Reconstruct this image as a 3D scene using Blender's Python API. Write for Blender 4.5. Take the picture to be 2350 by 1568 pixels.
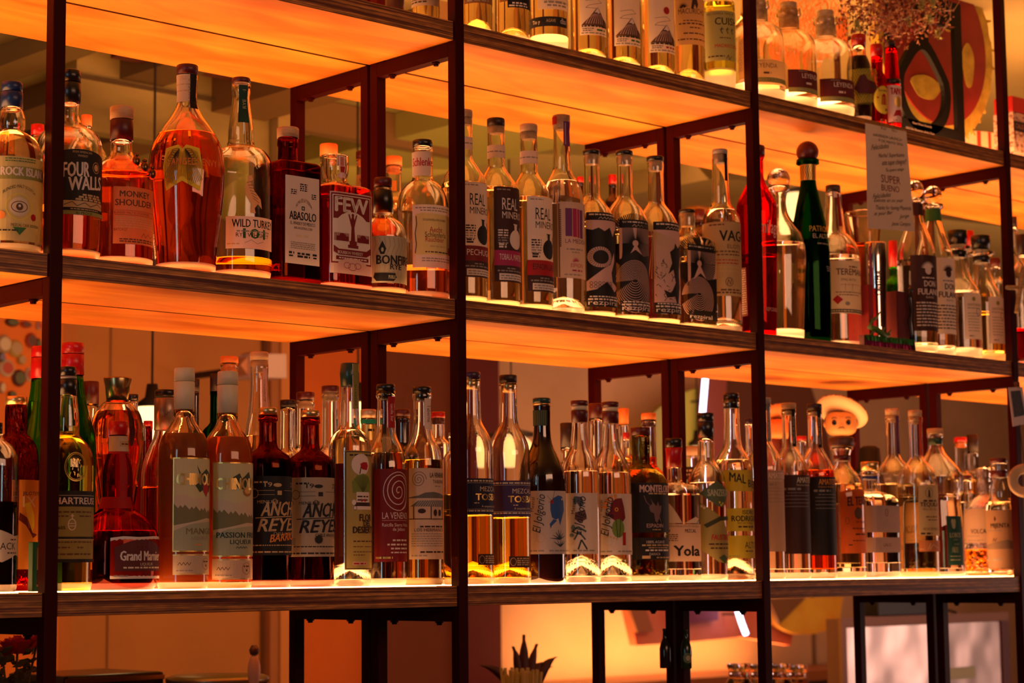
import bpy, bmesh, math, random
from mathutils import Vector, Matrix
from bisect import bisect_right
for o in list(bpy.data.objects): bpy.data.objects.remove(o)
random.seed(7)
SC = bpy.context.scene
COL = SC.collection
pi = math.pi

# ------------------------------------------------------------------ camera
ZT = 1.50                                   # height of the lowest visible shelf
YAW, PIT, ROL = 0.7559, 0.1122, -0.0101
CAM = Vector((-1.3708, -2.3242, ZT + 0.021))
F = 4666.7
_fw = Vector((math.sin(YAW)*math.cos(PIT), math.cos(YAW)*math.cos(PIT), math.sin(PIT)))
_r = Vector((math.cos(YAW), -math.sin(YAW), 0)); _u = _r.cross(_fw)
_cr, _sr = math.cos(ROL), math.sin(ROL)
RX = _cr*_r + _sr*_u; UX = -_sr*_r + _cr*_u
cd = bpy.data.cameras.new('camera'); cam = bpy.data.objects.new('camera', cd); COL.objects.link(cam)
M = Matrix.Identity(4)
for i in range(3):
    M[i][0] = RX[i]; M[i][1] = UX[i]; M[i][2] = -_fw[i]; M[i][3] = CAM[i]
cam.matrix_world = M
cd.sensor_width = 36; cd.lens = F*36/2350; cd.clip_start = 0.05
cd.dof.use_dof = True; cd.dof.focus_distance = 2.9; cd.dof.aperture_fstop = 8
SC.camera = cam
def proj(p):
    d = Vector(p) - CAM; z = d.dot(_fw)
    return 1175 + F*d.dot(RX)/z, 784 - F*d.dot(UX)/z, z
def ray(px, py): return _fw*F + RX*(px-1175) + UX*(784-py)
def atY(px, py, y):
    r = ray(px, py); return CAM + r*((y-CAM.y)/r.y)
def atZ(px, py, z):
    r = ray(px, py); return CAM + r*((z-CAM.z)/r.z)
def atX(px, py, x):
    r = ray(px, py); return CAM + r*((x-CAM.x)/r.x)
def zof(X, Y, py):                          # height of the vertical line at X,Y where it crosses picture row py
    k = 784 - py; a = F*UX - k*_fw
    return CAM.z - (a.x*(X-CAM.x) + a.y*(Y-CAM.y))/a.z

# ------------------------------------------------------------------ light, world, exposure
w = bpy.data.worlds.new('world'); SC.world = w; w.use_nodes = True
w.node_tree.nodes['Background'].inputs[0].default_value = (1.0, .32, .12, 1)
w.node_tree.nodes['Background'].inputs[1].default_value = 0.03
SC.view_settings.view_transform = 'Standard'; SC.view_settings.look = 'None'
SC.view_settings.exposure = 0; SC.view_settings.gamma = 1; SC.view_settings.use_curve_mapping = False
cy = SC.cycles
cy.max_bounces = 14; cy.transmission_bounces = 14; cy.diffuse_bounces = 3; cy.glossy_bounces = 4
cy.transparent_max_bounces = 8; cy.sample_clamp_indirect = 4; cy.blur_glossy = 0.6
cy.use_denoising = True
def lamp(name, kind, loc, e, col, size=.1, sy=None, tgt=None):
    l = bpy.data.lights.new(name, kind); l.energy = e; l.color = col
    if kind == 'AREA':
        l.size = size
        if sy: l.shape = 'RECTANGLE'; l.size_y = sy
    else: l.shadow_soft_size = size
    o = bpy.data.objects.new(name, l); COL.objects.link(o); o.location = loc
    if tgt: o.rotation_euler = (Vector(tgt)-Vector(loc)).to_track_quat('-Z', 'Y').to_euler()
    return o
# the bar's own room light in front of the shelves, and daylight from a window far along the room
lamp('room_lamp', 'AREA', (0.4, -3.6, 2.7), 50, (1, .50, .30), 2.4, 1.2, (1.0, 0, 1.8))
lamp('window_daylight', 'AREA', (-3.6, -1.6, 1.9), 13, (.5, .8, 1), .5, 1.5, (0.6, .05, 1.7))
lamp('cabinet_fill', 'AREA', (5.2, -.8, 1.30), 15, (1, .58, .46), 1.3, .9, (2.6, 1.25, 1.3))  # added fill light, placed to show as a reflection in the steel cabinet
# lamps of the room behind the shelves, and two added fill lights
lamp('far_room_lamp', 'AREA', (2.6, 2.0, 2.72), 20, (1, .45, .16), 1.6, 1.6, (3.4, 3.4, 1.4))
lamp('counter_glow_lamp', 'AREA', (4.7, 3.18, 1.125), 9, (1, .42, .12), 1.3, .08, (4.7, 3.42, 1.5))
lamp('right_wall_fill', 'AREA', (5.2, 1.6, 2.6), 17, (1, .5, .22), 1.4, 1.4, (5.6, 3.4, 1.3))  # added fill light that brightens the right part of the back wall
lamp('ceiling_fill', 'AREA', (2.2, 1.4, 1.2), 9, (1, .62, .14), 1.5, 1.0, (2.8, 3.0, 2.75))  # added fill light from below for the ceiling and its beams

# ------------------------------------------------------------------ materials
MC = {}
def nmat(key):
    m = bpy.data.materials.new(str(key)[:50]); m.use_nodes = True
    b = m.node_tree.nodes['Principled BSDF']
    return m, m.node_tree, b
def mat(c, rough=.5, metal=0, spec=.5, name=None, coat=0):
    k = ('m', c, rough, metal, spec, coat)
    if k in MC: return MC[k]
    m, nt, b = nmat(name or 'paint')
    b.inputs['Base Color'].default_value = (*c, 1); b.inputs['Roughness'].default_value = rough
    b.inputs['Metallic'].default_value = metal; b.inputs['Specular IOR Level'].default_value = spec
    b.inputs['Coat Weight'].default_value = coat
    MC[k] = m; return m
def glass(c=(1, 1, 1), rough=0, ior=1.47, bump=0, bs=60, stretch=(1, 1, 1)):
    k = ('g', c, rough, ior, bump, bs, stretch)
    if k in MC: return MC[k]
    m, nt, b = nmat('glass'); nt.nodes.remove(b)
    g = nt.nodes.new('ShaderNodeBsdfGlass'); g.inputs['Color'].default_value = (*c, 1)
    g.inputs['Roughness'].default_value = rough; g.inputs['IOR'].default_value = ior
    nt.links.new(g.outputs[0], nt.nodes['Material Output'].inputs[0])
    if bump:
        tc = nt.nodes.new('ShaderNodeTexCoord'); mp = nt.nodes.new('ShaderNodeMapping')
        mp.inputs['Scale'].default_value = stretch
        n = nt.nodes.new('ShaderNodeTexNoise'); n.inputs['Scale'].default_value = bs
        bp = nt.nodes.new('ShaderNodeBump'); bp.inputs['Strength'].default_value = bump; bp.inputs['Distance'].default_value = .01
        nt.links.new(tc.outputs['Object'], mp.inputs[0]); nt.links.new(mp.outputs[0], n.inputs['Vector'])
        nt.links.new(n.outputs[0], bp.inputs['Height']); nt.links.new(bp.outputs[0], g.inputs['Normal'])
    MC[k] = m; return m
def paper(c, tr=.3, metal=0, rough=.6):
    k = ('p', c, tr, metal)
    if k in MC: return MC[k]
    m, nt, b = nmat('paper')
    b.inputs['Base Color'].default_value = (*c, 1); b.inputs['Roughness'].default_value = rough
    b.inputs['Metallic'].default_value = metal; b.inputs['Specular IOR Level'].default_value = .3
    if tr:
        t = nt.nodes.new('ShaderNodeBsdfTranslucent'); t.inputs[0].default_value = (*c, 1)
        x = nt.nodes.new('ShaderNodeMixShader'); x.inputs[0].default_value = tr
        nt.links.new(b.outputs[0], x.inputs[1]); nt.links.new(t.outputs[0], x.inputs[2])
        nt.links.new(x.outputs[0], nt.nodes['Material Output'].inputs[0])
    MC[k] = m; return m
def emis(c, s, name='glow'):
    k = ('e', c, s)
    if k in MC: return MC[k]
    m, nt, b = nmat(name)
    b.inputs['Base Color'].default_value = (*c, 1)
    b.inputs['Emission Color'].default_value = (*c, 1); b.inputs['Emission Strength'].default_value = s
    MC[k] = m; return m
def noisy(name, c1, c2, scale=(1, 1, 1), ns=6, det=5, rough=.6, bump=0, dist=0, lo=.35, hi=.65, coord='Object', kind='noise'):
    m, nt, b = nmat(name)
    N = nt.nodes.new; L = nt.links.new
    tc = N('ShaderNodeTexCoord'); mp = N('ShaderNodeMapping'); mp.inputs['Scale'].default_value = scale
    n = N('ShaderNodeTexNoise'); n.inputs['Scale'].default_value = ns; n.inputs['Detail'].default_value = det
    n.inputs['Distortion'].default_value = dist
    r = N('ShaderNodeValToRGB'); r.color_ramp.elements[0].color = (*c1, 1); r.color_ramp.elements[1].color = (*c2, 1)
    r.color_ramp.elements[0].position = lo; r.color_ramp.elements[1].position = hi
    L(tc.outputs[coord], mp.inputs[0]); L(mp.outputs[0], n.inputs['Vector']); L(n.outputs[0], r.inputs[0])
    L(r.outputs[0], b.inputs['Base Color']); b.inputs['Roughness'].default_value = rough
    if bump:
        bp = N('ShaderNodeBump'); bp.inputs['Strength'].default_value = bump; bp.inputs['Distance'].default_value = .005
        L(n.outputs[0], bp.inputs['Height']); L(bp.outputs[0], b.inputs['Normal'])
    return m
def ply_material():
    """plywood: face veneer on the flat sides, thin dark and light plies on the edges"""
    m, nt, b = nmat('plywood'); N = nt.nodes.new; L = nt.links.new
    tc = N('ShaderNodeTexCoord')
    def noise(scale, ns, det=4, dist=0):
        mp = N('ShaderNodeMapping'); mp.inputs['Scale'].default_value = scale
        n = N('ShaderNodeTexNoise'); n.inputs['Scale'].default_value = ns; n.inputs['Detail'].default_value = det
        n.inputs['Distortion'].default_value = dist
        L(tc.outputs['Object'], mp.inputs[0]); L(mp.outputs[0], n.inputs['Vector']); return n
    def ramp(src, a, c, b_, d):
        r = N('ShaderNodeValToRGB'); r.color_ramp.elements[0].position = a; r.color_ramp.elements[0].color = (*c, 1)
        r.color_ramp.elements[1].position = b_; r.color_ramp.elements[1].color = (*d, 1); L(src, r.inputs[0]); return r
    n1 = noise((1.2, 5, 1), 2.2, 3, .8)
    veneer = ramp(n1.outputs[0], .32, (.64, .14, .004), .66, (.98, .37, .035))
    n3 = noise((2, 60, 1), 8, 2)
    fine = ramp(n3.outputs[0], .3, (.86, .86, .86), .7, (1, 1, 1))
    mv = N('ShaderNodeMixRGB'); mv.blend_type = 'MULTIPLY'; mv.inputs[0].default_value = 1
    L(veneer.outputs[0], mv.inputs[1]); L(fine.outputs[0], mv.inputs[2])
    n2 = noise((1.4, 1, 420), 1, 2)
    plies = ramp(n2.outputs[0], .42, (.10, .008, .003), .62, (.62, .24, .05))
    n4 = noise((30, 1, 260), 1, 2)
    sp = ramp(n4.outputs[0], .4, (.6, .6, .6), .65, (1.1, 1.1, 1.1))
    mp2 = N('ShaderNodeMixRGB'); mp2.blend_type = 'MULTIPLY'; mp2.inputs[0].default_value = 1
    L(plies.outputs[0], mp2.inputs[1]); L(sp.outputs[0], mp2.inputs[2])
    g = N('ShaderNodeNewGeometry'); s = N('ShaderNodeSeparateXYZ'); L(g.outputs['True Normal'], s.inputs[0])
    a = N('ShaderNodeMath'); a.operation = 'ABSOLUTE'; L(s.outputs[2], a.inputs[0])
    mx = N('ShaderNodeMixRGB'); L(a.outputs[0], mx.inputs[0]); L(mp2.outputs[0], mx.inputs[1]); L(mv.outputs[0], mx.inputs[2])
    L(mx.outputs[0], b.inputs['Base Color']); b.inputs['Roughness'].default_value = .5
    return m

# ------------------------------------------------------------------ object helpers
def tagit(o, label=None, cat=None, group=None, kind=None):
    if label: o['label'] = label
    if cat: o['category'] = cat
    if group: o['group'] = group
    if kind: o['kind'] = kind
    return o
def empty(name, loc, label, cat, group=None):
    o = bpy.data.objects.new(name, None); COL.objects.link(o); o.location = loc
    o.empty_display_size = .02
    return tagit(o, label, cat, group)
def obj(name, bm, mats, parent=None, smooth=False, loc=None):
    me = bpy.data.meshes.new(name); 
    bm.normal_update(); bm.to_mesh(me); bm.free()
    if not isinstance(mats, (list, tuple)): mats = [mats]
    for m in mats: me.materials.append(m)
    if smooth:
        for p in me.polygons: p.use_smooth = True
    o = bpy.data.objects.new(name, me); COL.objects.link(o)
    if parent: o.parent = parent
    if loc is not None: o.location = loc
    return o
def box(bm, x0, x1, y0, y1, z0, z1, mi=0, bev=0):
    v = [bm.verts.new((x, y, z)) for x in (x0, x1) for y in (y0, y1) for z in (z0, z1)]
    fs = []
    for q in ((0, 1, 3, 2), (4, 6, 7, 5), (0, 4, 5, 1), (2, 3, 7, 6), (0, 2, 6, 4), (1, 5, 7, 3)):
        f = bm.faces.new([v[i] for i in q]); f.material_index = mi; fs.append(f)
    if bev:
        es = list({e for f in fs for e in f.edges})
        bmesh.ops.bevel(bm, geom=es, offset=bev, segments=2, affect='EDGES', profile=.6)
    return v
def boxo(name, b, m, parent=None, bev=0, **k):
    bm = bmesh.new(); box(bm, *b, bev=bev); return obj(name, bm, m, parent, **k)
def tube(bm, pts, r, n=8, mi=0, cap=True):
    pts = [Vector(p) for p in pts]; R = []
    rr = r if isinstance(r, (list, tuple)) else [r]*len(pts)
    for i, p in enumerate(pts):
        t = (pts[min(i+1, len(pts)-1)] - pts[max(i-1, 0)]).normalized()
        a = Vector((0, 0, 1)) if abs(t.z) < .9 else Vector((1, 0, 0))
        u = t.cross(a).normalized(); v = t.cross(u)
        R.append([bm.verts.new(p + (u*math.cos(2*pi*j/n) + v*math.sin(2*pi*j/n))*rr[i]) for j in range(n)])
    for a, b in zip(R, R[1:]):
        for j in range(n):
            f = bm.faces.new((a[j], a[(j+1) % n], b[(j+1) % n], b[j])); f.material_index = mi
    if cap:
        for q in (R[0][::-1], R[-1]):
            f = bm.faces.new(q); f.material_index = mi
def lathe(bm, prof, n=32, mi=0, c=(0, 0), closed=False, flute=0):
    """prof [(z,r)] ; r 0 closes to a point"""
    R = []
    for z, r in prof:
        if r <= 1e-6: R.append([bm.verts.new((c[0], c[1], z))])
        else:
            R.append([bm.verts.new((c[0]+r*(1+flute*math.cos(j*pi))*math.cos(2*pi*j/n), c[1]+r*(1+flute*math.cos(j*pi))*math.sin(2*pi*j/n), z)) for j in range(n)])
    for a, b in zip(R, R[1:]):
        for j in range(n):
            j2 = (j+1) % n
            if len(a) == 1 and len(b) == 1: continue
            if len(a) == 1: q = (a[0], b[j2], b[j])
            elif len(b) == 1: q = (a[j], a[j2], b[0])
            else: q = (a[j], a[j2], b[j2], b[j])
            f = bm.faces.new(q); f.material_index = mi
def plate(bm, pts, n, t, mi=0):
    """flat outline extruded along n by t"""
    n = Vector(n).normalized()*t
    a = [bm.verts.new(Vector(p)) for p in pts]; b = [bm.verts.new(Vector(p)+n) for p in pts]
    k = len(a)
    for q in (a, b[::-1]):
        f = bm.faces.new(q); f.material_index = mi
    for i in range(k):
        f = bm.faces.new((a[i], b[i], b[(i+1) % k], a[(i+1) % k])); f.material_index = mi
def fixn(bm): bmesh.ops.recalc_face_normals(bm, faces=bm.faces)

# ------------------------------------------------------------------ the shelving
PLY = ply_material()
STEEL = mat((.034, .0006, .0003), .45, 0, .08, 'black steel')
PANEL = emis((1, .44, .15), 11, 'shelf light panel')
XS = [-.7112, 0, .7112, 1.4292, 2.2422, 3.05]
TZ = [ZT, ZT+.44, ZT+.8795]; TH = .032; D1, D2 = .2105, .4235; G = .011
tn = ['lowest', 'middle', 'top']
bn = ['far-left bay', 'first bay', 'second bay', 'third bay', 'last bay']
for k, z in enumerate(TZ):
    for b in range(5):
        for u, (y0, y1) in enumerate(((0, D1-.003), (D1+.0045, D2))):
            x0, x1 = XS[b]+G, XS[b+1]-G
            e = empty('shelf_board', (x0, y0, z-TH), 'striped plywood shelf board with a glowing top, %s tier, %s, %s row' % (tn[k], bn[b], ('front', 'rear')[u]), 'shelf', 'plywood shelf boards')
            L_, D_ = x1-x0, y1-y0
            bm = bmesh.new(); box(bm, 0, L_, 0, D_, 0, TH-.0015, bev=.0006); obj('plank', bm, PLY, e)
            bm = bmesh.new(); box(bm, .022, L_-.022, .022, D_-.02, TH-.0016, TH)
            obj('light_panel', bm, PANEL, e)
zlo, zhi = 0.0, 2.748
un = ['outermost', 'first', 'second', 'third', 'fourth']
for i in range(1, 5):
    for u, (y0, y1) in enumerate(((-.003, D1-.003), (D1+.004, D2))):
        X = XS[i]
        e = empty('steel_upright', (X, y0, zlo), 'black square steel ladder frame, %s upright of the shelving, %s row' % (un[i], ('front', 'rear')[u]), 'shelf frame', 'black steel ladder frames')
        for nm, a in (('post', 0), ('post', y1-y0-.018)):
            bm = bmesh.new(); box(bm, -.0095, .0095, a, a+.018, 0, zhi-zlo, bev=.0012); obj(nm, bm, STEEL, e)
        for z in TZ:
            zr = z-TH-zlo
            bm = bmesh.new(); box(bm, -.0095, .0095, .018, y1-y0-.018, zr-.0235, zr-.0003, bev=.0012); obj('rail', bm, STEEL, e)
            for s in (.27, .78):
                bm = bmesh.new(); yy = (y1-y0)*s
                lathe(bm, [(zr-.0235, .0065), (zr-.026, .0065), (zr-.0262, .0045), (zr-.0295, .004), (zr-.0295, 0)], 10, c=(0, yy)); obj('bolt', bm, STEEL, e)
            # dark tab that fills the slot beside the post at each board
            bm = bmesh.new(); box(bm, -.0108, .0108, .002, .016, z-TH-zlo, z-zlo-.002); obj('bracket', bm, STEEL, e)

# ------------------------------------------------------------------ the room behind
YB = 3.4; CZ = 2.75
def struct(name, b, m, label=None):
    return tagit(boxo(name, b, m), label, None, None, 'structure')
WALLM = noisy('plaster tan', (.58, .33, .20), (.68, .39, .25), ns=3, rough=.8)
struct('floor', (-4, 9, -4.5, YB+.1, -.1, 0), noisy('floor wood', (.16, .07, .03), (.25, .11, .05), (1, 8, 1), 3))
struct('ceiling', (-4, 9, -4.5, YB+.1, CZ, CZ+.1), noisy('ceiling olive', (.30, .22, .07), (.36, .27, .09), ns=2, rough=.8))
struct('wall_back', (-4, 9, YB, YB+.1, 0, CZ), WALLM)
struct('wall_left', (-4.1, -4, -4.5, YB+.1, 0, CZ), mat((.35, .14, .06), .8))
struct('wall_right', (9, 9.1, -4.5, YB+.1, 0, CZ), mat((.35, .16, .08), .8))
struct('wall_front', (-4, 9, -4.6, -4.5, 0, CZ), mat((.30, .13, .07), .8))
wx = lambda px, py=950, y=YB: atY(px, py, y).x
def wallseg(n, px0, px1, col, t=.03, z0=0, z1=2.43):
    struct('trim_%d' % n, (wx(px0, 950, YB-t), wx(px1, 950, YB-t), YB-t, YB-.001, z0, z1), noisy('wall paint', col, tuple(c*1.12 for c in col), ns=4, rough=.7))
wallseg(1, -120, 141, (.80, .17, .015), .05)
wallseg(2, 141, 172, (.50, .14, .03), .03)
wallseg(3, 172, 602, (.48, .16, .04), .02)
wallseg(4, 602, 612, (.12, .03, .01), .03)
wallseg(5, 622, 640, (.40, .13, .04), .06)
wallseg(6, 645, 672, (.66, .22, .06), .05)
wallseg(7, 672, 879, (.66, .115, .004), .03)
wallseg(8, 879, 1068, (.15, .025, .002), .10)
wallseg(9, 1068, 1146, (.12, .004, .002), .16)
# seam lines in the wall panels
wallseg(10, 252, 255, (.22, .08, .03), .025)
wallseg(11, 1853, 1858, (.18, .09, .05), .012)
# ceiling beams running away from the shelves
def beam(n, pxa, pya, wid, dep, col):
    X = atZ(pxa, pya, CZ-dep).x
    struct('trim_%d' % n, (X, X+wid, .9, YB-.2, CZ-dep, CZ-.001), mat(col, .8))
beam(20, 60, 130, .10, .05, (.24, .15, .04))
beam(21, 250, 190, .12, .06, (.16, .08, .02))
beam(22, 560, 235, .16, .10, (.20, .09, .02))
beam(23, 840, 335, .42, .07, (.42, .36, .08))  # light on this beam's face is put into its paler colour
beam(24, 1480, 440, .3, .07, (.20, .13, .04))
# upper wall with shade put into its dark colour, plank bulkhead and its posts
struct('trim_30', (wx(-150), wx(2480), YB-.17, YB-.002, 2.431, CZ-.002), mat((.13, .045, .012), .8))
PLK = noisy('olive planks', (.20, .13, .03), (.44, .31, .09), (1, 1, 3), 2.4, 6, .75, lo=.3, hi=.7)
xa = lambda px, y=1.75: atY(px, 250, y).x
struct('trim_33', (xa(175), xa(618), 1.75, 1.80, 2.555, CZ-.002), PLK)
struct('trim_34', (xa(175), xa(618), 1.735, 1.749, 2.675, 2.681), mat((.10, .05, .015), .8))
struct('trim_35', (xa(285, 1.6), xa(668, 1.6), 1.60, 1.66, 2.71, CZ-.002), mat((.14, .02, .008), .8))
struct('trim_36', (xa(622), xa(652), 1.72, 1.80, 2.43, CZ-.002), mat((.42, .27, .08), .8))
struct('trim_37', (xa(652), xa(1060, 1.8), 1.80, 1.84, 2.66, CZ-.002), mat((.22, .11, .03), .8))
struct('trim_31', (atY(1545, 430, 2.6).x, atY(1600, 430, 2.6).x, 2.6, 2.63, 2.34, CZ-.002), mat((.20, .15, .05), .8))
# bright orange hanging panel behind the second and third bay, top gap
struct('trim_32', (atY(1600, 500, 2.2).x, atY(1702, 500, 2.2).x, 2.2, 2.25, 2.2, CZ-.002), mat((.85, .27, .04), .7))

# counters (hidden mostly under the frame's lower edge, they carry the glassware)
e = empty('back_counter', (1.2, .52, 0), 'low dark wooden counter standing right behind the lit shelves', 'counter')
boxo('counter_top', (-1.2, 2.6, 0, .62, 1.11, 1.15), mat((.22, .08, .03), .4), e)
boxo('counter_body', (-1.15, 2.55, .04, .58, 0, 1.11), mat((.10, .03, .015), .6), e)
e = empty('bar_counter', (wx(1140), 2.98, 0), 'long wooden counter along the tan wall with warm light rising behind it', 'counter')
cw = wx(1960)-wx(1140)
boxo('counter_top', (0, cw, 0, .35, 1.06, 1.10), mat((.30, .09, .03), .4), e)
boxo('counter_body', (0, cw, .03, .33, 0, 1.06), mat((.12, .04, .02), .6), e)

# pendant lamps with opal shades on black cords
CORD = mat((.02, .006, .005), .6)
def pendant(px_top, py_top, px, pyt, rpx, hpx, y, label, dome=True, s=3.4):
    c = atY(px, pyt, y); D = proj(c)[2]; r = rpx*D/F; h = hpx*D/F
    e = empty('pendant_lamp', (c.x, y, c.z), label, 'lamp', 'opal pendant lamps on black cords')
    bm = bmesh.new(); tube(bm, [(0, 0, 0), (0, 0, CZ-c.z)], .0028, 6); obj('cord', bm, CORD, e)
    bm = bmesh.new(); lathe(bm, [(.03, 0), (.03, .012), (.0, .016), (-.012, r*.96), (-.022, r), (-.024, 0)], 32); obj('lamp_cap', bm, CORD, e, True)
    bm = bmesh.new()
    if dome: pr = [(-.022, r*.55), (-.035, r*.8), (-.022-r*.5, r), (-.022-h*.6, r*1.02), (-.022-h, r*.85), (-.022-h, 0)]
    else: pr = [(-.022, r*.97), (-.022-h, r*.97), (-.024-h, 0)]
    lathe(bm, pr, 32); obj('lamp_shade', bm, emis((1, .62, .26), s, 'opal shade'), e, True)
    return e
pendant(335, 140, 349, 912, 34, 120, 1.55, 'opal pendant lamp hanging behind the bottles left of the pale yellow-capped bottle', False, 2.6)
pendant(1163, 830, 1174, 984, 53, 70, 1.9, 'white glowing pendant lamp behind the two purple-labelled bottles', True, 1.0)
pendant(799, 235, 822, 905, 30, 80, 1.7, 'opal pendant lamp mostly hidden behind the cactus-labelled bottle', False, 2.2)
pendant(1587, 867, 1601, 1008, 22, 26, 2.3, 'small pendant lamp on a thin cord before the olive disc', True, .5)
pendant(1810, 420, 1826, 428, 44, 100, 1.6, 'glowing opal lamp behind the tall green bottle', True, 1.5)

# wall sculpture of big painted panels, right of the tan wall
def wplate(pts, y, t, m, parent, name):
    bm = bmesh.new(); c = parent.location
    plate(bm, [atY(px, py, y)-c for px, py in pts], (0, 1, 0), t); fixn(bm); return obj(name, bm, m, parent)
ys = 3.15
o = atY(1640, 1100, ys); e = empty('wall_sculpture', o, 'large painted wall sculpture of an olive disc and red curved boards behind the third bay', 'sculpture')
import math as _m
arc = lambda cx, cy, rx, ry, a0, a1, n=16: [(cx+rx*_m.cos(_m.radians(a0+(a1-a0)*i/n)), cy-ry*_m.sin(_m.radians(a0+(a1-a0)*i/n))) for i in range(n+1)]
wplate(arc(1650, 1110, 215, 225, 100, 215)+[(1640, 1250)], ys, .03, mat((.50, .36, .03), .6), e, 'olive_disc')
wplate([(1619, 860), (1668, 860), (1662, 1240), (1600, 1240)], ys-.05, .03, mat((.36, .07, .05), .6), e, 'red_board')
wplate([(1655, 860), (1850, 855), (1900, 1000), (1935, 1240), (1655, 1250)], ys-.02, .03, mat((.13, .03, .012), .7), e, 'dark_board')
wplate([(1440, 1385), (1830, 1380), (1815, 1482), (1700, 1462), (1580, 1474), (1462, 1482)], ys-.03, .04, noisy('red board', (.70, .13, .06), (.85, .26, .13), ns=4), e, 'coral_board')
wplate([(1572, 1385), (1650, 1385), (1648, 1424), (1572, 1432)], ys-.06, .02, mat((.22, .02, .05), .6), e, 'wine_patch')
wplate([(1440, 1385), (1478, 1385), (1500, 1450), (1464, 1452)], ys-.06, .02, mat((.42, .13, .05), .6), e, 'brown_patch')
wplate([(1768, 1375), (1935, 1370), (1925, 1440)]+arc(1850, 1405, 80, 52, -20, -150, 10), ys-.08, .04, noisy('yellow board', (.85, .30, .02), (.95, .50, .05), ns=6), e, 'yellow_board')
wplate([(1765, 1375), (1850, 1372), (1790, 1432)], ys-.1, .02, mat((.25, .10, .04), .6), e, 'brown_wedge')
# neon tube of the sculpture
o = atY(1615, 950, ys-.12); e = empty('neon_tube', o, 'white neon tube running down the painted wall sculpture', 'neon light')
bm = bmesh.new()
tube(bm, [atY(px, py, ys-.12)-o for px, py in ((1619, 862), (1616, 900), (1612, 950), (1606, 1010), (1610, 1150), (1650, 1300), (1690, 1392), (1702, 1430), (1712, 1456))], .011, 10)
obj('tube', bm, emis((.72, .72, 1), 6, 'neon'), e, True)
for px, py in ((1614, 920), (1608, 1100), (1696, 1410)):
    bm = bmesh.new(); p = atY(px, py, ys-.12)-o; tube(bm, [p, p+Vector((0, .065 if px < 1690 else .085, 0))], .005, 6); obj('standoff', bm, CORD, e)

# small fish-shaped white lantern on the brown wall
o = atY(610, 840, 2.9); e = empty('paper_lantern', o, 'small pale box lantern with a pointed end on the brown wall', 'lantern')
bm = bmesh.new(); plate(bm, [atY(px, py, 2.9)-o for px, py in ((582, 812), (657, 813), (658, 868), (582, 866))], (0, 1, 0), .12); fixn(bm); obj('lantern_box', bm, mat((.62, .40, .44), .7), e)
bm = bmesh.new(); plate(bm, [atY(px, py, 2.93)-o for px, py in ((552, 838), (578, 808), (582, 812), (582, 866), (570, 862))], (0, 1, 0), .05); fixn(bm); bb_ = bmesh.new(); box(bb_, .0, .02, .10, YB-o.y-.021, -.01, .01); obj('bracket', bb_, CORD, e)
obj('lantern_tip', bm, mat((.55, .20, .12), .7), e)

# round badges on the orange wall at the far left
bc = [(.5, .3, .2), (.12, .03, .03), (.6, .35, .1), (.5, .05, .03), (.2, .15, .35), (.7, .5, .4), (.1, .1, .05)]
wordc = ['maroon', 'black', 'amber', 'red', 'blue', 'cream', 'dark green']
bl = [(10, 790, 16, 22, 0), (36, 800, 15, 20, 2), (72, 782, 12, 18, 3), (88, 790, 6, 14, 1), (16, 845, 16, 20, 5), (44, 868, 14, 20, 1), (68, 860, 10, 16, 5), (28, 740, 14, 10, 1), (60, 745, 12, 8, 3), (90, 748, 6, 10, 5), (4, 820, 8, 12, 6), (50, 826, 9, 12, 2), (28, 905, 9, 8, 1), (5, 890, 7, 14, 0)]
pos_ = ['topmost', 'upper', 'middle', 'lower']
yb_ = YB-.055
for i, (px, py, rx, ry, ci) in enumerate(bl):
    c = atY(px, py, yb_); D = proj(c)[2]
    bm = bmesh.new(); n = 20; a = rx*D/F/.8; b = ry*D/F
    f0 = [bm.verts.new((a*math.cos(2*pi*j/n), 0, b*math.sin(2*pi*j/n))) for j in range(n)]
    f1 = [bm.verts.new((a*.7*math.cos(2*pi*j/n), -.008, b*.7*math.sin(2*pi*j/n))) for j in range(n)]
    for j in range(n): bm.faces.new((f0[j], f0[(j+1) % n], f1[(j+1) % n], f1[j]))
    f = bm.faces.new(f1); f.material_index = 1; bm.faces.new(f0[::-1])
    o = obj('round_badge', bm, [mat(bc[ci], .5), mat(bc[(ci+5) % 7], .5)], loc=c)
    tagit(o, 'round %s badge on the orange wall, %s' % (wordc[ci], ['in its middle', 'near the top row', 'beside the shelf post', 'against the post', 'below the maroon one', 'low by the red cap', 'beside the green bottle', 'topmost', 'highest beside the topmost', 'top by the post', 'at the picture edge', 'tiny, between larger ones', 'lowest', 'low at the picture edge'][i]), 'badge', 'round badges on the orange wall')

# framed stainless cabinet and black box, lower right
yf = 1.25
p0 = atY(1928, 1422, yf); p1 = atY(2303, 1418, yf)
e = empty('steel_cabinet', (p0.x, yf, 0), 'stainless steel cabinet front with a brown frame below the last bay', 'cabinet')
W_ = p1.x-p0.x; H_ = p0.z
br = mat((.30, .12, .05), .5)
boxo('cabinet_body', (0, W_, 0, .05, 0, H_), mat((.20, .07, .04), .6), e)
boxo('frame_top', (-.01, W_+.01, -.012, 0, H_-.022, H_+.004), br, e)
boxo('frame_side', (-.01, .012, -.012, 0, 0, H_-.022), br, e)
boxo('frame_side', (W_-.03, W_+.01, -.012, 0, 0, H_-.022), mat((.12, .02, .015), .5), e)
sm, nt, b = nmat('brushed steel'); b.inputs['Metallic'].default_value = 1; b.inputs['Roughness'].default_value = .32; b.inputs['Base Color'].default_value = (.62, .50, .46, 1)
N = nt.nodes.new; tc = N('ShaderNodeTexCoord'); wv = N('ShaderNodeTexNoise'); wv.inputs['Scale'].default_value = 3; bp = N('ShaderNodeBump'); bp.inputs['Strength'].default_value = .5; bp.inputs['Distance'].default_value = .05
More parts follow.
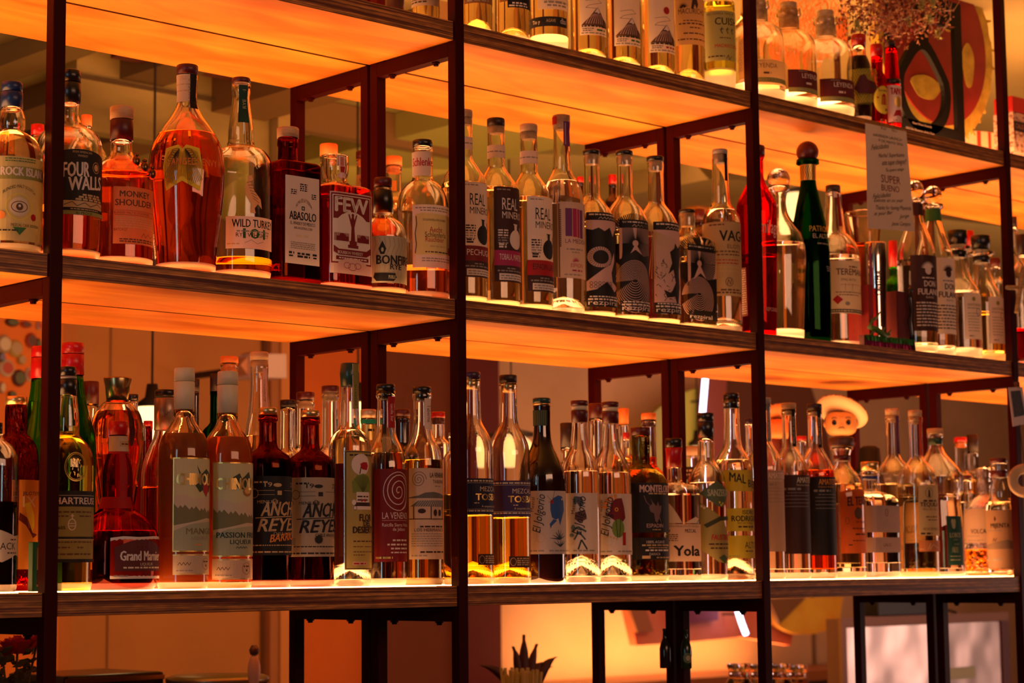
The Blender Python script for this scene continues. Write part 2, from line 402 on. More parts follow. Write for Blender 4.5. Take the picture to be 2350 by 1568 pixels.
nt.links.new(tc.outputs['Object'], wv.inputs['Vector']); nt.links.new(wv.outputs[0], bp.inputs['Height']); nt.links.new(bp.outputs[0], b.inputs['Normal'])
boxo('door', (.012, W_-.03, -.006, -.0005, 0, H_-.024), sm, e)
boxo('control_panel', (W_*.62, W_*.78, -.012, -.006, H_-.19, H_-.155), mat((.5, .5, .25), .4), e)
q0 = atY(2016, 1410, yf); q1 = atY(2135, 1374, yf)
e = empty('black_box', (q0.x, yf, H_+.004), 'black box standing on the steel cabinet', 'box')
bm = bmesh.new(); box(bm, 0, q1.x-q0.x, 0, .07, 0, .105, bev=.004); obj('case', bm, mat((.012, .008, .008), .5), e)
bm = bmesh.new(); tube(bm, [(q1.x-q0.x, .05, .03), (q1.x-q0.x+.04, .0, .02), (q1.x-q0.x+.10, -.02, .004)], .004, 6); obj('cable', bm, CORD, e)

# glass carafes on the counter
def lpt(px, py, y): return atY(px, py, y)
CG = glass((.97, .93, .92))
for i, (px, py, hw, y) in enumerate(((1695, 1524, 27, .70), (1743, 1526, 24, .84), (1790, 1525, 25, .72), (1830, 1527, 24, .86))):
    c = lpt(px, py, y); D = proj(c)[2]; s = hw*D/F; H_ = c.z-1.15
    e = empty('glass_carafe', (c.x, y, 1.15), ['clear glass carafe standing alone left of the shelf post, below the third bay', 'clear glass carafe half hidden by the shelf post', 'clear glass carafe just right of the shelf post', 'clear glass carafe at the right end of its row'][i], 'carafe', 'glass carafes on the counter')
    pr = [(H_, s), (H_-.006, s*.99), (H_-.012, s*.86), (H_-.03, s*.84), (H_-.045, s*1.15), (H_-.075, s*1.5), (.02, s*1.6), (0, s*1.5)]
    bm = bmesh.new(); lathe(bm, pr+[(0, 0)], 32)
    lathe(bm, [(z+(.004 if z == 0 else 0), r-.0022) for z, r in pr]+[(.006, 0)], 32)
    bmesh.ops.remove_doubles(bm, verts=bm.verts, dist=1e-6); fixn(bm); obj('body', bm, CG, e, True)

# green paper straws in a cup
c = lpt(1196, 1545, .80); D = proj(c)[2]
e = empty('straw_cup', (c.x, .80, 1.15), 'short dark cup full of pale green straws', 'cup')
bm = bmesh.new(); lathe(bm, [(0, 0), (0, .036), (c.z-1.15-.03, .042), (c.z-1.15-.032, .039), (.005, .034), (.005, 0)], 24); fixn(bm); obj('cup', bm, mat((.10, .04, .02), .4), e, True)
SM = mat((.50, .55, .22), .6); proto = None
for k in range(44):
    a = random.random()*2*pi; rr = .034*math.sqrt(random.random()); hh = c.z-1.15+random.uniform(-.006, .012)
    if proto is None:
        bm = bmesh.new(); tube(bm, [(0, 0, 0), (0, 0, .18)], .0034, 8); proto = obj('straw', bm, SM); s_ = proto
    else: s_ = proto.copy(); COL.objects.link(s_)
    s_.location = (c.x+rr*.8*math.cos(a), .80+rr*.8*math.sin(a), 1.15+hh-.18); s_.rotation_euler = (-.16*math.sin(a)*rr/.034*.6, .16*math.cos(a)*rr/.034*.6, 0)
    tagit(s_, 'pale green straw standing in the short dark cup', 'straw', 'pale green straws in the dark cup')
# potted agave behind the straws
c = lpt(1215, 1560, .95); e = empty('potted_agave', (c.x, .95, 1.15), 'dark agave plant in a pot behind the straws', 'plant')
bm = bmesh.new(); lathe(bm, [(0, 0), (0, .04), (.10, .055), (.10, 0)], 20); fixn(bm); obj('pot', bm, mat((.05, .02, .015), .7), e, True)
AG = mat((.035, .012, .008), .6)
for tx, ty, bx, wd in ((1203, 1457, 1180, .016), (1233, 1478, 1200, .014), (1178, 1484, 1172, .014), (1278, 1508, 1225, .015), (1268, 1530, 1215, .014), (1245, 1520, 1210, .016), (1100, 1528, 1160, .012), (1205, 1500, 1190, .016)):
    tip = lpt(tx, ty, .95)-e.location; base = Vector((lpt(bx, 1560, .95).x-c.x, 0, .09)); base.x *= .4
    bm = bmesh.new(); prev = None; n = 8
    for i in range(n+1):
        t = i/n; p = base.lerp(tip, t) + Vector((0, 0, .02*math.sin(pi*t))); w_ = wd*(math.sin(pi*min(1, t*.8+.2))**.7)*(1-t**4)+.0004
        d = (tip-base).normalized().cross(Vector((0, 1, 0))).normalized()
        row = [bm.verts.new(p-d*w_), bm.verts.new(p+Vector((0, .006, 0))), bm.verts.new(p+d*w_), bm.verts.new(p+Vector((0, -.004, 0)))]
        if prev:
            for j in range(4): bm.faces.new((prev[j], prev[(j+1) % 4], row[(j+1) % 4], row[j]))
        prev = row
    fixn(bm); obj('leaf', bm, AG, e, True)

# things low on the left: black box, pot with metal lid, tap
y = .85
p0 = lpt(150, 1552, y); p1 = lpt(377, 1540, y)
e = empty('black_case', (p0.x, y, 1.15), 'flat black glossy case below the first bay', 'case')
bm = bmesh.new(); box(bm, 0, p1.x-p0.x, 0, .20, 0, p0.z-1.15, bev=.006); obj('case_body', bm, mat((.012, .007, .006), .25), e)
boxo('case_rim', (.0, p1.x-p0.x, -.002, .0, p0.z-1.15-.014, p0.z-1.15-.006), mat((.35, .2, .08), .3, 1), e)
c = lpt(499, 1549, .78); D = proj(c)[2]; r = 117*D/F
e = empty('stock_pot', (c.x, .78, 1.15), 'dark metal pot with a pale olive lid below the first bay', 'pot')
hh = c.z-1.15
bm = bmesh.new(); lathe(bm, [(0, 0), (0, r*.97), (hh-.014, r*.97), (hh-.014, 0)], 48); fixn(bm); obj('pot_body', bm, mat((.03, .012, .01), .35), e, True)
bm = bmesh.new(); lathe(bm, [(hh-.013, 0), (hh-.013, r), (hh-.008, r*1.01), (hh-.004, r), (hh, r*.9), (hh+.003, 0)], 48); fixn(bm); obj('lid', bm, mat((.36, .32, .18), .35, .8), e, True)
c = lpt(583, 1540, .60); e = empty('bar_tap', (c.x, .60, 1.15), 'small tap with a white ball handle below the first bay', 'tap')
hh = c.z-1.15
bm = bmesh.new(); tube(bm, [(0, 0, 0), (0, 0, hh)], .006, 10); obj('stem', bm, mat((.3, .2, .15), .25, 1), e, True)
bm = bmesh.new(); lathe(bm, [(hh+.03*math.cos(t*pi/10), .0115*math.sin(t*pi/10)+1e-7*(t in (0, 10))) for t in range(1, 10)], 20); obj('handle', bm, mat((.75, .6, .5), .3), e, True)
bm = bmesh.new(); lathe(bm, [(hh+.028, 0), (hh+.028, .007), (hh+.036, .009), (hh+.044, .005), (hh+.044, 0)], 16); fixn(bm); obj('knob', bm, mat((.15, .08, .06), .3), e, True)

# vase of red roses, lower left
c = lpt(33, 1568, .75); e = empty('rose_vase', (c.x, .75, 1.15), 'vase of dark red roses behind the outermost upright', 'flowers')
bm = bmesh.new(); lathe(bm, [(0, 0), (0, .03), (.06, .04), (.10, .022), (.12, .026), (.12, 0)], 24); fixn(bm); obj('vase', bm, mat((.08, .03, .02), .3), e, True)
RM = mat((.42, .01, .008), .6); GM = mat((.05, .06, .012), .6)
for px, py, s in ((40, 1482, 1.0), (84, 1472, .7), (6, 1500, .6)):
    p = lpt(px, py, .75)-e.location
    bm = bmesh.new()
    for ring in range(5):
        nn = 3+ring*1; r0 = .006*s*(ring+1)
        for k in range(nn):
            a = 2*pi*k/nn+ring*.9; w2 = 2*pi/nn*.75
            vs = []
            for i in range(4):
                for j in range(4):
                    aa = a+w2*(i/3-.5); hh = -.012*s+.030*s*j/3-.0025*ring*s*(j/3); rad = r0*(.45+.75*(j/3)**.8)
                    vs.append(bm.verts.new((p.x+rad*math.cos(aa), p.y+rad*math.sin(aa), p.z+hh-.004*s*abs(i/3-.5))))
            for i in range(3):
                for j in range(3): bm.faces.new((vs[i*4+j], vs[(i+1)*4+j], vs[(i+1)*4+j+1], vs[i*4+j+1]))
    obj('rose', bm, RM, e, True)
    bm = bmesh.new(); tube(bm, [Vector((0, 0, .11)), p*.6+Vector((0, 0, .03)), p-Vector((0, 0, .012*s))], .002, 6); obj('stem', bm, GM, e, True)
bm = bmesh.new()
for k in range(60):
    p = lpt(random.uniform(-10, 80), random.uniform(1478, 1568), .75+random.uniform(-.03, .03))-e.location
    a = random.random()*2*pi; d = Vector((math.cos(a), math.sin(a)*.6, random.uniform(-.6, .6))).normalized(); u = d.cross(Vector((.2, 1, .3))).normalized(); l = random.uniform(.008, .016)
    q = [p-d*l, p-u*l*.4, p+d*l, p+u*l*.4]; n_ = d.cross(u)*.0006
    a_ = [bm.verts.new(v) for v in q]; b_ = [bm.verts.new(v+n_) for v in q]
    bm.faces.new(a_); bm.faces.new(b_[::-1])
    for i in range(4): bm.faces.new((a_[i], b_[i], b_[(i+1) % 4], a_[(i+1) % 4]))
o = obj('foliage', bm, GM, e); o['kind'] = 'stuff'

# ------------------------------------------------------------------ bottles and their labels
CR = dict(A=(0, 130, 2.7508), B=(600, 130, 2.7508), C=(1050, 230, 2.7508), D=(1600, 280, 2.704), E=(0, 760, 2.3758), F=(560, 780, 2.5296),
          G=(1040, 820, 2.7028), H=(1700, 860, 2.9031), I=(900, 0, 2.7976), J=(1700, 0, 3.6154), K=(1950, 900, 5.2275), M=(1240, 880, 5.595),
          N=(280, 780, 5.595), O=(640, 860, 5.595), S=(1700, 0, 5.6), V=(1900, 0, 4.611))
INK = dict(blk=(.012, .008, .008), drk=(.05, .015, .012), brn=(.12, .05, .025), wht=(.80, .66, .58), crm=(.72, .58, .40), tan=(.60, .38, .18),
           red=(.45, .01, .012), dred=(.20, .008, .01), mag=(.42, .02, .10), pur=(.16, .03, .16), dblu=(.02, .02, .06), blu=(.03, .10, .32),
           grn=(.04, .16, .04), dgrn=(.01, .05, .03), oli=(.30, .28, .07), sage=(.42, .42, .24), yel=(.75, .62, .06), org=(.80, .26, .04),
           gry=(.30, .25, .22), pnk=(.70, .42, .36), gld=(.75, .48, .12), tea=(.02, .32, .20), mar=(.10, .01, .012), lil=(.45, .34, .36), wood=(.55, .32, .16), cork=(.50, .32, .17), ocap=(.85, .26, .04))
GOLD = dict(gld=1)
def ink(c):
    if c == 'gld': return paper(INK[c], 0, .8, .35)
    return paper(INK[c] if isinstance(c, str) else c, 0 if c in ('blk', 'mar') else .12)
CAPM = dict(wood=noisy('wood cap', (.50, .27, .12), (.66, .40, .20), (1, 1, 6), 40, rough=.6), cork=noisy('cork', (.42, .25, .12), (.62, .42, .24), ns=120, rough=.8),
            blk=mat((.010, .006, .006), .3, 0, .6), blue=mat((.006, .02, .09), .35), dred=mat((.10, .006, .006), .4), red=mat((.55, .006, .008), .3, 0, .5), brn=mat((.12, .035, .015), .5),
            ocap=mat((.85, .22, .03), .5), crm=mat((.70, .58, .36), .45), gold=mat((.75, .50, .20), .32, .9), pur=mat((.05, .015, .05), .35), grn=mat((.02, .16, .03), .35), dgrn=mat((.02, .06, .04), .3),
            gry=mat((.35, .28, .22), .5), sil=mat((.8, .7, .66), .12, 1), dk=mat((.03, .01, .008), .45), tan=mat((.55, .30, .13), .6))
GL = dict(clear=glass((1, .985, .96)), warm=glass((1, .93, .84)), amber=glass((.58, .14, .035)), dark=mat((.02, .004, .003), .06, 0, .6, 'dark glass', 1), green=glass((.42, .80, .20)), dgreen=glass((.09, .32, .08)),
          red=glass((.92, .08, .04)), rough=glass((1, .97, .93), .0, 1.47, .6, 90), flute=glass((1, .98, .95)), dtex=glass((.70, .18, .08), 0, 1.47, .5, 110, (1, 1, .4)), purple=glass((.6, .3, .3)))
def footm(c):
    m, nt, bb = nmat('stippled glass foot'); g = nt.nodes.new('ShaderNodeBsdfGlass'); g.inputs['Color'].default_value = (*c, 1); g.inputs['Roughness'].default_value = .3; g.inputs['IOR'].default_value = 1.4
    t = nt.nodes.new('ShaderNodeBsdfTranslucent'); t.inputs[0].default_value = (*c, 1); x = nt.nodes.new('ShaderNodeMixShader'); x.inputs[0].default_value = .38
    nt.links.new(g.outputs[0], x.inputs[1]); nt.links.new(t.outputs[0], x.inputs[2]); nt.links.new(x.outputs[0], nt.nodes['Material Output'].inputs[0]); nt.nodes.remove(bb); return m
FOOT = dict(clear=footm((1, .95, .86)), amber=footm((.4, .05, .01)), green=footm((.15, .4, .08)), dgreen=footm((.02, .12, .02)), red=footm((.8, .03, .015)), dtex=footm((.5, .05, .02)))
LQ = dict(amb=(1, .46, .07), deep=(1, .32, .03), org=(1, .42, .14), red=(.85, .13, .02), dred=(.62, .02, .01), yel=(1, .78, .22), pale=(1, .90, .66), cho=(.92, .50, .14), blk=(.10, .01, .005), clear=(1, .98, .95), lime=(.9, .9, .3), pink=(1, .46, .22))
LQM = {k: glass(c, 0, 1.36) for k, c in LQ.items()}
def hazy(c, mixf):
    m, nt, bb = nmat('hazy liquid'); g = nt.nodes.new('ShaderNodeBsdfGlass'); g.inputs['Color'].default_value = (*c, 1); g.inputs['IOR'].default_value = 1.36
    d_ = nt.nodes.new('ShaderNodeBsdfTranslucent'); d_.inputs[0].default_value = (*c, 1); a = nt.nodes.new('ShaderNodeMixShader'); a.inputs[0].default_value = .5
    bb.inputs['Base Color'].default_value = (*c, 1); nt.links.new(bb.outputs[0], a.inputs[1]); nt.links.new(d_.outputs[0], a.inputs[2])
    x = nt.nodes.new('ShaderNodeMixShader'); x.inputs[0].default_value = mixf
    nt.links.new(g.outputs[0], x.inputs[1]); nt.links.new(a.outputs[0], x.inputs[2]); nt.links.new(x.outputs[0], nt.nodes['Material Output'].inputs[0]); return m
LQM['cho'] = hazy((.55, .17, .03), .75); LQM['pas'] = hazy((.75, .24, .04), .6)
TXC = {}
def text_tris(s, bold, ital):
    k = (s, bold, ital)
    if k in TXC: return TXC[k]
    c = bpy.data.curves.new('t', 'FONT'); c.body = s; c.size = 1; c.resolution_u = 2; c.shear = ital
    o = bpy.data.objects.new('t', c); me = bpy.data.meshes.new_from_object(o)
    V = [(v.co.x, v.co.y) for v in me.vertices]; P = [tuple(p.vertices) for p in me.polygons]
    bpy.data.objects.remove(o); bpy.data.curves.remove(c); bpy.data.meshes.remove(me)
    x0 = min(v[0] for v in V); x1 = max(v[0] for v in V); ch = .70 if any(ch.isupper() or ch.isdigit() for ch in s) else .50
    TXC[k] = ([((v[0]-x0)/max(1e-6, x1-x0), v[1]/ch) for v in V], P); return TXC[k]
def mono(xs, ys, q):
    """monotone cubic through (xs, ys), xs increasing"""
    n = len(xs); d = [(ys[i+1]-ys[i])/(xs[i+1]-xs[i]) for i in range(n-1)]
    m = [d[0]]+[0 if d[i-1]*d[i] <= 0 else 2*d[i-1]*d[i]/(d[i-1]+d[i]) for i in range(1, n-1)]+[d[-1]]
    i = max(0, min(n-2, bisect_right(xs, q)-1)); h = xs[i+1]-xs[i]; t = (q-xs[i])/h
    return ((2*t**3-3*t**2+1)*ys[i]+(t**3-2*t**2+t)*h*m[i]+(-2*t**3+3*t**2)*ys[i+1]+(t**3-t**2)*h*m[i+1])
def shp(t, n, ky):
    return 1.0 if (n <= 2 and ky == 1) else (abs(math.cos(t))**n+abs(math.sin(t)/ky)**n)**(-1/n)
DEPTH = {('A', 77): 0.055, ('A', 445): 0.053, ('A', 770): 0.064, ('A', 1183): 0.057, ('A', 1523): 0.066, ('A', 547): 0.290, ('A', 238): 0.290, ('B', 167): 0.070, ('B', 465): 0.074, ('B', 425): 0.300, ('B', 648): 0.310, ('B', 834): 0.375, ('B', 767): 0.063, ('B', 1017): 0.062, ('C', 38): 0.051, ('C', 242): 0.055, ('C', 448): 0.056, ('C', 655): 0.055, ('C', 845): 0.059, ('C', 1052): 0.055, ('C', 1247): 0.055, ('C', 1447): 0.072, ('C', 1655): 0.058, ('C', 978): 0.330, ('C', 775): 0.330, ('C', 1525): 0.310, ('D', 359): 0.055, ('D', 505): 0.070, ('D', 684): 0.067, ('D', 842): 0.080, ('D', 1030): 0.150, ('D', 1112): 0.050, ('D', 1213): 0.170, ('D', 1347): 0.044, ('D', 1460): 0.055, ('D', 1614): 0.060, ('D', 1757): 0.062, ('D', 1848): 0.170, ('D', 1692): 0.175, ('D', 1966): 0.150, ('D', 2022): 0.060, ('I', 18): 0.055, ('I', 218): 0.060, ('I', 545): 0.055, ('I', 772): 0.055, ('I', 1006): 0.055, ('I', 1262): 0.055, ('I', 1482): 0.055, ('I', 1702): 0.055, ('I', 1903): 0.055, ('I', 2103): 0.055, ('I', 2282): 0.155, ('S', 205): 0.061, ('S', 612): 0.066, ('S', 1085): 0.061, ('V', 322): 0.035, ('V', 512): 0.040, ('V', 665): 0.030, ('E', -18): 0.055, ('E', 90): 0.140, ('E', 398): 0.165, ('E', 232): 0.300, ('E', 370): 0.053, ('E', 497): 0.310, ('E', 641): 0.163, ('E', 646): 0.072, ('E', 727): 0.300, ('E', 808): 0.330, ('E', 905): 0.150, ('E', 1006): 0.055, ('E', 1242): 0.055, ('E', 1250): 0.323, ('E', 1176): 0.294, ('E', 1066): 0.288, ('F', 88): 0.165, ('F', 140): 0.058, ('F', 386): 0.058, ('F', 613): 0.055, ('F', 823): 0.055, ('F', 1033): 0.055, ('F', 255): 0.165, ('F', 357): 0.300, ('F', 501): 0.170, ('F', 722): 0.165, ('F', 920): 0.166, ('F', 1127): 0.165, ('F', 1212): 0.045, ('G', 113): 0.055, ('G', 340): 0.055, ('G', 548): 0.058, ('G', 782): 0.055, ('G', 973): 0.055, ('G', 1161): 0.065, ('G', 1367): 0.070, ('G', 1563): 0.066, ('G', 1724): 0.065, ('G', 705): 0.170, ('G', 884): 0.165, ('G', 1056): 0.300, ('G', 1212): 0.170, ('G', 1074): 0.170, ('G', 1470): 0.300, ('H', 150): 0.055, ('H', 318): 0.055, ('H', 489): 0.055, ('H', 670): 0.065, ('H', 857): 0.070, ('H', 1007): 0.132, ('H', 1160): 0.059, ('H', 1293): 0.082, ('H', 1617): 0.125, ('H', 1717): 0.055, ('H', 1463): 0.300, ('H', 1542): 0.310, ('H', 1500): 0.185, ('H', 52): 0.120, ('H', 405): 0.185}
class B: pass
ALLB = []
def bottle(cr, c, prof, d, tier, label, caps=(), g='clear', liq=None, sq=None, ysq=None, punt=0, group=None, cat='bottle', name='bottle', wt=.0028, bt=.010, N=40, cyr=None, floorz=None, hollow=True, flute=0, ball=None):
    """prof: rows (picture y, half width) in the pixels of crop cr, mouth first; caps: (name, material, rows)"""
    ox, oy, zf = CR[cr]; Z = TZ[tier] if floorz is None else floorz
    d = DEPTH.get((cr, c), d)
    X_ = lambda x: ox+x/zf
    Y_ = lambda y: oy+y/zf
    ptop = caps[0][2][0][0] if caps else prof[0][0]
    p = atY(X_(c), Y_(cyr if cyr is not None else ptop), d)
    b = B(); b.X, b.Y, b.Z, b.D, b.cr, b.c = p.x, d, Z, proj((p.x, d, Z+.15))[2], cr, c
    b.k = b.D/F/zf; n_, ky = sq or (2, 1); b.n, b.ky = n_, ky
    vw = Vector((CAM.x-p.x, CAM.y-d, 0)).normalized(); b.vw = vw; b.e = Vector((-vw.y, vw.x, 0)); b.tv = math.atan2(vw.y, vw.x)
    b.dy = 0
    zz = lambda y: zof(b.X, b.Y, Y_(y))-Z
    b.Yp = Y_; b.Xp = X_
    def support(n, ky):
        return max((math.cos(t)*b.e.x+math.sin(t)*b.e.y)*shp(t, n, ky) for t in [i*pi/90 for i in range(180)])
    ssq = 1/support(n_, ky); b.ssq = ssq
    rows = []
    for y, h in prof:
        z = max(zz(y), 0); isq = ysq is not None and y >= ysq
        rows.append([z, h*b.k*(ssq if isq else 1), n_ if (ysq is None or isq) else 2, ky if (ysq is None or isq) else 1])
    rows[-1][0] = .0004
    if len(rows) > 1 and rows[-2][0] <= .004: rows[-2][0] = .0045
    zs = [r[0] for r in rows][::-1]
    for i in range(1, len(zs)):
        if zs[i] <= zs[i-1]: zs[i] = zs[i-1]+.0004
    rs = [r[1] for r in rows][::-1]; ns = [r[2] for r in rows][::-1]; kys = [r[3] for r in rows][::-1]
    b.rz = lambda z: mono(zs, rs, max(zs[0], min(zs[-1], z)))
    b.nz = lambda z: mono(zs, ns, max(zs[0], min(zs[-1], z)))
    b.kz = lambda z: mono(zs, kys, max(zs[0], min(zs[-1], z)))
    b.H = zs[-1]
    b.o = empty(name, (b.X, b.Y, Z), label, cat, group)
    # sample heights
    S = []
    for a, c_ in zip(zs, zs[1:]):
        m = max(1, min(5, int((c_-a)/.006)+1)) if abs(b.rz(a)-b.rz(c_)) > .0008 else 1
        S += [a+(c_-a)*i/m for i in range(m)]
        if m == 1 and c_-a > .012: S += [a+.0025, a+(c_-a)*.5, c_-.0025]
    S.append(zs[-1])
    def ringv(bm, z, r, n, ky, off=0):
        out = []
        for j in range(N):
            t = 2*pi*(j+.5)/N; q = max(.0008, r*shp(t, n, ky)*(1+flute*math.cos(N/2*t*1.0) if flute and z < zs[-1]*.7 else 1)+off)
            out.append(bm.verts.new((q*math.cos(t), q*math.sin(t), z)))
        return out
    def strip(bm, R, flip=False):
        for a, c_ in zip(R, R[1:]):
            for j in range(N):
                q = (a[j], a[(j+1) % N], c_[(j+1) % N], c_[j]); bm.faces.new(q[::-1] if flip else q)
    ge = {}
    def shell(bm, S, off, zfun=lambda z: z):
        return [ringv(bm, zfun(z), b.rz(z), b.nz(z), b.kz(z), off) for z in S]
    bm = bmesh.new(); gm = GL[g] if isinstance(g, str) else g
    R = shell(bm, S, 0); strip(bm, R)
    bc = bm.verts.new((0, 0, .0004+punt*.6))
    for j in range(N): bm.faces.new((bc, R[0][(j+1) % N], R[0][j]))
    if hollow and g != 'dark':
        Si = [bt, bt+.0016]+[z for z in S if z > bt+.003]
        Ri = shell(bm, Si, -wt); strip(bm, Ri, True)
        ic = bm.verts.new((0, 0, bt+punt))
        if punt:
            r1 = [bm.verts.new((v.co.x*.62, v.co.y*.62, bt+punt*.72)) for v in Ri[0]]
            for j in range(N):
                bm.faces.new((r1[j], Ri[0][j], Ri[0][(j+1) % N], r1[(j+1) % N])); bm.faces.new((ic, r1[j], r1[(j+1) % N]))
        else:
            for j in range(N): bm.faces.new((ic, Ri[0][j], Ri[0][(j+1) % N]))
        for j in range(N): bm.faces.new((R[-1][j], R[-1][(j+1) % N], Ri[-1][(j+1) % N], Ri[-1][j]))
    else:
        tc = bm.verts.new((0, 0, zs[-1]))
        for j in range(N): bm.faces.new((tc, R[-1][j], R[-1][(j+1) % N]))
    bmesh.ops.recalc_face_normals(bm, faces=bm.faces)
    low = max(bt*1.05, .007)
    for f in bm.faces:
        cc = f.calc_center_median()
        if .0006 < cc.z < low and abs(f.normal.z) < .6 and f.normal.dot(Vector((cc.x, cc.y, -.01))) > 0: f.material_index = 1
    body = obj('glass_body', bm, [gm, FOOT.get(g, FOOT['clear']) if isinstance(g, str) else FOOT['clear']] if g != 'dark' and hollow else gm, b.o, True)
    body.data.polygons.foreach_set('use_smooth', [len(p.vertices) == 4 for p in body.data.polygons])
    if liq and hollow and g != 'dark':
        lk, ly = liq; lz = min(zz(ly), zs[-1]-.01)
        if lz > bt+.004:
            bm = bmesh.new(); SL = [bt-.0004, bt+.0018]+[z for z in S if bt+.003 < z < lz-.003]+[lz-.0015, lz]
            R = shell(bm, SL, -wt+.0003); strip(bm, R)
            for ring, zc, fl in ((R[0], bt-.0004+punt, 1), (R[-1], lz, 0)):
                cc = bm.verts.new((0, 0, zc))
                for j in range(N):
                    q = (cc, ring[j], ring[(j+1) % N]); bm.faces.new(q[::-1] if fl else q)
            lo = obj('liquid', bm, LQM[lk] if isinstance(lk, str) else lk, b.o, True)
            lo.data.polygons.foreach_set('use_smooth', [len(p.vertices) == 4 for p in lo.data.polygons])
    for cp in caps:
        nm, cm, rows_ = cp[:3]; inner = len(cp) > 3
        bm = bmesh.new(); pr = []
        for y, h in rows_:
            z = zz(y); 
            if pr and z >= pr[-1][0]: z = pr[-1][0]-.0004
            pr.append((z, h*b.k))
        t0 = pr[0]; bv = min(.0012, t0[1]*.1)
        pr = [(t0[0]+.0, 0), (t0[0], t0[1]-bv), (t0[0]-bv, t0[1])]+pr[1:]+[(pr[-1][0], 0)]
        if pr[3][0] >= pr[2][0]: pr[3] = (pr[2][0]-.0002, pr[3][1])
        lathe(bm, pr, 32); fixn(bm)
        co = obj(nm, bm, CAPM[cm] if isinstance(cm, str) and cm in CAPM else (GL[cm] if isinstance(cm, str) else cm), b.o, True)
        for p_ in co.data.polygons: p_.use_smooth = abs(p_.normal.z) < .95
    if ball:
        (by, bh, bmn) = ball; zc = zz(by); r = bh*b.k
        bm = bmesh.new(); bmesh.ops.create_uvsphere(bm, u_segments=28, v_segments=18, radius=r, matrix=Matrix.Translation((0, 0, zc)))
        obj('ball_stopper', bm, GL[bmn] if bmn in GL else CAPM[bmn], b.o, True)
    ALLB.append(b); b.zz = zz
    return b
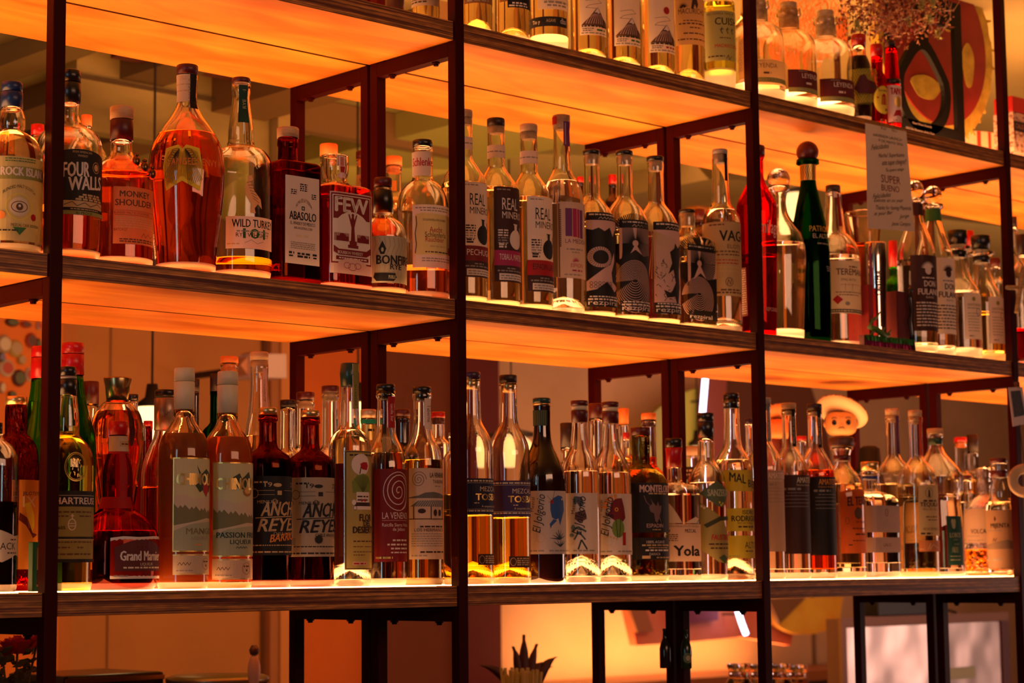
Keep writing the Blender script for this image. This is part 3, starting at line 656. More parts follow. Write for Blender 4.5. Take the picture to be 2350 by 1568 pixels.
def lab(b, x0, W, y0, y1, bg, els=(), name='label', arch=None, tr=.3, off=.0005, label=None):
    """x0: picture x of the left edge (crop px); W: unrolled width (crop px); y0,y1 top and bottom rows; els drawn in (u, y) crop px"""
    k = b.k
    def rad(a, z):
        t = b.tv+a; n = b.nz(z); ky = b.kz(z); return b.rz(z)*shp(t, n, ky)
    ym = (y0+y1)/2
    def zfront(y):                # height on the surface facing the camera
        py = b.Yp(y); rr = b.rz(max(0, b.zz(ym)))*.85
        return zof(b.X+b.vw.x*rr, b.Y+b.vw.y*rr, py)-b.Z
    zm = min(max(zfront(ym), .001), b.H)
    # angle of the left edge
    want = (x0-b.c-(b.Xp(0) and 0))*k
    lean = (b.zz(y0)-zm)
    cx = proj((b.X, b.Y, b.Z+zm))[0]; want = (b.Xp(x0)-cx)*b.D/F
    best = None
    for i in range(-110, 100):
        a = math.radians(i); e = abs(rad(a, zm)*math.sin(a)-want)
        if best is None or e < best[0]-1e-7: best = (e, a)
    aL = best[1]
    if want < -rad(-pi/2, zm): aL = -pi/2-(abs(want)-rad(-pi/2, zm))/rad(-pi/2, zm)
    tab = [(0, aL)]; a = aL; s = 0; step = math.radians(1.5)
    P = lambda a: Vector((math.cos(a), math.sin(a)))*rad(a, zm)
    while s < W*k*1.05+.002 and a < aL+2*pi:
        s += (P(a+step)-P(a)).length; a += step; tab.append((s, a))
    ss = [t[0] for t in tab]
    def ang(s):
        if s <= 0: return aL+s/rad(aL, zm)
        i = min(len(tab)-2, bisect_right(ss, s)-1); t = (s-ss[i])/(ss[i+1]-ss[i]); return tab[i][1]+t*step
    zcache = {}
    def zf_(y):
        q = round(y, 1)
        if q not in zcache: zcache[q] = min(max(zfront(q), .0006), b.H-.0005)
        return zcache[q]
    def place(u, y, lay):
        a = ang(u*k); z = zf_(y); r = rad(a, z)+off+lay*.00009
        return Vector((0, 0, z))+(b.vw*math.cos(a)+b.e*math.sin(a))*r
    def u_of(x):
        want = (b.Xp(x)-cx)*b.D/F; lo, hi = 0, W*1.0
        for _ in range(24):
            m = (lo+hi)/2; a = ang(m*k)
            if a < pi/2 and rad(a, zm)*math.sin(a) < want: lo = m
            else: hi = m
        return lo
    mats = [paper(INK[bg] if isinstance(bg, str) else bg, tr) if bg not in ('gld',) else ink('gld')] if bg else []
    idx = {}
    def mi(c):
        if c not in idx: idx[c] = len(mats); mats.append(ink(c))
        return idx[c]
    bm = bmesh.new(); lay = 0; last = None
    def poly(pts, m, L):
        try: f = bm.faces.new([bm.verts.new((u, y, L)) for u, y in pts]); f.material_index = m
        except ValueError: pass
    if bg:
        ny = max(1, int((y1-y0)/40))
        if arch:
            n = 12; top = [(W*i/n, y0+arch*(1-math.sin(pi*i/n)**.8)) for i in range(n+1)]
            for i in range(n): poly([top[i], top[i+1], (W*(i+1)/n, y1), (W*i/n, y1)], 0, 0)
        else:
            for i in range(ny): poly([(0, y0+(y1-y0)*i/ny), (W, y0+(y1-y0)*i/ny), (W, y0+(y1-y0)*(i+1)/ny), (0, y0+(y1-y0)*(i+1)/ny)], 0, 0)
    rnd = random.Random(int(x0*7+y0))
    for el in els:
        kd = el[0]
        if kd != last or kd in 'pco': lay += 1
        last = kd; L = lay
        if kd == 't':
            _, s, x, yb, w_, h, col = el[:7]; op = el[7] if len(el) > 7 else {}
            u = u_of(x) if not op.get('u') else x
            if op.get('x1'): w_ = u_of(op['x1'])-u
            V, Pp = text_tris(s, op.get('b', .01), op.get('i', 0)); m = mi(col)
            ro = math.radians(op.get('r', 0)); cr_, sr_ = math.cos(ro), math.sin(ro)
            bo = op.get('b', .01); sh = bo*h*1.1
            for ox_, oy_ in (((0, 0),) if bo < .015 else ((-sh, 0), (sh, 0), (0, -sh*.6), (0, sh*.6))):
              vs = []
              for vx, vy in V:
                du, dv = vx*w_+ox_, vy*h+oy_
                arcx = op.get('arc', 0)*(1-(2*vx-1)**2)
                vs.append(bm.verts.new((u+du*cr_-dv*sr_, yb-(du*sr_+dv*cr_)-arcx+op.get('sl', 0)*vx, L)))
              for p in Pp:
                try: f = bm.faces.new([vs[i] for i in p]); f.material_index = m
                except ValueError: pass
        elif kd == 'r':
            _, u0, u1, a, c_, col = el; poly([(u0, a), (u1, a), (u1, c_), (u0, c_)], mi(col), L)
        elif kd == 'p': poly(el[1], mi(el[2]), L)
        elif kd == 'c':
            _, u, y, ru, rv, col = el; n = 20
            poly([(u+ru*math.cos(2*pi*i/n), y+rv*math.sin(2*pi*i/n)) for i in range(n)], mi(col), L)
        elif kd in 'ol':
            if kd == 'o':
                _, u, y, ru, rv, wd, col = el; n = 26; pts = [(u+ru*math.cos(2*pi*i/n), y+rv*math.sin(2*pi*i/n)) for i in range(n+1)]
            else: _, pts, wd, col = el
            m = mi(col); w0 = wd if not isinstance(wd, tuple) else wd[0]; w1 = wd if not isinstance(wd, tuple) else wd[1]; nn = len(pts)-1
            for i in range(nn):
                (a, c_), (e, g_) = pts[i], pts[i+1]; dx, dy = e-a, g_-c_; l = math.hypot(dx, dy) or 1; px, py = -dy/l/2, dx/l/2
                wa = w0+(w1-w0)*i/nn; wb = w0+(w1-w0)*(i+1)/nn
                poly([(a+px*wa, c_+py*wa), (e+px*wb, g_+py*wb), (e-px*wb, g_-py*wb), (a-px*wa, c_-py*wa)], m, L)
        elif kd == 's':
            _, u0, u1, y, h, col = el; u = u0; m = mi(col)
            while u < u1:
                w_ = min(u1-u, h*rnd.uniform(1.2, 4)); poly([(u, y-h), (u+w_, y-h), (u+w_, y), (u, y)], m, L); u += w_+h*.7
    st = .14*b.rz(zm)/k; u = st
    rng = max([v.co.x for v in bm.verts] or [0])
    while u < rng:
        bmesh.ops.bisect_plane(bm, geom=bm.verts[:]+bm.edges[:]+bm.faces[:], plane_co=(u, 0, 0), plane_no=(1, 0, 0)); u += st
    for v in bm.verts: v.co = place(v.co.x, v.co.y, v.co.z)
    for f in bm.faces:
        f.normal_update()
        cc = f.calc_center_median()
        if f.normal.dot(Vector((cc.x, cc.y, 0))) < 0: f.normal_flip()
    o = obj(name, bm, mats, b.o)
    if label: o['label'] = label
    return o
def T(s, x, yb, w, h, c='blk', **o): return ('t', s, x, yb, w, h, c, o)
def small(u0, u1, ys, h, c): return [('s', u0, u1, y, h, c) for y in ys]
def rays(cx, cy, r0, r1, n, wd, c, a0=0, a1=360, sq=1):
    return [('l', [(cx+r0*math.cos(math.radians(a)), cy+r0*sq*math.sin(math.radians(a))), (cx+r1*math.cos(math.radians(a)), cy+r1*sq*math.sin(math.radians(a)))], wd, c) for a in [a0+(a1-a0)*i/n for i in range(n)]]
def spiral(cx, cy, r, turns, wd, c, sq=1, n=60): return ('l', [(cx+r*(i/n)*math.cos(turns*2*pi*i/n), cy+r*sq*(i/n)*math.sin(turns*2*pi*i/n)) for i in range(2, n+1)], wd, c)

# ================================================================== middle tier, first bay (crop A, B)
b = bottle('A', 77, [(325, 62), (345, 72), (400, 88), (450, 88), (468, 80), (478, 84), (520, 150), (560, 175), (620, 192), (660, 197), (1160, 200), (1215, 190)], .06, 1,
 'round shouldered whisky bottle with blue cap and pale green eye label beside the outermost upright', [('cap', 'blue', [(165, 66), (225, 66)]), ('seal', 'blue', [(226, 69), (326, 70)])], liq=('pale', 480))
lab(b, 8, 138, 226, 322, None, [T('RR', 42, 270, 52, 50, 'crm', b=.03), T('ROCK ISLAND', 22, 314, 110, 22, 'gld')], 'seal_print')
lab(b, -60, 420, 632, 1165, (.58, .50, .22), [('p', [(0, 700), (420, 690), (420, 770), (0, 780)], 'oli'), T('ROCK ISLAND', 5, 752, 330, 52, 'wht', b=.05), ('o', 190, 950, 82, 82, 5, 'yel'), T('BLENDED MALT SCOTCH', 20, 870, 210, 20, 'blk', arc=40),
 ('c', 190, 950, 62, 60, 'crm'), ('o', 190, 950, 50, 34, 5, 'brn'), ('c', 190, 950, 22, 24, 'brn'), ('c', 190, 945, 8, 9, 'wht'), ('c', 78, 1005, 28, 26, 'org'), ('c', 285, 1010, 20, 22, 'red'),
 T('MEZCAL CASK EDITION', 70, 1075, 190, 18, 'blk'), ('p', [(150, 1080), (235, 1080), (192, 1130)], 'grn')]+small(100, 300, (650, 665), 6, 'grn')+small(60, 180, (1105,), 9, 'blk'))

b = bottle('A', 445, [(300, 60), (370, 60), (400, 66), (440, 90), (480, 160), (520, 193), (560, 203), (1000, 205), (1240, 200), (1262, 185)], .055, 1,
 'whiskey bottle with black screw cap and black label in large white letters', [('cap', 'blk', [(90, 66), (165, 66)]), ('seal', 'blk', [(168, 67), (300, 69)])], liq=('org', 960))
lab(b, 380, 138, 170, 296, None, [T('W', 398, 280, 38, 58, 'gld')], 'seal_print')
lab(b, 313, 430, 585, 1000, (.02, .018, .018), [T('IRISH AMERICAN', 455, 610, 130, 14, 'tan'), T('WHISKEY', 487, 634, 68, 14, 'tan'), T('FOUR', 397, 765, 168, 92, 'wht', b=.03, sl=-12), T('WALLS', 433, 850, 250, 85, 'wht', b=.03, sl=-28),
 ('o', 318, 690, 30, 34, 4, 'tan'), ('c', 318, 690, 19, 22, 'tan'), ('s', 215, 350, 878, 12, 'tan'), ('s', 190, 370, 893, 12, 'tan'), ('s', 170, 380, 908, 12, 'tan'),
 ('r', 90, 390, 912, 955, 'tan'), ('l', [(100, 940), (150, 920), (180, 945), (230, 922), (270, 944), (330, 920), (385, 940)], 4, 'blk'), ('s', 140, 340, 968, 6, 'tan'), ('r', 0, 430, 975, 1000, 'oli'), T('80 PROOF', 478, 998, 110, 18, 'blk')], arch=35)

b = bottle('A', 770, [(530, 66), (600, 70), (630, 84), (650, 100), (670, 125), (700, 165), (740, 190), (800, 202), (850, 203), (1290, 203), (1310, 195)], .058, 1,
 'round whisky bottle with wooden cap, dark seal and three small metal monkeys on its shoulder', [('cap', 'wood', [(320, 75), (400, 74)]), ('seal', 'dred', [(401, 72), (532, 73)])], liq=('deep', 752))
lab(b, 716, 330, 825, 1185, (.62, .30, .10), [T('MONKEY', 755, 888, 212, 38, 'brn', b=.03), T('SHOULDER', 728, 944, 268, 40, 'brn', b=.03), T('THE ORIGINAL', 785, 968, 130, 18, 'tan'), ('l', [(10, 975), (320, 975)], 2, 'brn'), T('BLENDED MALT SCOTCH WHISKY', 722, 996, 250, 14, 'brn'), ('l', [(10, 1003), (320, 1003)], 2, 'brn')]
 +small(12, 290, (1022, 1037, 1052, 1067, 1082), 7, 'tan')+[T('BATCH 27', 722, 1104, 80, 16, 'brn'), ('l', [(180, 1140), (200, 1110), (215, 1138), (240, 1112), (262, 1136), (290, 1118)], 3, 'brn')]+small(40, 300, (1160, 1174), 8, 'brn'), tr=.45)
MET = mat((.20, .08, .03), .3, 1)
bm = bmesh.new()
for i, (x, y) in enumerate(((872, 665), (900, 700), (930, 735))):
    a = math.asin(min(.97, (x-770)/175)); z = b.zz(y)-.004; r = b.rz(z)+.003; c = (b.vw*math.cos(a)+b.e*math.sin(a))*r
    bmesh.ops.create_uvsphere(bm, u_segments=12, v_segments=8, radius=.0052, matrix=Matrix.Translation((c.x, c.y, z)) @ Matrix.Diagonal((1, 1, 1.5, 1)))
    bmesh.ops.create_uvsphere(bm, u_segments=10, v_segments=6, radius=.0034, matrix=Matrix.Translation((c.x, c.y, z+.0085)))
o = obj('monkey_emblem', bm, MET, b.o, True); o['label'] = 'three dark metal monkeys in a row'

b = bottle('A', 1183, [(120, 66), (280, 62), (310, 66), (360, 90), (400, 115), (440, 145), (480, 172), (520, 195), (560, 214), (600, 226), (670, 236), (740, 240), (830, 236), (950, 226), (1050, 214), (1150, 203), (1240, 193), (1325, 184)], .066, 1,
 'tall wide-hipped bourbon bottle with wing feathers drawn on its deep orange glass', [('cap', 'dred', [(57, 68), (118, 67)])], liq=('deep', 500), N=48)
lab(b, 1112, 140, 112, 285, 'crm', [T('750', 1140, 150, 40, 24, 'tan'), ('s', 20, 120, 180, 8, 'tan'), ('s', 20, 120, 220, 8, 'tan')], 'neck_label')
lab(b, 1198, 44, 100, 330, 'blk', [T('ANGELS', 1200, 300, 160, 12, 'gry', r=90)], 'neck_strip', off=.0011)
lab(b, 940, 90, 850, 1255, 'crm', [T('PORT BARREL', 992, 1240, 300, 26, 'brn', r=90, b=.03), ('l', [(6, 860), (6, 1250)], 4, 'brn'), ('l', [(84, 860), (84, 1250)], 4, 'brn')]+[('s', 62, 80, y, 5, 'brn') for y in range(880, 1240, 14)], 'side_label')
fe = []
for s_ in (-1, 1):
    for i in range(9):
        x0_ = 215+s_*(18+i*3); fe.append(('l', [(x0_+s_*j*(2.5+i*.9), 585+i*6+j*(26-i*1.2)-(8-j)**2*.35*(i/9)) for j in range(10)], 2.2, 'blk'))
    for i in range(5): fe.append(('o', 215+s_*(40+i*9), 600+i*14, 22, 16, 2, 'blk'))
lab(b, 975, 430, 560, 870, None, [('p', [(105, 580), (190, 560), (215, 585), (240, 560), (325, 580), (345, 720), (330, 850), (215, 790), (110, 850), (90, 700)], (.85, .62, .03))]+fe+[T("ANGEL'S ENVY", 1085, 690, 300, 44, 'org', b=.0)], 'wing_print')

b = bottle('A', 1523, [(172, 56), (180, 60), (230, 60), (250, 55), (330, 62), (400, 72), (470, 80), (540, 82), (556, 88), (566, 84), (580, 100), (600, 150), (640, 182), (690, 198), (1250, 198), (1370, 192), (1392, 180)], .058, 1,
 'clear rye whiskey bottle with an embossed turkey, nearly empty, cream label low on it', [('cap', 'dred', [(137, 58), (173, 61)])], liq=('amb', 1288))
lab(b, 1508, 58, 180, 420, 'dgrn', [T('RYE 101', 1552, 330, 120, 22, 'sage', r=90)], 'neck_strip')
tk = [('p', [(170, 760), (195, 750), (205, 775), (190, 800), (215, 850), (260, 900), (270, 960), (240, 930), (215, 960), (225, 990), (190, 985), (195, 930), (160, 880), (155, 830), (172, 790)], (.80, .40, .16))]
lab(b, 1400, 330, 740, 1000, None, tk+[('l', [(165+i*7, 800+i*16), (200+i*8, 790+i*22)], 3, 'brn') for i in range(7)], 'turkey_emblem')
lab(b, 1428, 350, 1012, 1215, 'wht', [T('WILD TURKEY', 1466, 1080, 300, 50, 'blk', b=.02), T('101', 1535, 1150, 150, 62, 'grn', b=.03), ('s', 70, 300, 1110, 9, 'gry'), T('RYE WHISKEY', 1490, 1142, 230, 26, 'blk'), ('l', [(120, 1180), (160, 1160), (200, 1182), (250, 1165)], 3, 'gry'), ('s', 10, 90, 1190, 8, 'tan')], tr=.35)

# half-hidden ones behind
def back(cr, c, top, hc, cap, nk, body, label, capy=None, g='clear', liq=None, d=.155, cork=None, tier=None, bot=None, **k):
    """a bottle half hidden behind the front row: cap top/bottom rows, neck to row nk, body half width"""
    t = {'A': 1, 'B': 1, 'C': 1, 'D': 1}.get(cr, 0) if tier is None else tier
    cy_ = capy or top+hc*1.0; bt_ = bot or {'A': 1280, 'B': 1500, 'C': 1330, 'D': 1400, 'E': 1400, 'F': 1415, 'G': 1390, 'H': 1345}[cr]
    caps = [('cap', cap, [(top, hc), (cy_, hc)])]
    if cork: caps.append(('cork', cork, [(cy_+.5, hc*.78), (cy_+hc*.9, hc*.74)]))
    pr = [(cy_, hc*.97), (cy_+hc*.5, hc), (cy_+hc*.7, hc*.93), (nk, hc*.97), (nk+body*.22, body*.55), (nk+body*.5, body*.85), (nk+body*.85, body), (bt_-12, body), (bt_, body*.93)]
    return bottle(cr, c, pr, d, t, label, caps, g=g, liq=liq, N=28, **k)
back('A', 547, 370, 34, 'ocap', 520, 130, 'half-hidden bottle with orange cap behind the black whiskey label', 440, liq=('amb', 700), d=.29)
back('A', 238, 430, 42, 'red', 510, 120, 'half-hidden bottle with red cap behind the outermost upright, middle tier', 500, liq=('amb', 640), d=.29)

b = bottle('B', 167, [(515, 64), (560, 68), (575, 62), (660, 64), (680, 75), (686, 190), (700, 208), (1405, 211), (1418, 205)], .062, 1,
 'square dark amber whisky bottle with pale wooden cap and white label', [('cap', 'wood', [(452, 70), (516, 69)])], g='amber', liq=('amb', 700), sq=(9, 1), ysq=684, N=64)
lab(b, 152, 262, 758, 1312, 'wht', [('s', 110, 170, 810+i*13, 8, 'blk') for i in range(4)]+[('s', 40, 85, 850+i*12, 7, 'blk') for i in range(3)]+[('s', 200, 235, 868+i*12, 7, 'blk') for i in range(3)]+[T('ALMA DE LA TIERRA', 215, 960, 125, 24, 'blk', arc=42), ('r', 122, 146, 945, 970, 'blk'), ('r', 128, 140, 951, 964, 'wht'),
 T('ABASOLO', 176, 1033, 205, 52, 'blk', b=.02), T('EL WHISKY DE MEXICO', 182, 1066, 190, 21, 'blk'), T('100% ANCESTRAL CORN', 205, 1092, 140, 15, 'blk'), ('s', 80, 180, 1140, 14, 'crm')]+[('s', 40, 225, 1180+i*12, 6, 'gry') for i in range(4)]
 +[('s', 26, 66, 1250, 14, 'blk'), ('s', 26, 60, 1268, 10, 'blk'), ('s', 90, 185, 1252, 13, 'blk'), ('s', 90, 185, 1270, 13, 'blk'), ('s', 205, 238, 1252, 13, 'blk'), ('s', 210, 238, 1270, 10, 'blk')], tr=.15)

b = bottle('B', 465, [(628, 84), (690, 87), (740, 84), (770, 74), (800, 78), (822, 110), (834, 200), (850, 226), (880, 231), (1440, 232), (1458, 222)], .067, 1,
 'squarish bourbon bottle with wide open neck and dark red statue label', [], liq=('red', 850), sq=(6, 1), ysq=830, N=64)
lab(b, 432, 330, 862, 1375, (.66, .50, .44), [('r', 8, 318, 870, 1312, 'dred'), ('r', 16, 310, 880, 1302, 'wht'), ('r', 22, 304, 886, 1030, 'dred'), T('FEW', 468, 985, 250, 92, 'wht', b=.05), ('c', 163, 1100, 138, 118, 'wht'), ('r', 22, 304, 1180, 1296, 'wht')]
 +[('p', [(150, 1165), (156, 1080), (140, 1030), (132, 1000), (140, 996), (152, 1030), (160, 1010), (172, 1010), (180, 1030), (192, 996), (200, 1000), (190, 1035), (178, 1080), (184, 1165)], 'dred'), ('c', 166, 1003, 10, 12, 'dred'), ('r', 140, 196, 1165, 1190, 'dred'), ('r', 128, 208, 1190, 1210, 'dred'),
 ('r', 40, 130, 1140, 1170, 'dred'), ('r', 200, 290, 1140, 1170, 'dred'), ('c', 85, 1140, 24, 18, 'dred'), ('c', 245, 1140, 24, 18, 'dred')]+[('r', 30+i*11, 35+i*11, 1120, 1170, 'dred') for i in range(10)]+[('r', 200+i*11, 205+i*11, 1120, 1170, 'dred') for i in range(9)]
 +[('p', [(24, 1200), (60, 1222), (270, 1222), (304, 1200), (304, 1240), (270, 1258), (60, 1258), (24, 1240)], 'dred'), T('BOURBON WHISKEY', 482, 1252, 190, 20, 'wht', b=.03), ('r', 40, 286, 1266, 1290, 'dred'), ('s', 60, 270, 1282, 8, 'wht'),
 ('c', 160, 1318, 110, 40, 'pnk'), ('o', 160, 1330, 30, 22, 3, 'dred'), ('o', 120, 1322, 24, 18, 3, 'dred'), ('o', 200, 1322, 24, 18, 3, 'dred')], tr=.2)
lab(b, 474, 60, 628, 690, 'wht', [('r', 8, 14, 628, 690, 'red'), ('r', 24, 50, 632, 688, 'red')]+[('r', 8, 52, 634+i*9, 637+i*9, 'wht') for i in range(6)], 'neck_strip')
lab(b, 480, 66, 692, 774, None, [('p', [(10, 692), (50, 692), (44, 735), (60, 745), (56, 762), (40, 764), (28, 776), (16, 764), (2, 760), (0, 745), (14, 735)], 'wht'), ('p', [(14, 695), (45, 695), (40, 732), (18, 732)], 'red'), ('c', 12, 750, 8, 9, 'red'), ('c', 46, 750, 8, 9, 'red'), ('c', 29, 762, 8, 9, 'red')], 'neck_medallion', off=.002)
back('B', 425, 555, 57, 'ocap', 800, 150, 'bottle with glowing orange cork cap behind the open-necked bourbon', 628, liq=('pale', 1000), d=.30, cork='ocap')
b = back('B', 648, 600, 52, 'dred', 830, 145, 'bottle with dark cap and orange neck label behind the middle post, first bay', 648, liq=('pale', 1000), d=.31, cork='ocap')
lab(b, 600, 110, 745, 825, 'tan', [('l', [(40, 810), (48, 770)], 3, 'brn'), ('l', [(56, 812), (60, 765), (72, 812)], 3, 'brn')], 'neck_label')
b = back('B', 834, 634, 54, 'ocap', 860, 135, 'bottle with orange cap and orange neck label behind the small rye bottle', 690, liq=('pale', 900), d=.31, cork='ocap')
lab(b, 782, 100, 785, 850, 'org', [], 'neck_label')

b = bottle('B', 767, [(826, 57), (850, 58), (870, 60), (990, 62), (1015, 66), (1040, 98), (1070, 126), (1100, 141), (1140, 148), (1450, 146), (1482, 136)], .048, 1,
 'small rye bottle with black seal and grey green flame label', [('cap', 'dred', [(768, 57), (825, 58)]), ('seal', 'blk', [(846, 62), (992, 65)])], liq=('amb', 1180))
lab(b, 620, 460, 1135, 1430, (.40, .38, .26), [('l', [(20+i*30, 1425), (34+i*30, 1330), (14+i*30, 1250), (40+i*30, 1190), (30+i*30, 1145)], (2, 6), (.30, .28, .19)) for i in range(14)]+[('p', [(215, 1250), (240, 1250), (252, 1215), (240, 1190), (228, 1165), (216, 1190), (204, 1215)], 'blk'), ('c', 228, 1222, 8, 14, 'sage'),
 T('BONFIRE', 728, 1312, 250, 56, 'blk', b=.04), T('RYE', 812, 1345, 80, 34, 'blk', b=.03), ('s', 80, 110, 1335, 5, 'blk'), ('p', [(180, 1368), (310, 1368), (320, 1395), (300, 1420), (190, 1420), (170, 1395)], 'blk'), T('PUBLICATION', 802, 1404, 100, 22, 'sage', b=.03)], tr=.1)

b = bottle('B', 1017, [(572, 62), (600, 66), (760, 64), (782, 68), (800, 92), (830, 122), (870, 146), (920, 160), (980, 166), (1480, 167), (1507, 158)], .062, 1,
 'round spirit bottle with black cap, red gothic neck label and yellow parchment label', [('cap', 'blk', [(530, 63), (573, 63)])], liq=('pink', 1335))
lab(b, 950, 160, 600, 752, 'wht', [T('Schlenke', 958, 690, 150, 52, 'red', b=.02)], 'neck_label', tr=.45)
lab(b, 955, 330, 938, 1335, 'wht', [('s', 20, 280, 962, 8, 'gry'), ('s', 50, 260, 978, 8, 'gry'), ('p', [(18, 1000), (60, 990), (270, 998), (300, 1010), (296, 1240), (250, 1250), (20, 1255), (24, 1200)], (.74, .55, .20)), T('SCHLENKERLA RAUCHBIER', 1020, 1040, 160, 14, 'brn'), ('l', [(24, 1010), (28, 1060), (18, 1120), (26, 1190), (18, 1245)], 6, 'brn'),
 T('Aecht', 1060, 1110, 90, 34, 'red'), T('Schlenferla', 1032, 1143, 150, 34, 'brn'), T('Rauchbier', 1035, 1172, 130, 32, 'red'), ('s', 110, 220, 1205, 10, 'tan'), ('s', 80, 250, 1240, 8, 'brn'), ('c', 272, 1222, 16, 26, 'red'), ('s', 60, 290, 1280, 7, 'gry'), ('s', 60, 290, 1296, 7, 'gry')], tr=.35)

# ================================================================== middle tier, second bay (crop C)
def rm(c, top, dk, y0, lx, label, band, bandc, capm, dy):
    n0 = top+50
    b = bottle('C', c, [(n0, 55), (n0+240, 56), (n0+265, 60), (n0+300, 82), (n0+335, 105), (n0+370, 128), (n0+400, 140), (n0+430, 143), (1262+dy, 143), (1285+dy, 134)], .055, 1, label,
      [('cap', capm, [(top, 57), (n0, 57)]), ('cork', 'cork', [(n0+.5, 46), (n0+45, 45)])], liq=('pale', y0+15), group='white and black labelled mezcal bottles')
    lab(b, c-57, 180, n0+115, n0+195, 'wht', [('s', 20, 160, n0+160, 8, 'gry')], 'neck_label', tr=.45)
    fg = 'wht' if dk else 'blk'; x = lx
    lab(b, lx, 245, y0, y0+600, 'drk' if dk else 'wht', [('s', 20, 110, y0+22, 8, 'gry'), T('REAL', x+52, y0+145, 122, 75, fg, b=-.005), T('MINERO', x+52, y0+200, 165, 44, fg, b=-.005)]
      +[('s', 25, 90, y0+280+i*16, 9, fg if i < 3 else 'gry') for i in range(6)]+[('s', 30, 78, y0+370, 12, fg), ('s', 30, 78, y0+386, 12, fg)]
      +[('c', 155, y0+330, 55, 62, fg), ('p', [(140, y0+290), (138, y0+240), (128, y0+232), (172, y0+232), (163, y0+240), (163, y0+290)], fg), ('l', [(196, y0+250), (214, y0+275), (205, y0+310)], 7, fg)]
      +[('r', 0, 245, y0+402, y0+498, bandc), T(band, x+32, y0+462, 200, 38, 'wht' if bandc != 'red' else 'blk', b=.0), ('r', 0, 245, y0+498, y0+600, 'drk'), ('s', 80, 150, y0+520, 9, 'gry'), ('s', 20, 220, y0+536, 9, 'gry'), ('r', 30, 230, y0+548, y0+590, 'wht'), ('s', 40, 220, y0+566, 8, 'gry'), ('s', 40, 220, y0+582, 8, 'gry')], tr=.2)
    return b
rm(38, 65, 0, 518, 26, 'mezcal bottle with white label and dark red PECHUGA band beside the second upright', 'PECHUGA', 'dred', 'wood', -30)
rm(242, 118, 1, 548, 231, 'mezcal bottle with black label and magenta band', 'TOBALA, MARTENO', 'mag', 'dk', 0)
rm(448, 155, 0, 610, 442, 'mezcal bottle with white label and bright red ESPADIN band', 'ESPADIN LARGO', 'red', 'wood', 25)

b = bottle('C', 655, [(100, 57), (150, 57), (190, 53), (300, 54), (440, 60), (470, 72), (500, 90), (540, 112), (590, 128), (640, 136), (1130, 137), (1310, 133), (1335, 124)], .055, 1,
 'mezcal bottle with purple square on its label and purple strip down the neck', [('cork', 'cork', [(97, 52), (190, 44)])], liq=('clear', 520), punt=.022)
lab(b, 598, 60, 100, 150, 'red', [], 'neck_mark')
lab(b, 668, 46, 135, 290, 'pur', [('l', [(12, 145), (12, 280)], 5, 'lil')], 'neck_strip', off=.001)
lab(b, 592, 60, 655, 1120, (.20, .12, .08), [], 'side_strip')
lab(b, 632, 240, 645, 1125, (.62, .46, .40), [('s', 12, 24, y, 8, 'brn') for y in range(700, 940, 12)]+[('r', 50, 94, 685, 862, 'pur'), ('r', 98, 128, 685, 865, 'mag'), ('r', 132, 150, 688, 868, 'mag'), ('r', 154, 185, 690, 870, 'pur'), T('LA MEDIDA', 680, 905, 175, 28, 'pur'), ('s', 56, 180, 948, 10, 'gry'), ('s', 90, 150, 966, 7, 'gry')]
 +rays(118, 1022, 5, 26, 12, 3, 'mag', 180, 360)+[T('ESPADIN', 712, 1056, 95, 24, 'mag'), ('s', 90, 170, 1082, 10, 'mag'), ('s', 40, 160, 1108, 8, 'gry')], tr=.35)

def rez(c, top, dy, label, art, y0, y1, lx, sqr=None, cork='cork'):
    n0 = top+28
    b = bottle('C', c, [(n0, 50), (n0+28, 54), (n0+75, 51), (n0+260, 52), (n0+295, 72), (n0+335, 103), (n0+372, 124), (n0+410, 138), (n0+440, 141), (1300+dy, 141), (1330+dy, 133)], .055, 1, label,
     [('cap', 'blk', [(top, 55), (n0, 54)]), ('cork', cork, [(n0+.5, 42), (n0+62, 40)])], liq=('pale', y0+80), group='black art labelled mezcal bottles')
    e = [('r', 0, 260, y0, y0+52, 'blk'), ('s', 20, 230, y0+20, 9, 'wht'), ('l', [(80+i*9, y0+44-(i % 3)*7) for i in range(18)], 2.5, 'wht')]+art(y0, y1)
    e += [('r', 0, 260, y1-70, y1, 'blk'), ('s', 20, 240, y1-58, 8, 'wht'), ('s', 10, 250, y1-40, 10, 'wht'), T('rezpiral', lx+12, y1-10, 220, 22, 'wht', b=-.01)]
    lab(b, lx, 260, y0, y1, 'blk', e, tr=0); return b
def art_eye(y0, y1):
    e = [('p', [(0, y0+52), (260, y0+52), (260, y0+95), (215, y0+110), (190, y0+150), (160, y0+95), (120, y0+120), (80, y0+100), (40, y0+115), (0, y0+105)], 'pnk'), ('c', 90, y0+285, 84, 66, 'pnk'), ('c', 95, y0+285, 54, 44, 'blk')]
    e += rays(95, y0+285, 58, 84, 30, 3, 'blk', sq=.78)
    e += [('p', [(0, y0+440), (120, y0+350), (160, y0+330), (200, y0+250), (205, y0+300), (170, y0+380), (180, y0+440), (250, y0+470), (200, y0+500), (130, y0+440), (60, y0+490), (0, y0+500)], 'pnk')]
    return e+[('o', 30+(i % 6)*26, y0+450+(i//6)*22, 9, 9, 3, 'blk') for i in range(12)]
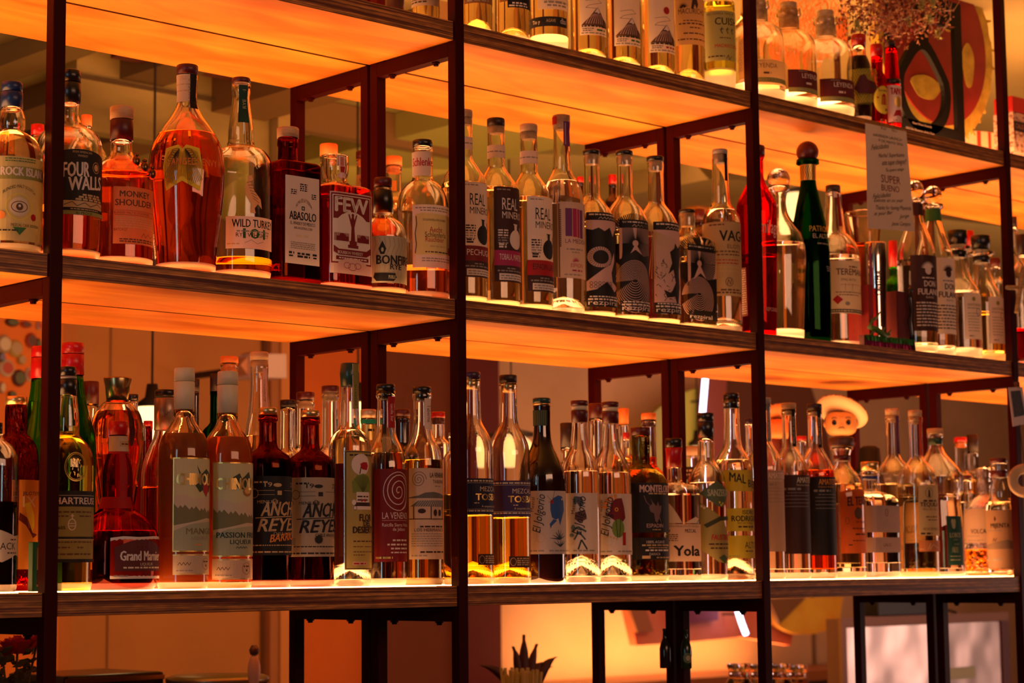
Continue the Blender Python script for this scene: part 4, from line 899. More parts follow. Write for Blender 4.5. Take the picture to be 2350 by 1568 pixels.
def art_ray(y0, y1, cx=90, cyo=150):
    e = [('r', 0, 260, y0+52, y0+270, 'pnk')]+rays(cx+12, y0+cyo, 20, 190, 46, (2, 7), 'blk', 180, 360, 1)+rays(cx+12, y0+cyo, 20, 170, 30, (2, 8), 'blk', 120, 180, 1)+rays(cx+12, y0+cyo, 20, 150, 12, (2, 9), 'blk', 0, 60, 1)
    e += [('p', [(0, y0+250), (60, y0+220), (100, y0+190), (160, y0+230), (260, y0+210), (260, y1-70), (0, y1-70)], 'blk')]
    k = (y1-y0)/600
    for j in range(13):
        e.append(('l', [(cx+5+(22+j*9)*math.cos(math.radians(a)), y0+(400+j*3)*k+(14+j*13)*k*math.sin(math.radians(a))) for a in range(-170, 170, 14)], 3.2, 'pnk'))
    return e
def art_wolf(y0, y1):
    e = [('r', 0, 260, y0+52, y1-70, 'pnk')]+rays(0, y0+60, 10, 300, 22, (2, 5), 'tan', 20, 100, 1)
    e += [('p', [(250, y0+60), (240, y0+120), (180, y0+160), (150, y0+130), (140, y0+165), (105, y0+190), (120, y0+260), (90, y0+330), (130, y0+300), (150, y0+380), (110, y0+450), (60, y0+430), (80, y0+480), (140, y0+470), (170, y0+540), (200, y0+400), (190, y0+300), (215, y0+220), (260, y0+160)], 'blk')]
    rn = random.Random(4)
    for i in range(60):
        x, y = rn.uniform(5, 240), rn.uniform(y0+240, y1-80); a = rn.uniform(-1, 1); e.append(('l', [(x, y), (x+rn.uniform(8, 26), y+a*26)], (6, 1), 'blk'))
    return e
rez(845, 318, -10, 'mezcal bottle with a black label of a staring eye', art_eye, 708, 1305, 813)
rez(1052, 322, 38, 'mezcal bottle with a black label of rays over a fingerprint', art_ray, 757, 1338, 1026)
rez(1247, 358, 62, 'mezcal bottle with a pale label of a ragged black beast', art_wolf, 770, 1350, 1240)
b = bottle('C', 1447, [(715, 50), (740, 52), (800, 50), (835, 60), (870, 95), (893, 150), (905, 172), (930, 176), (1415, 176), (1432, 168)], .05, 1,
 'small square mezcal bottle with black ray label and black cap', [('cap', 'blk', [(693, 51), (716, 50)]), ('cork', 'cork', [(716.5, 42), (800, 40)])], liq=('pale', 1010), sq=(8, 1), ysq=895, N=60, group='black art labelled mezcal bottles')
lab(b, 1455, 235, 915, 1388, 'blk', [('s', 10, 220, 935, 9, 'wht')]+art_ray(905, 1390, 80, 130)+[('r', 0, 260, 1330, 1388, 'blk'), T('rezpiral', 1465, 1382, 190, 18, 'wht', b=-.01)], tr=0)
b = bottle('C', 1655, [(345, 50), (380, 51), (500, 52), (600, 55), (660, 60), (680, 75), (705, 96), (735, 112), (768, 119), (1400, 120), (1440, 112)], .052, 1,
 'mezcal bottle with tan wraparound label beside the third upright', [('cap', 'gry', [(313, 50), (346, 50)]), ('cork', 'gry', [(346.5, 42), (400, 40)])], liq=('clear', 700), punt=.02)
lab(b, 1683, 24, 318, 510, 'blk', [], 'neck_strip', off=.001)
lab(b, 1537, 400, 770, 1238, (.50, .36, .18), [('o', 45, 835, 20, 26, 3, 'brn'), ('c', 45, 835, 7, 12, 'brn'), ('s', 120, 220, 792, 8, 'brn'), T('VAGO', 1658, 890, 230, 66, 'blk', b=.03), T('ELOTE', 1705, 938, 110, 26, 'brn'), ('s', 120, 330, 962, 9, 'brn'), ('s', 170, 330, 982, 8, 'brn')]+small(150, 320, (1015, 1035), 7, 'red')+small(170, 330, (1060, 1085), 7, 'tan')
 +[('o', 245, 1150, 24, 26, 4, 'brn'), ('l', [(232, 1168), (238, 1135), (252, 1166), (258, 1135)], 4, 'brn'), ('s', 190, 330, 1205, 10, 'brn'), ('s', 120, 340, 1222, 10, 'brn')]+[('l', [(20+i*16, 900), (60+i*18, 1010), (30+i*17, 1120)], 2, (.44, .30, .14)) for i in range(12)], tr=.35)
b = back('C', 978, 472, 26, 'red', 600, 50, 'half-hidden dark bottle with red cap between two art labels', 530, g='dark', d=.33)
back('C', 775, 485, 22, 'red', 600, 55, 'half-hidden bottle with red cap behind the purple-squared label', 520, g='dark', d=.33)
back('C', 1525, 690, 36, 'dred', 800, 70, 'dark bottle behind the small square mezcal bottle', 760, g='dark', d=.31)

# ================================================================== middle tier, third bay (crop D)
b = bottle('D', 359, [(155, 56), (215, 58), (240, 48), (330, 48), (380, 58), (430, 82), (470, 104), (510, 121), (540, 125), (620, 124), (825, 120), (1200, 110), (1290, 104)], .055, 1,
 'red-topped tequila bottle with thin white script, partly behind the third upright', [('stopper', 'dred', [(150, 60), (214, 60)])], g='red', liq=('amb', 830))
lab(b, 372, 190, 560, 760, None, [T('milagro', 390, 690, 180, 60, 'wht', b=-.02)], 'script')
lab(b, 245, 250, 1080, 1180, None, [T('REPOSADO', 425, 1175, 110, 24, 'pnk', b=-.01)], 'print')
lab(b, 275, 60, 900, 1200, (.35, .12, .08), [('s', 4, 56, y, 7, 'wht') for y in range(920, 1190, 14)], 'side_label')
b = bottle('D', 505, [(400, 72), (428, 74), (442, 52), (500, 43), (560, 51), (600, 68), (650, 104), (700, 137), (760, 153), (850, 158), (1000, 151), (1200, 141), (1330, 133)], .07, 1,
 'fluted clear decanter with a hammered glass ball stopper', [], g='flute', liq=('clear', 760), flute=.035, N=60, ball=(358, 73, 'rough'), bt=.02)
b = bottle('D', 684, [(235, 70), (262, 72), (272, 50), (360, 48), (400, 52), (450, 62), (520, 78), (580, 90), (640, 103), (720, 113), (800, 120), (900, 122), (1310, 118), (1345, 108)], .062, 1,
 'tall dark green tequila bottle with a black ball stopper and gold neck band', [], g='dgreen', liq=('amb', 1050), ball=(188, 70, 'dred'), cyr=188)
lab(b, 636, 150, 264, 360, 'gld', [('l', [(5+i*14, 356), (14+i*14, 330), (4+i*14, 300), (16+i*14, 270)], 4, 'blk') for i in range(10)], 'neck_band')
lab(b, 640, 260, 560, 980, None, [T('PATRON', 700, 680, 160, 36, 'gld', b=.0), T('EL ALTO', 720, 722, 130, 28, 'crm'), ('s', 110, 200, 760, 8, 'gry'), ('s', 170, 240, 900, 6, 'gry'), ('s', 175, 240, 912, 6, 'gry'), ('s', 178, 240, 924, 6, 'gry')], 'print')
b = bottle('D', 842, [(440, 47), (500, 50), (560, 57), (650, 66), (690, 75), (720, 102), (765, 136), (820, 150), (860, 152), (1360, 152), (1388, 142)], .065, 1,
 'tequila bottle with cream label and dark capsule, red strip down its neck', [('cap', 'dk', [(395, 46), (441, 47)])], liq=('clear', 840))
lab(b, 836, 30, 396, 470, 'wht', [('r', 4, 8, 396, 470, 'blk')], 'cap_strip', off=.0012)
lab(b, 870, 22, 445, 650, 'dred', [], 'neck_strip', off=.001)
lab(b, 800, 330, 862, 1190, 'crm', [T('TEREMANA', 865, 952, 240, 40, 'brn', b=.02), ('s', 150, 220, 905, 9, 'brn'), T('SMALL BATCH', 892, 988, 110, 15, 'brn'), ('s', 90, 250, 1015, 6, 'tan'), ('l', [(120, 1005), (120, 1050)], 2, 'brn'), ('l', [(170, 1005), (170, 1050)], 2, 'brn'), ('s', 60, 260, 1062, 5, 'brn'), ('s', 80, 230, 1078, 5, 'brn'),
 ('p', [(40, 1105), (70, 1078), (104, 1105), (70, 1135)], 'red'), ('c', 132, 1130, 16, 12, 'gry'), ('r', 0, 330, 1165, 1185, 'blk'), ('s', 20, 300, 1178, 6, 'crm')], tr=.3)
# orange glass vessel behind and chrome shaker in front
b = bottle('D', 1030, [(562, 112), (575, 116), (700, 100), (820, 95), (1000, 100), (1200, 96), (1300, 90)], .15, 1, 'wide-mouthed orange lit glass vessel behind the chrome shaker', [], g='warm', liq=('amb', 760), cat='vessel', name='glass_vessel')
CHR = noisy('chrome', (.75, .62, .60), (.80, .66, .62), rough=.08); CHR.node_tree.nodes['Principled BSDF'].inputs['Metallic'].default_value = 1
b = bottle('D', 1112, [(750, 64), (760, 66), (1200, 57), (1290, 53)], .05, 1, 'chrome cocktail shaker tin with black lettering down its side', [], g=CHR, hollow=False, cat='shaker', name='shaker_tin', cyr=1000)
lab(b, 1048, 180, 770, 1270, None, [T('CANTERA', 1140, 1075, 150, 38, 'blk', r=90, b=.04), ('r', 62, 74, 770, 1270, (.25, .03, .14)), ('r', 10, 16, 770, 1270, 'blk'), ('r', 120, 126, 770, 1270, 'blk')], 'print')
b = back('D', 1213, 738, 27, 'red', 960, 62, 'half-hidden green bottle with red cap behind the ball-stoppered tequilas', 900, g='green', d=.17)
def fulano(c, cyb, dy, label, bg, fg, band, bandc, lx, y0):
    b = bottle('D', c, [(cyb+60, 64), (cyb+80, 65), (cyb+92, 46), (cyb+150, 47), (cyb+190, 54), (cyb+240, 68), (cyb+290, 86), (cyb+350, 106), (cyb+400, 117), (cyb+450, 119), (1395+dy, 114), (1420+dy, 106)], .055, 1, label, [], liq=('clear', cyb+440), ball=(cyb, 58, 'clear'), cyr=cyb, bt=.02, group='ball-stoppered tequila bottles')
    lab(b, c-48, 150, cyb+70+14, cyb+160, band, [], 'neck_band', tr=.1)
    lab(b, lx, 220, y0, y0+470, bg, rays(112, y0+85, 12, 46, 15, (9, 1), fg, 190, 350)+[('c', 112, y0+95, 22, 26, fg), ('s', 70, 160, y0+145, 7, fg), T('DON', lx+80, y0+195, 85, 36, fg, b=.03), T('FULANO', lx+42, y0+245, 165, 36, fg, b=.03), T('BLANCO', lx+88, y0+268, 60, 12, fg)]
     +[('s', 30, 190, y0+300+i*20, 8, fg) for i in range(8)], tr=.15)
    return b
fulano(1347, 420, 0, 'tequila bottle with glass ball stopper and dark brown label behind the hanging note', 'drk', 'wht', 'drk', 0, 1330, 828)
fulano(1460, 454, 20, 'tequila bottle with glass ball stopper, green neck band and white label', 'wht', 'drk', 'grn', 0, 1458, 846)
def sant(c, top, label, lx, y0, dy, liq):
    b = bottle('D', c, [(top+98, 56), (top+102, 84), (top+120, 82), (top+126, 48), (top+165, 48), (top+225, 56), (top+290, 74), (top+340, 100), (top+385, 122), (top+420, 128), (1425+dy, 128), (1450+dy, 120)], .06, 1, label,
     [('cap', 'blk', [(top, 61), (top+90, 53)]), ('seal', 'blk', [(top+126, 51), (top+170, 51)])], liq=liq, bt=.022, group='black-stoppered tequila bottles')
    lab(b, lx, 200, y0, y0+288, 'wht', [('c', 65, y0+38, 14, 14, 'oli'), T('SANTANERA', lx+18, y0+82, 120, 17, 'brn'), ('s', 18, 120, y0+98, 6, 'gry'), ('o', 100, y0+118, 16, 24, 4, 'brn')]+[('s', 20, 110, y0+130+i*18, 5, 'gry') for i in range(7)]+[('s', 25, 60, y0+272, 8, 'gry')], tr=.3)
    return b
sant(1614, 675, 'black-stoppered tequila bottle with white label right of the green-banded one', 1660, 1062, 0, ('clear', 1060))
sant(1757, 708, 'black-stoppered tequila bottle against the fourth upright', 1812, 1088, 28, ('yel', 1190))
back('D', 1848, 845, 32, 'dred', 960, 60, 'half-hidden bottle with dark red cap between the black-stoppered tequila and the fourth upright', 900, d=.17)
back('D', 1692, 675, 24, 'red', 780, 50, 'half-hidden bottle with bright red cap between the two black stoppers', 770, d=.175)
# last bay, seen at the picture's edge
b = bottle('D', 1966, [(650, 18), (800, 26), (900, 60), (960, 80), (1280, 82), (1470, 78)], .09, 1, 'slim bottle with dark capsule right of the fourth upright', [('cap', 'dk', [(588, 17), (652, 18)])], liq=('red', 1290))
b = bottle('D', 2022, [(830, 42), (870, 50), (940, 90), (1460, 92), (1480, 88)], .06, 1, 'red liquor bottle with dark capsule at the far end of the middle tier', [('cap', 'dk', [(700, 40), (832, 42)])], liq=('dred', 1290))

# ================================================================== top tier (crops I, S, V)
def tall(cr, c, hw, base, label, neck=0.28, liq=('pale', -200), capm='wood', d=.055, tier=2, punt=.02, **k):
    """bottles whose upper part rises out of the picture; base row, body half width"""
    s = hw/.037*.001
    t = lambda mm: base-mm*s*1.0
    return bottle(cr, c, [(t(285), hw*.36), (t(270), hw*.38), (t(225), hw*.40), (t(210), hw*.5), (t(190), hw*.85), (t(172), hw*.98), (t(160), hw), (t(8), hw), (t(0), hw*.93)], d, tier, label,
      [('cap', capm, [(t(298), hw*.40), (t(284.5), hw*.39)])], liq=liq, punt=punt, cyr=base-60, **k)
b = tall('I', 18, 60, 38, 'dark bottle at the left end of the top tier, only its foot in view', g='dark', capm='dk')
b = tall('I', 218, 92, 100, 'clear bottle with grey brown label left of the second upright, top tier', d=.06, punt=0)
lab(b, 128, 260, -330, 38, (.22, .14, .10), [('s', 20, 150, 0, 8, 'blk'), ('s', 40, 170, 18, 10, 'blk')], tr=.2)
b = tall('I', 545, 97, 178, 'clear domed-base bottle with dark label edge right beside the second upright, top tier')
lab(b, 462, 260, -320, 22, (.20, .08, .03), [('s', 30, 180, 10, 12, 'gry'), ('s', 10, 200, -12, 8, 'gry')])
b = tall('I', 772, 112, 232, 'clear domed-base bottle with black band label, second from the second upright, top tier')
lab(b, 742, 200, -60, 52, 'blk', [('s', 30, 140, 28, 10, 'wht'), ('s', 10, 140, 44, 9, 'wht')]); lab(b, 690, 60, -200, 12, (.3, .12, .04), [], 'side_label')
b = tall('I', 1006, 125, 290, 'mezcal bottle with white script label and thin black band near its glowing foot', punt=0, bt=.028, liq=('pale', -250))
lab(b, 938, 290, -260, 62, 'wht', [('s', 40, 200, 24, 14, 'gry'), T('SAN LUIS DE LA PAZ', 985, 22, 190, 16, 'gry'), ('s', 60, 200, 44, 12, 'gry')], tr=.4)
lab(b, 888, 380, 110, 172, 'blk', [T('Tio y', 905, 152, 60, 24, 'wht'), T('AGAVE', 990, 146, 60, 20, 'tan'), T('dba', 1078, 152, 50, 26, 'wht')], 'band', tr=0)
for i, (c, hw, base, lx, yb, lb, gc) in enumerate(((1262, 114, 350, 1205, 228, 'first of the three mountain-label mezcal bottles, green lettering', 'grn'), (1482, 112, 402, 1425, 296, 'second of the three mountain-label mezcal bottles, between its two twins', 'grn'), (1702, 112, 448, 1647, 340, 'third of the three mountain-label mezcal bottles, red lettering', 'red'))):
    b = tall('I', c, hw, base, lb, punt=.016, liq=('pale', -200), group='mountain-label mezcal bottles')
    y = yb-150
    lab(b, lx, 210, -260, yb, 'wht', [('l', [(40, y-70), (120, y-80), (150, y-60), (60, y-40), (40, y-25), (120, y-20)], 2.5, 'brn'), ('p', [(8, y+88), (60, y+40), (100, y-10), (118, y-30), (135, y-5), (165, y+40), (200, y+60), (206, y+95)], 'brn'), ('p', [(96, y+6), (118, y-26), (136, y+4), (124, y+12), (112, y+4)], 'wht')]
      +[('l', [(40+j*16, y+78), (60+j*13, y+40), (95+j*6, y+14)], (4, 2), 'pnk') for j in range(8)]+[('s', 14, 196, y+98, 8, 'blk'), ('s', 20, 90, y+112, 5, 'blk'), ('s', 20, 80, y+124, 5, 'blk'), ('s', 110, 190, y+122, 12, gc), ('s', 10, 196, y+142, 9, 'gry')]+([('c', 118, y-120, 22, 24, 'red')] if gc == 'red' else []), tr=.4)
b = tall('I', 1903, 104, 494, 'mezcal bottle with see-through tan label reading MACURICHOS', punt=.022)
lab(b, 1818, 270, -260, 290, (.66, .42, .22), rays(60, 52, 4, 34, 11, (8, 1), 'drk', 180, 360)+[('p', [(110, 60), (118, 10), (135, -20), (150, -10), (160, 30), (150, 62), (135, 30), (125, 62)], 'drk'), T('MACURICHOS', 1838, 92, 210, 34, 'blk', b=.01), ('s', 60, 200, 140, 7, 'brn'), ('s', 30, 220, 160, 10, 'brn'), ('s', 100, 180, 185, 8, 'brn'), ('s', 60, 220, 222, 9, 'brn'), ('s', 20, 230, 260, 9, 'brn')], tr=.65)
b = bottle('I', 2103, [(-250, 40), (-180, 42), (-60, 44), (-30, 60), (5, 95), (30, 104), (60, 106), (400, 105), (500, 102), (532, 96)], .055, 2, 'mezcal bottle with green tinted label reading CUISH against the third upright', [('cap', 'cork', [(-270, 42), (-250, 41)])], liq=('lime', 30), bt=.04, cyr=470)
lab(b, 2010, 250, 72, 392, (.46, .42, .20), [T('MEZ COMPLA TEMO 45', 2025, 98, 190, 14, 'drk'), T('CUISH', 2075, 162, 165, 46, 'blk', b=.02)]+[('l', [(125+j*38, 180), (118+j*38, 200), (128+j*38, 220)], 6, 'blk') for j in range(3)]+[('l', [(112+j*38, 195), (138+j*38, 190)], 4, 'blk') for j in range(3)]+[('s', 110, 190, 250, 7, 'brn'), T('MADRECUISHE', 2072, 308, 190, 22, 'red', b=.02), ('s', 30, 140, 368, 8, 'drk'), ('l', [(150, 380), (165, 355), (172, 385), (190, 362)], 4, 'drk')], tr=.5)
b = tall('I', 2282, 82, 572, 'bottle with patterned label and pink foot half hidden by the third upright, top tier', d=.06, punt=0)
lab(b, 2200, 200, 250, 500, (.40, .20, .08), [('o', 20+(j % 4)*26, 275+(j//4)*34, 10, 12, 3, 'drk') for j in range(24)]); lab(b, 2200, 200, 508, 562, 'pnk', [('r', 12+j*22, 24+j*22, 520, 555, 'brn') for j in range(5)], 'foot_label')

# wide jars with cork stoppers
def ley(c, y0, label, dk, lx, ly, foot):
    b = bottle('S', c, [(y0+85, 150), (y0+95, 158), (y0+170, 156), (y0+182, 132), (y0+350, 137), (y0+368, 160), (y0+400, 220), (y0+450, 285), (y0+510, 322), (y0+580, 337), (y0+1290, 337), (y0+1322, 318)], .062, 2, label,
      [('cork', 'cork', [(y0, 108), (y0+84, 107)]), ('stopper', 'cork', [(y0+86, 118), (y0+345, 116)])], liq=None, bt=.034, g=GL['clear'] if foot != 'g' else GL['warm'], group='cork-stoppered spirit jars')
    L = ly
    els = [('s', 140, 260, L+26, 9, 'gry'), T('LEYENDA', lx+175 if dk else lx+110, L+105, 320, 60, 'wht' if dk else 'brn', b=-.005), ('s', 240, 340, L+185, 26, 'wht' if dk else 'brn'), ('r', 0, 700, L+230, L+292, 'oli'), T('MAGUEY TOBALA', lx+140, L+278, 360, 36, 'sage')]
    lab(b, lx, 700, L, L+318 if not dk else L+292, (.10, .008, .010) if dk else 'tan', els, tr=.1 if dk else .5)
    return b
ley(205, -60, 'cork-stoppered spirit jar with tan label right beside the third upright, top tier', 0, 60, 775, 0)
ley(612, 40, 'cork-stoppered spirit jar with dark maroon label and green lit foot', 1, 612, 905, 'g')
ley(1085, 145, 'cork-stoppered spirit jar with dark maroon label beside the hot sauces', 1, 1024, 1022, 0)

# hot sauces
b = bottle('V', 322, [(488, 70), (540, 72), (590, 76), (640, 98), (700, 116), (760, 120), (1225, 114), (1250, 108)], .035, 2, 'dark hot sauce bottle with red cap and gold honeycomb label', [('cap', 'red', [(372, 78), (487, 76)])], g='warm', liq=('blk', 600), cat='sauce bottle', name='hot_sauce_bottle')
hx = []
for i in range(11):
    for j in range(15): hx.append(('o', 14+i*22+(j % 2)*11, 752+j*24, 9, 10, 3, 'yel'))
lab(b, 240, 300, 740, 1105, (.16, .12, .015), hx+[('p', [(80, 960), (120, 820), (150, 810), (170, 870), (230, 890), (240, 960), (200, 1010), (110, 1010)], 'mar'), T('Valentina', 390, 940, 120, 26, 'dgrn', b=.03)], tr=.1)
b = bottle('V', 512, [(600, 60), (640, 62), (760, 60), (800, 78), (850, 92), (900, 96), (1270, 92), (1290, 86)], .04, 2, 'hot sauce bottle with red cap and round yellow label', [('cap', 'red', [(472, 64), (601, 66)])], g='red', liq=('dred', 640), cat='sauce bottle', name='hot_sauce_bottle')
lab(b, 470, 260, 905, 1215, None, [('c', 130, 1060, 108, 150, 'yel'), T('Smokin', 535, 970, 110, 22, 'brn', b=.02), ('p', [(100, 1110), (110, 1010), (135, 990), (160, 1010), (168, 1110)], 'red'), ('l', [(118, 1105), (122, 1025)], 5, 'yel'), ('l', [(146, 1105), (144, 1025)], 5, 'yel'), ('c', 66, 1035, 10, 11, 'red'), T('#2', 600, 1172, 50, 26, 'blk', b=.03)], tr=.2)
b = bottle('V', 665, [(500, 60), (560, 64), (700, 74), (848, 84), (880, 90), (1290, 84), (1312, 78)], .03, 2, 'hot sauce bottle with white label and red lettering beside the black award plaque', [('cap', 'blk', [(432, 42), (501, 44)]), ('band', 'blk', [(848, 88), (905, 92)])], g='red', liq=('org', 530), cat='sauce bottle', name='hot_sauce_bottle')
lab(b, 632, 230, 905, 1292, 'wht', [T('TAPATIO', 670, 1000, 190, 70, 'red', b=.05, sl=10), ('c', 118, 1080, 44, 58, 'gld'), ('p', [(60, 1235), (90, 1170), (150, 1160), (200, 1220), (190, 1240), (120, 1225)], 'red'), T('Hot Sauce', 728, 1255, 90, 16, 'red'), T('5 FL OZ', 690, 1284, 110, 18, 'blk')], tr=.1)

# ================================================================== lowest tier, first bay (crop E, F)
b = bottle('E', -18, [(560, 34), (590, 42), (620, 80), (650, 104), (690, 118), (740, 121), (1395, 121), (1412, 114)], .055, 0, 'clear bottle of black liquor with a wavy cream label at the picture edge', [('cap', 'blk', [(500, 32), (560, 32)])], liq=('blk', 932))
lab(b, -60, 280, 1085, 1262, None, [('p', [(0, 1100), (60, 1085), (150, 1118), (280, 1105), (280, 1235), (160, 1222), (70, 1262), (0, 1240)], 'crm'), T('BLACK', -50, 1192, 150, 38, 'blk'), ('s', 120, 170, 1142, 8, 'brn'), ('s', 100, 170, 1215, 8, 'brn')], tr=.2)
b = bottle('E', 90, [(402, 56), (430, 60), (560, 60), (575, 76), (620, 108), (680, 122), (760, 126), (1398, 124), (1412, 118)], .14, 0, 'dark red hammered-glass corn whiskey bottle with gold screw cap and orange label', [('cap', 'gold', [(357, 58), (403, 60)])], g='dtex', liq=('red', 640))
lab(b, 100, 260, 812, 1300, (.85, .36, .06), [T('JILOTEPEC', 118, 895, 150, 20, 'drk'), T('IX', 120, 960, 90, 60, 'crm'), ('p', [(30, 945), (62, 930), (95, 1000), (100, 1070), (80, 1090), (52, 1030)], 'yel'), ('p', [(5, 990), (50, 1020), (85, 1100), (130, 1110), (90, 1130), (40, 1060), (0, 1030)], 'mar')]+[('l', [(34+j*9, 950+j*2), (60+j*6, 1075)], 1.5, 'org') for j in range(5)]+[('s', 60, 200, 1180, 10, 'crm'), ('s', 60, 200, 1200, 10, 'crm')], tr=.5)
# green picture frame
e0 = atY(CR['E'][0]+112/2.3758, 760+1412/2.3758, .075)
e = empty('picture_frame', (e0.x, .045, TZ[0]), 'small green picture frame standing in front of the corn whiskey bottle', 'picture frame')
k_ = proj(e.location)[2]/F/2.3758/.80; fw_, fh_, bt_ = 150*k_, 270*k_*.80, 22*k_
GF = mat((.01, .14, .03), .45)
boxo('frame_bar', (0, bt_, 0, .012, 0, fh_), GF, e, .001); boxo('frame_bar', (fw_-bt_, fw_, 0, .012, 0, fh_), GF, e, .001)
boxo('frame_bar', (bt_, fw_-bt_, 0, .012, 0, bt_), GF, e, .001); boxo('frame_bar', (bt_, fw_-bt_, 0, .012, fh_-bt_, fh_), GF, e, .001)
bm = bmesh.new(); box(bm, bt_, fw_-bt_, .006, .010, bt_, fh_-bt_)
for x0, x1, z0, z1, mi_ in ((.15, .8, .5, .95, 1), (.1, .5, .05, .42, 2), (.55, .95, .1, .4, 3), (.3, .6, .25, .6, 2)):
    w_, h_ = fw_-2*bt_, fh_-2*bt_; box(bm, bt_+w_*x0, bt_+w_*x1, .0055, .0062, bt_+h_*z0, bt_+h_*z1, mi_)
obj('picture', bm, [mat((.55, .25, .08), .6), mat((.75, .45, .25), .6), mat((.03, .02, .02), .6), mat((.6, .2, .1), .6)], e)

def gbot(c, label, top):
    pr = [(top+175, 57), (top+200, 60), (top+235, 62), (top+300, 72), (top+370, 88), (top+430, 105), (top+500, 124), (top+570, 132), (1385, 132), (1400, 124)]
    return bottle('E', c, pr, .145, 0, label, [('cap', 'red', [(top, 60), (top+60, 61)]), ('seal', 'red', [(top+62, 61), (top+176, 62)])], g='green', liq=('clear', top+300), N=32, group='red-capped green bottles')
gbot(398, 'green liqueur bottle with tall red capsule behind the yellow herbal liqueur', 65)
gbot(232, 'green liqueur bottle with tall red capsule hidden by the outermost upright', 85)
b = bottle('E', 370, [(348, 50), (380, 54), (440, 60), (500, 65), (545, 66), (575, 68), (590, 86), (620, 114), (660, 134), (700, 143), (760, 147), (1250, 146), (1385, 144), (1402, 134)], .055, 0, 'yellow herbal liqueur bottle with round embossed seal and olive label beside the outermost upright', [('cap', 'blk', [(196, 45), (246, 46)]), ('collar', 'gry', [(247, 49), (262, 49)]), ('neck_band', 'blk', [(263, 50), (352, 52)])], liq=('yel', 520))
lab(b, 322, 130, 300, 348, None, [T('CHARTREUSE', 250, 335, 215, 30, 'wht', b=.02), ('s', 0, 130, 345, 4, 'wht')], 'neck_print')
lab(b, 225, 400, 872, 1262, (.30, .28, .10), [('r', 0, 400, 872, 958, 'blk'), ('l', [(0, 897), (400, 897)], 2, 'crm'), T('CHARTREUSE', 270, 944, 300, 36, 'wht', b=.03), ('s', 110, 330, 992, 9, 'brn'), ('s', 110, 180, 1014, 8, 'brn'), ('s', 240, 330, 1014, 8, 'brn'), ('o', 200, 1056, 20, 30, 5, 'wht'), ('l', [(182, 1050), (220, 1050)], 4, 'wht'), ('l', [(184, 1064), (218, 1064)], 4, 'wht'),
 ('l', [(201, 1028), (201, 998)], 5, 'wht'), ('l', [(192, 1008), (210, 1008)], 5, 'wht'), ('o', 265, 1062, 20, 26, 3, 'oli'), T('1605', 312, 1082, 45, 18, 'blk', b=.03), ('r', 0, 400, 1122, 1134, 'blk'), ('l', [(0, 1138), (400, 1138)], 2, 'crm'), ('s', 100, 330, 1155, 7, 'brn'), ('s', 110, 190, 1185, 8, 'brn'), ('s', 230, 270, 1185, 8, 'brn'), ('s', 100, 330, 1222, 9, 'brn'), ('r', 0, 400, 1244, 1262, 'blk')], tr=.35)
sl = [('o', 70, 740, 60, 78, 5, 'gld'), ('o', 70, 740, 52, 70, 2, 'gld')]; rn = random.Random(3)
for j in range(26):
    x, y = rn.uniform(35, 105), rn.uniform(690, 790); sl.append(('l', [(x, y), (x+rn.uniform(-8, 8), y+rn.uniform(6, 18))], 4, 'gld'))
SEAL = glass((1, .72, .25), .15, 1.45)
o = lab(b, 345, 150, 655, 830, None, sl, 'embossed_seal', off=.0008)
b = back('E', 497, 275, 43, 'dred', 560, 110, 'flared dark red stopper bottle behind the herbal liqueur', 400, liq=('org', 500), d=.165)
b = bottle('E', 641, [(382, 60), (400, 86), (440, 118), (480, 134), (560, 145), (660, 142), (740, 132), (900, 108), (1000, 96), (1100, 104), (1380, 112), (1400, 104)], .16, 0, 'ornate glass decanter with fluted bronze crown stopper behind the round red liqueur', [('crown_stopper', mat((.32, .24, .10), .25, .9), [(254, 76), (262, 77), (300, 68), (381, 60)])], liq=('org', 440), N=24)
lab(b, 690, 60, 400, 640, None, [('p', [(10, 400), (34, 420), (50, 480), (52, 560), (40, 620), (24, 630), (12, 600), (20, 520), (16, 450)], 'mar')], 'leaf_ornament')
b = bottle('E', 646, [(568, 50), (600, 52), (660, 54), (700, 66), (760, 79), (830, 83), (880, 80), (930, 84), (975, 100), (1000, 135), (1030, 172), (1070, 202), (1120, 221), (1180, 228), (1330, 228), (1375, 218), (1400, 196)], .078, 0, 'round-bellied dark red orange liqueur bottle with red cap, ribbon and maroon label', [('cap', 'red', [(492, 52), (569, 51)])], g=glass((.78, .18, .10)), liq=('dred', 1090), N=56, wt=.003)
lab(b, 596, 180, 572, 668, 'crm', [('r', 70, 180, 600, 650, 'tan'), ('s', 80, 170, 620, 8, 'brn'), ('r', 0, 180, 655, 668, 'red')], 'neck_label')
lab(b, 652, 44, 660, 960, 'red', [], 'ribbon', off=.0012)
lab(b, 560, 240, 905, 968, 'red', [], 'wax_ring', off=.0016)
lab(b, 602, 460, 1122, 1352, None, [('p', [(0, 1128), (70, 1120), (160, 1124), (300, 1118), (460, 1124), (460, 1352), (0, 1352)], 'wht'), ('p', [(25, 1310), (22, 1180), (60, 1165), (110, 1145), (180, 1138), (260, 1146), (330, 1180), (350, 1200), (350, 1310)], 'mar'), T('Grand Marnier', 656, 1252, 280, 52, 'wht', b=.04), T('LIQUEUR', 760, 1280, 90, 16, 'crm'), ('s', 70, 330, 1296, 9, 'crm'), T('PARIS', 770, 1336, 60, 17, 'mar'), ('s', 20, 100, 1340, 8, 'gry')], tr=.15)
back('E', 727, 345, 27, 'blk', 470, 70, 'small black-capped bottle peeping right of the bronze crown stopper', 380, liq=('dred', 600), d=.30)
back('E', 808, 490, 25, 'red', 640, 60, 'slim red-topped bottle before the cream pendant shade', 520, g='dtex', d=.185)
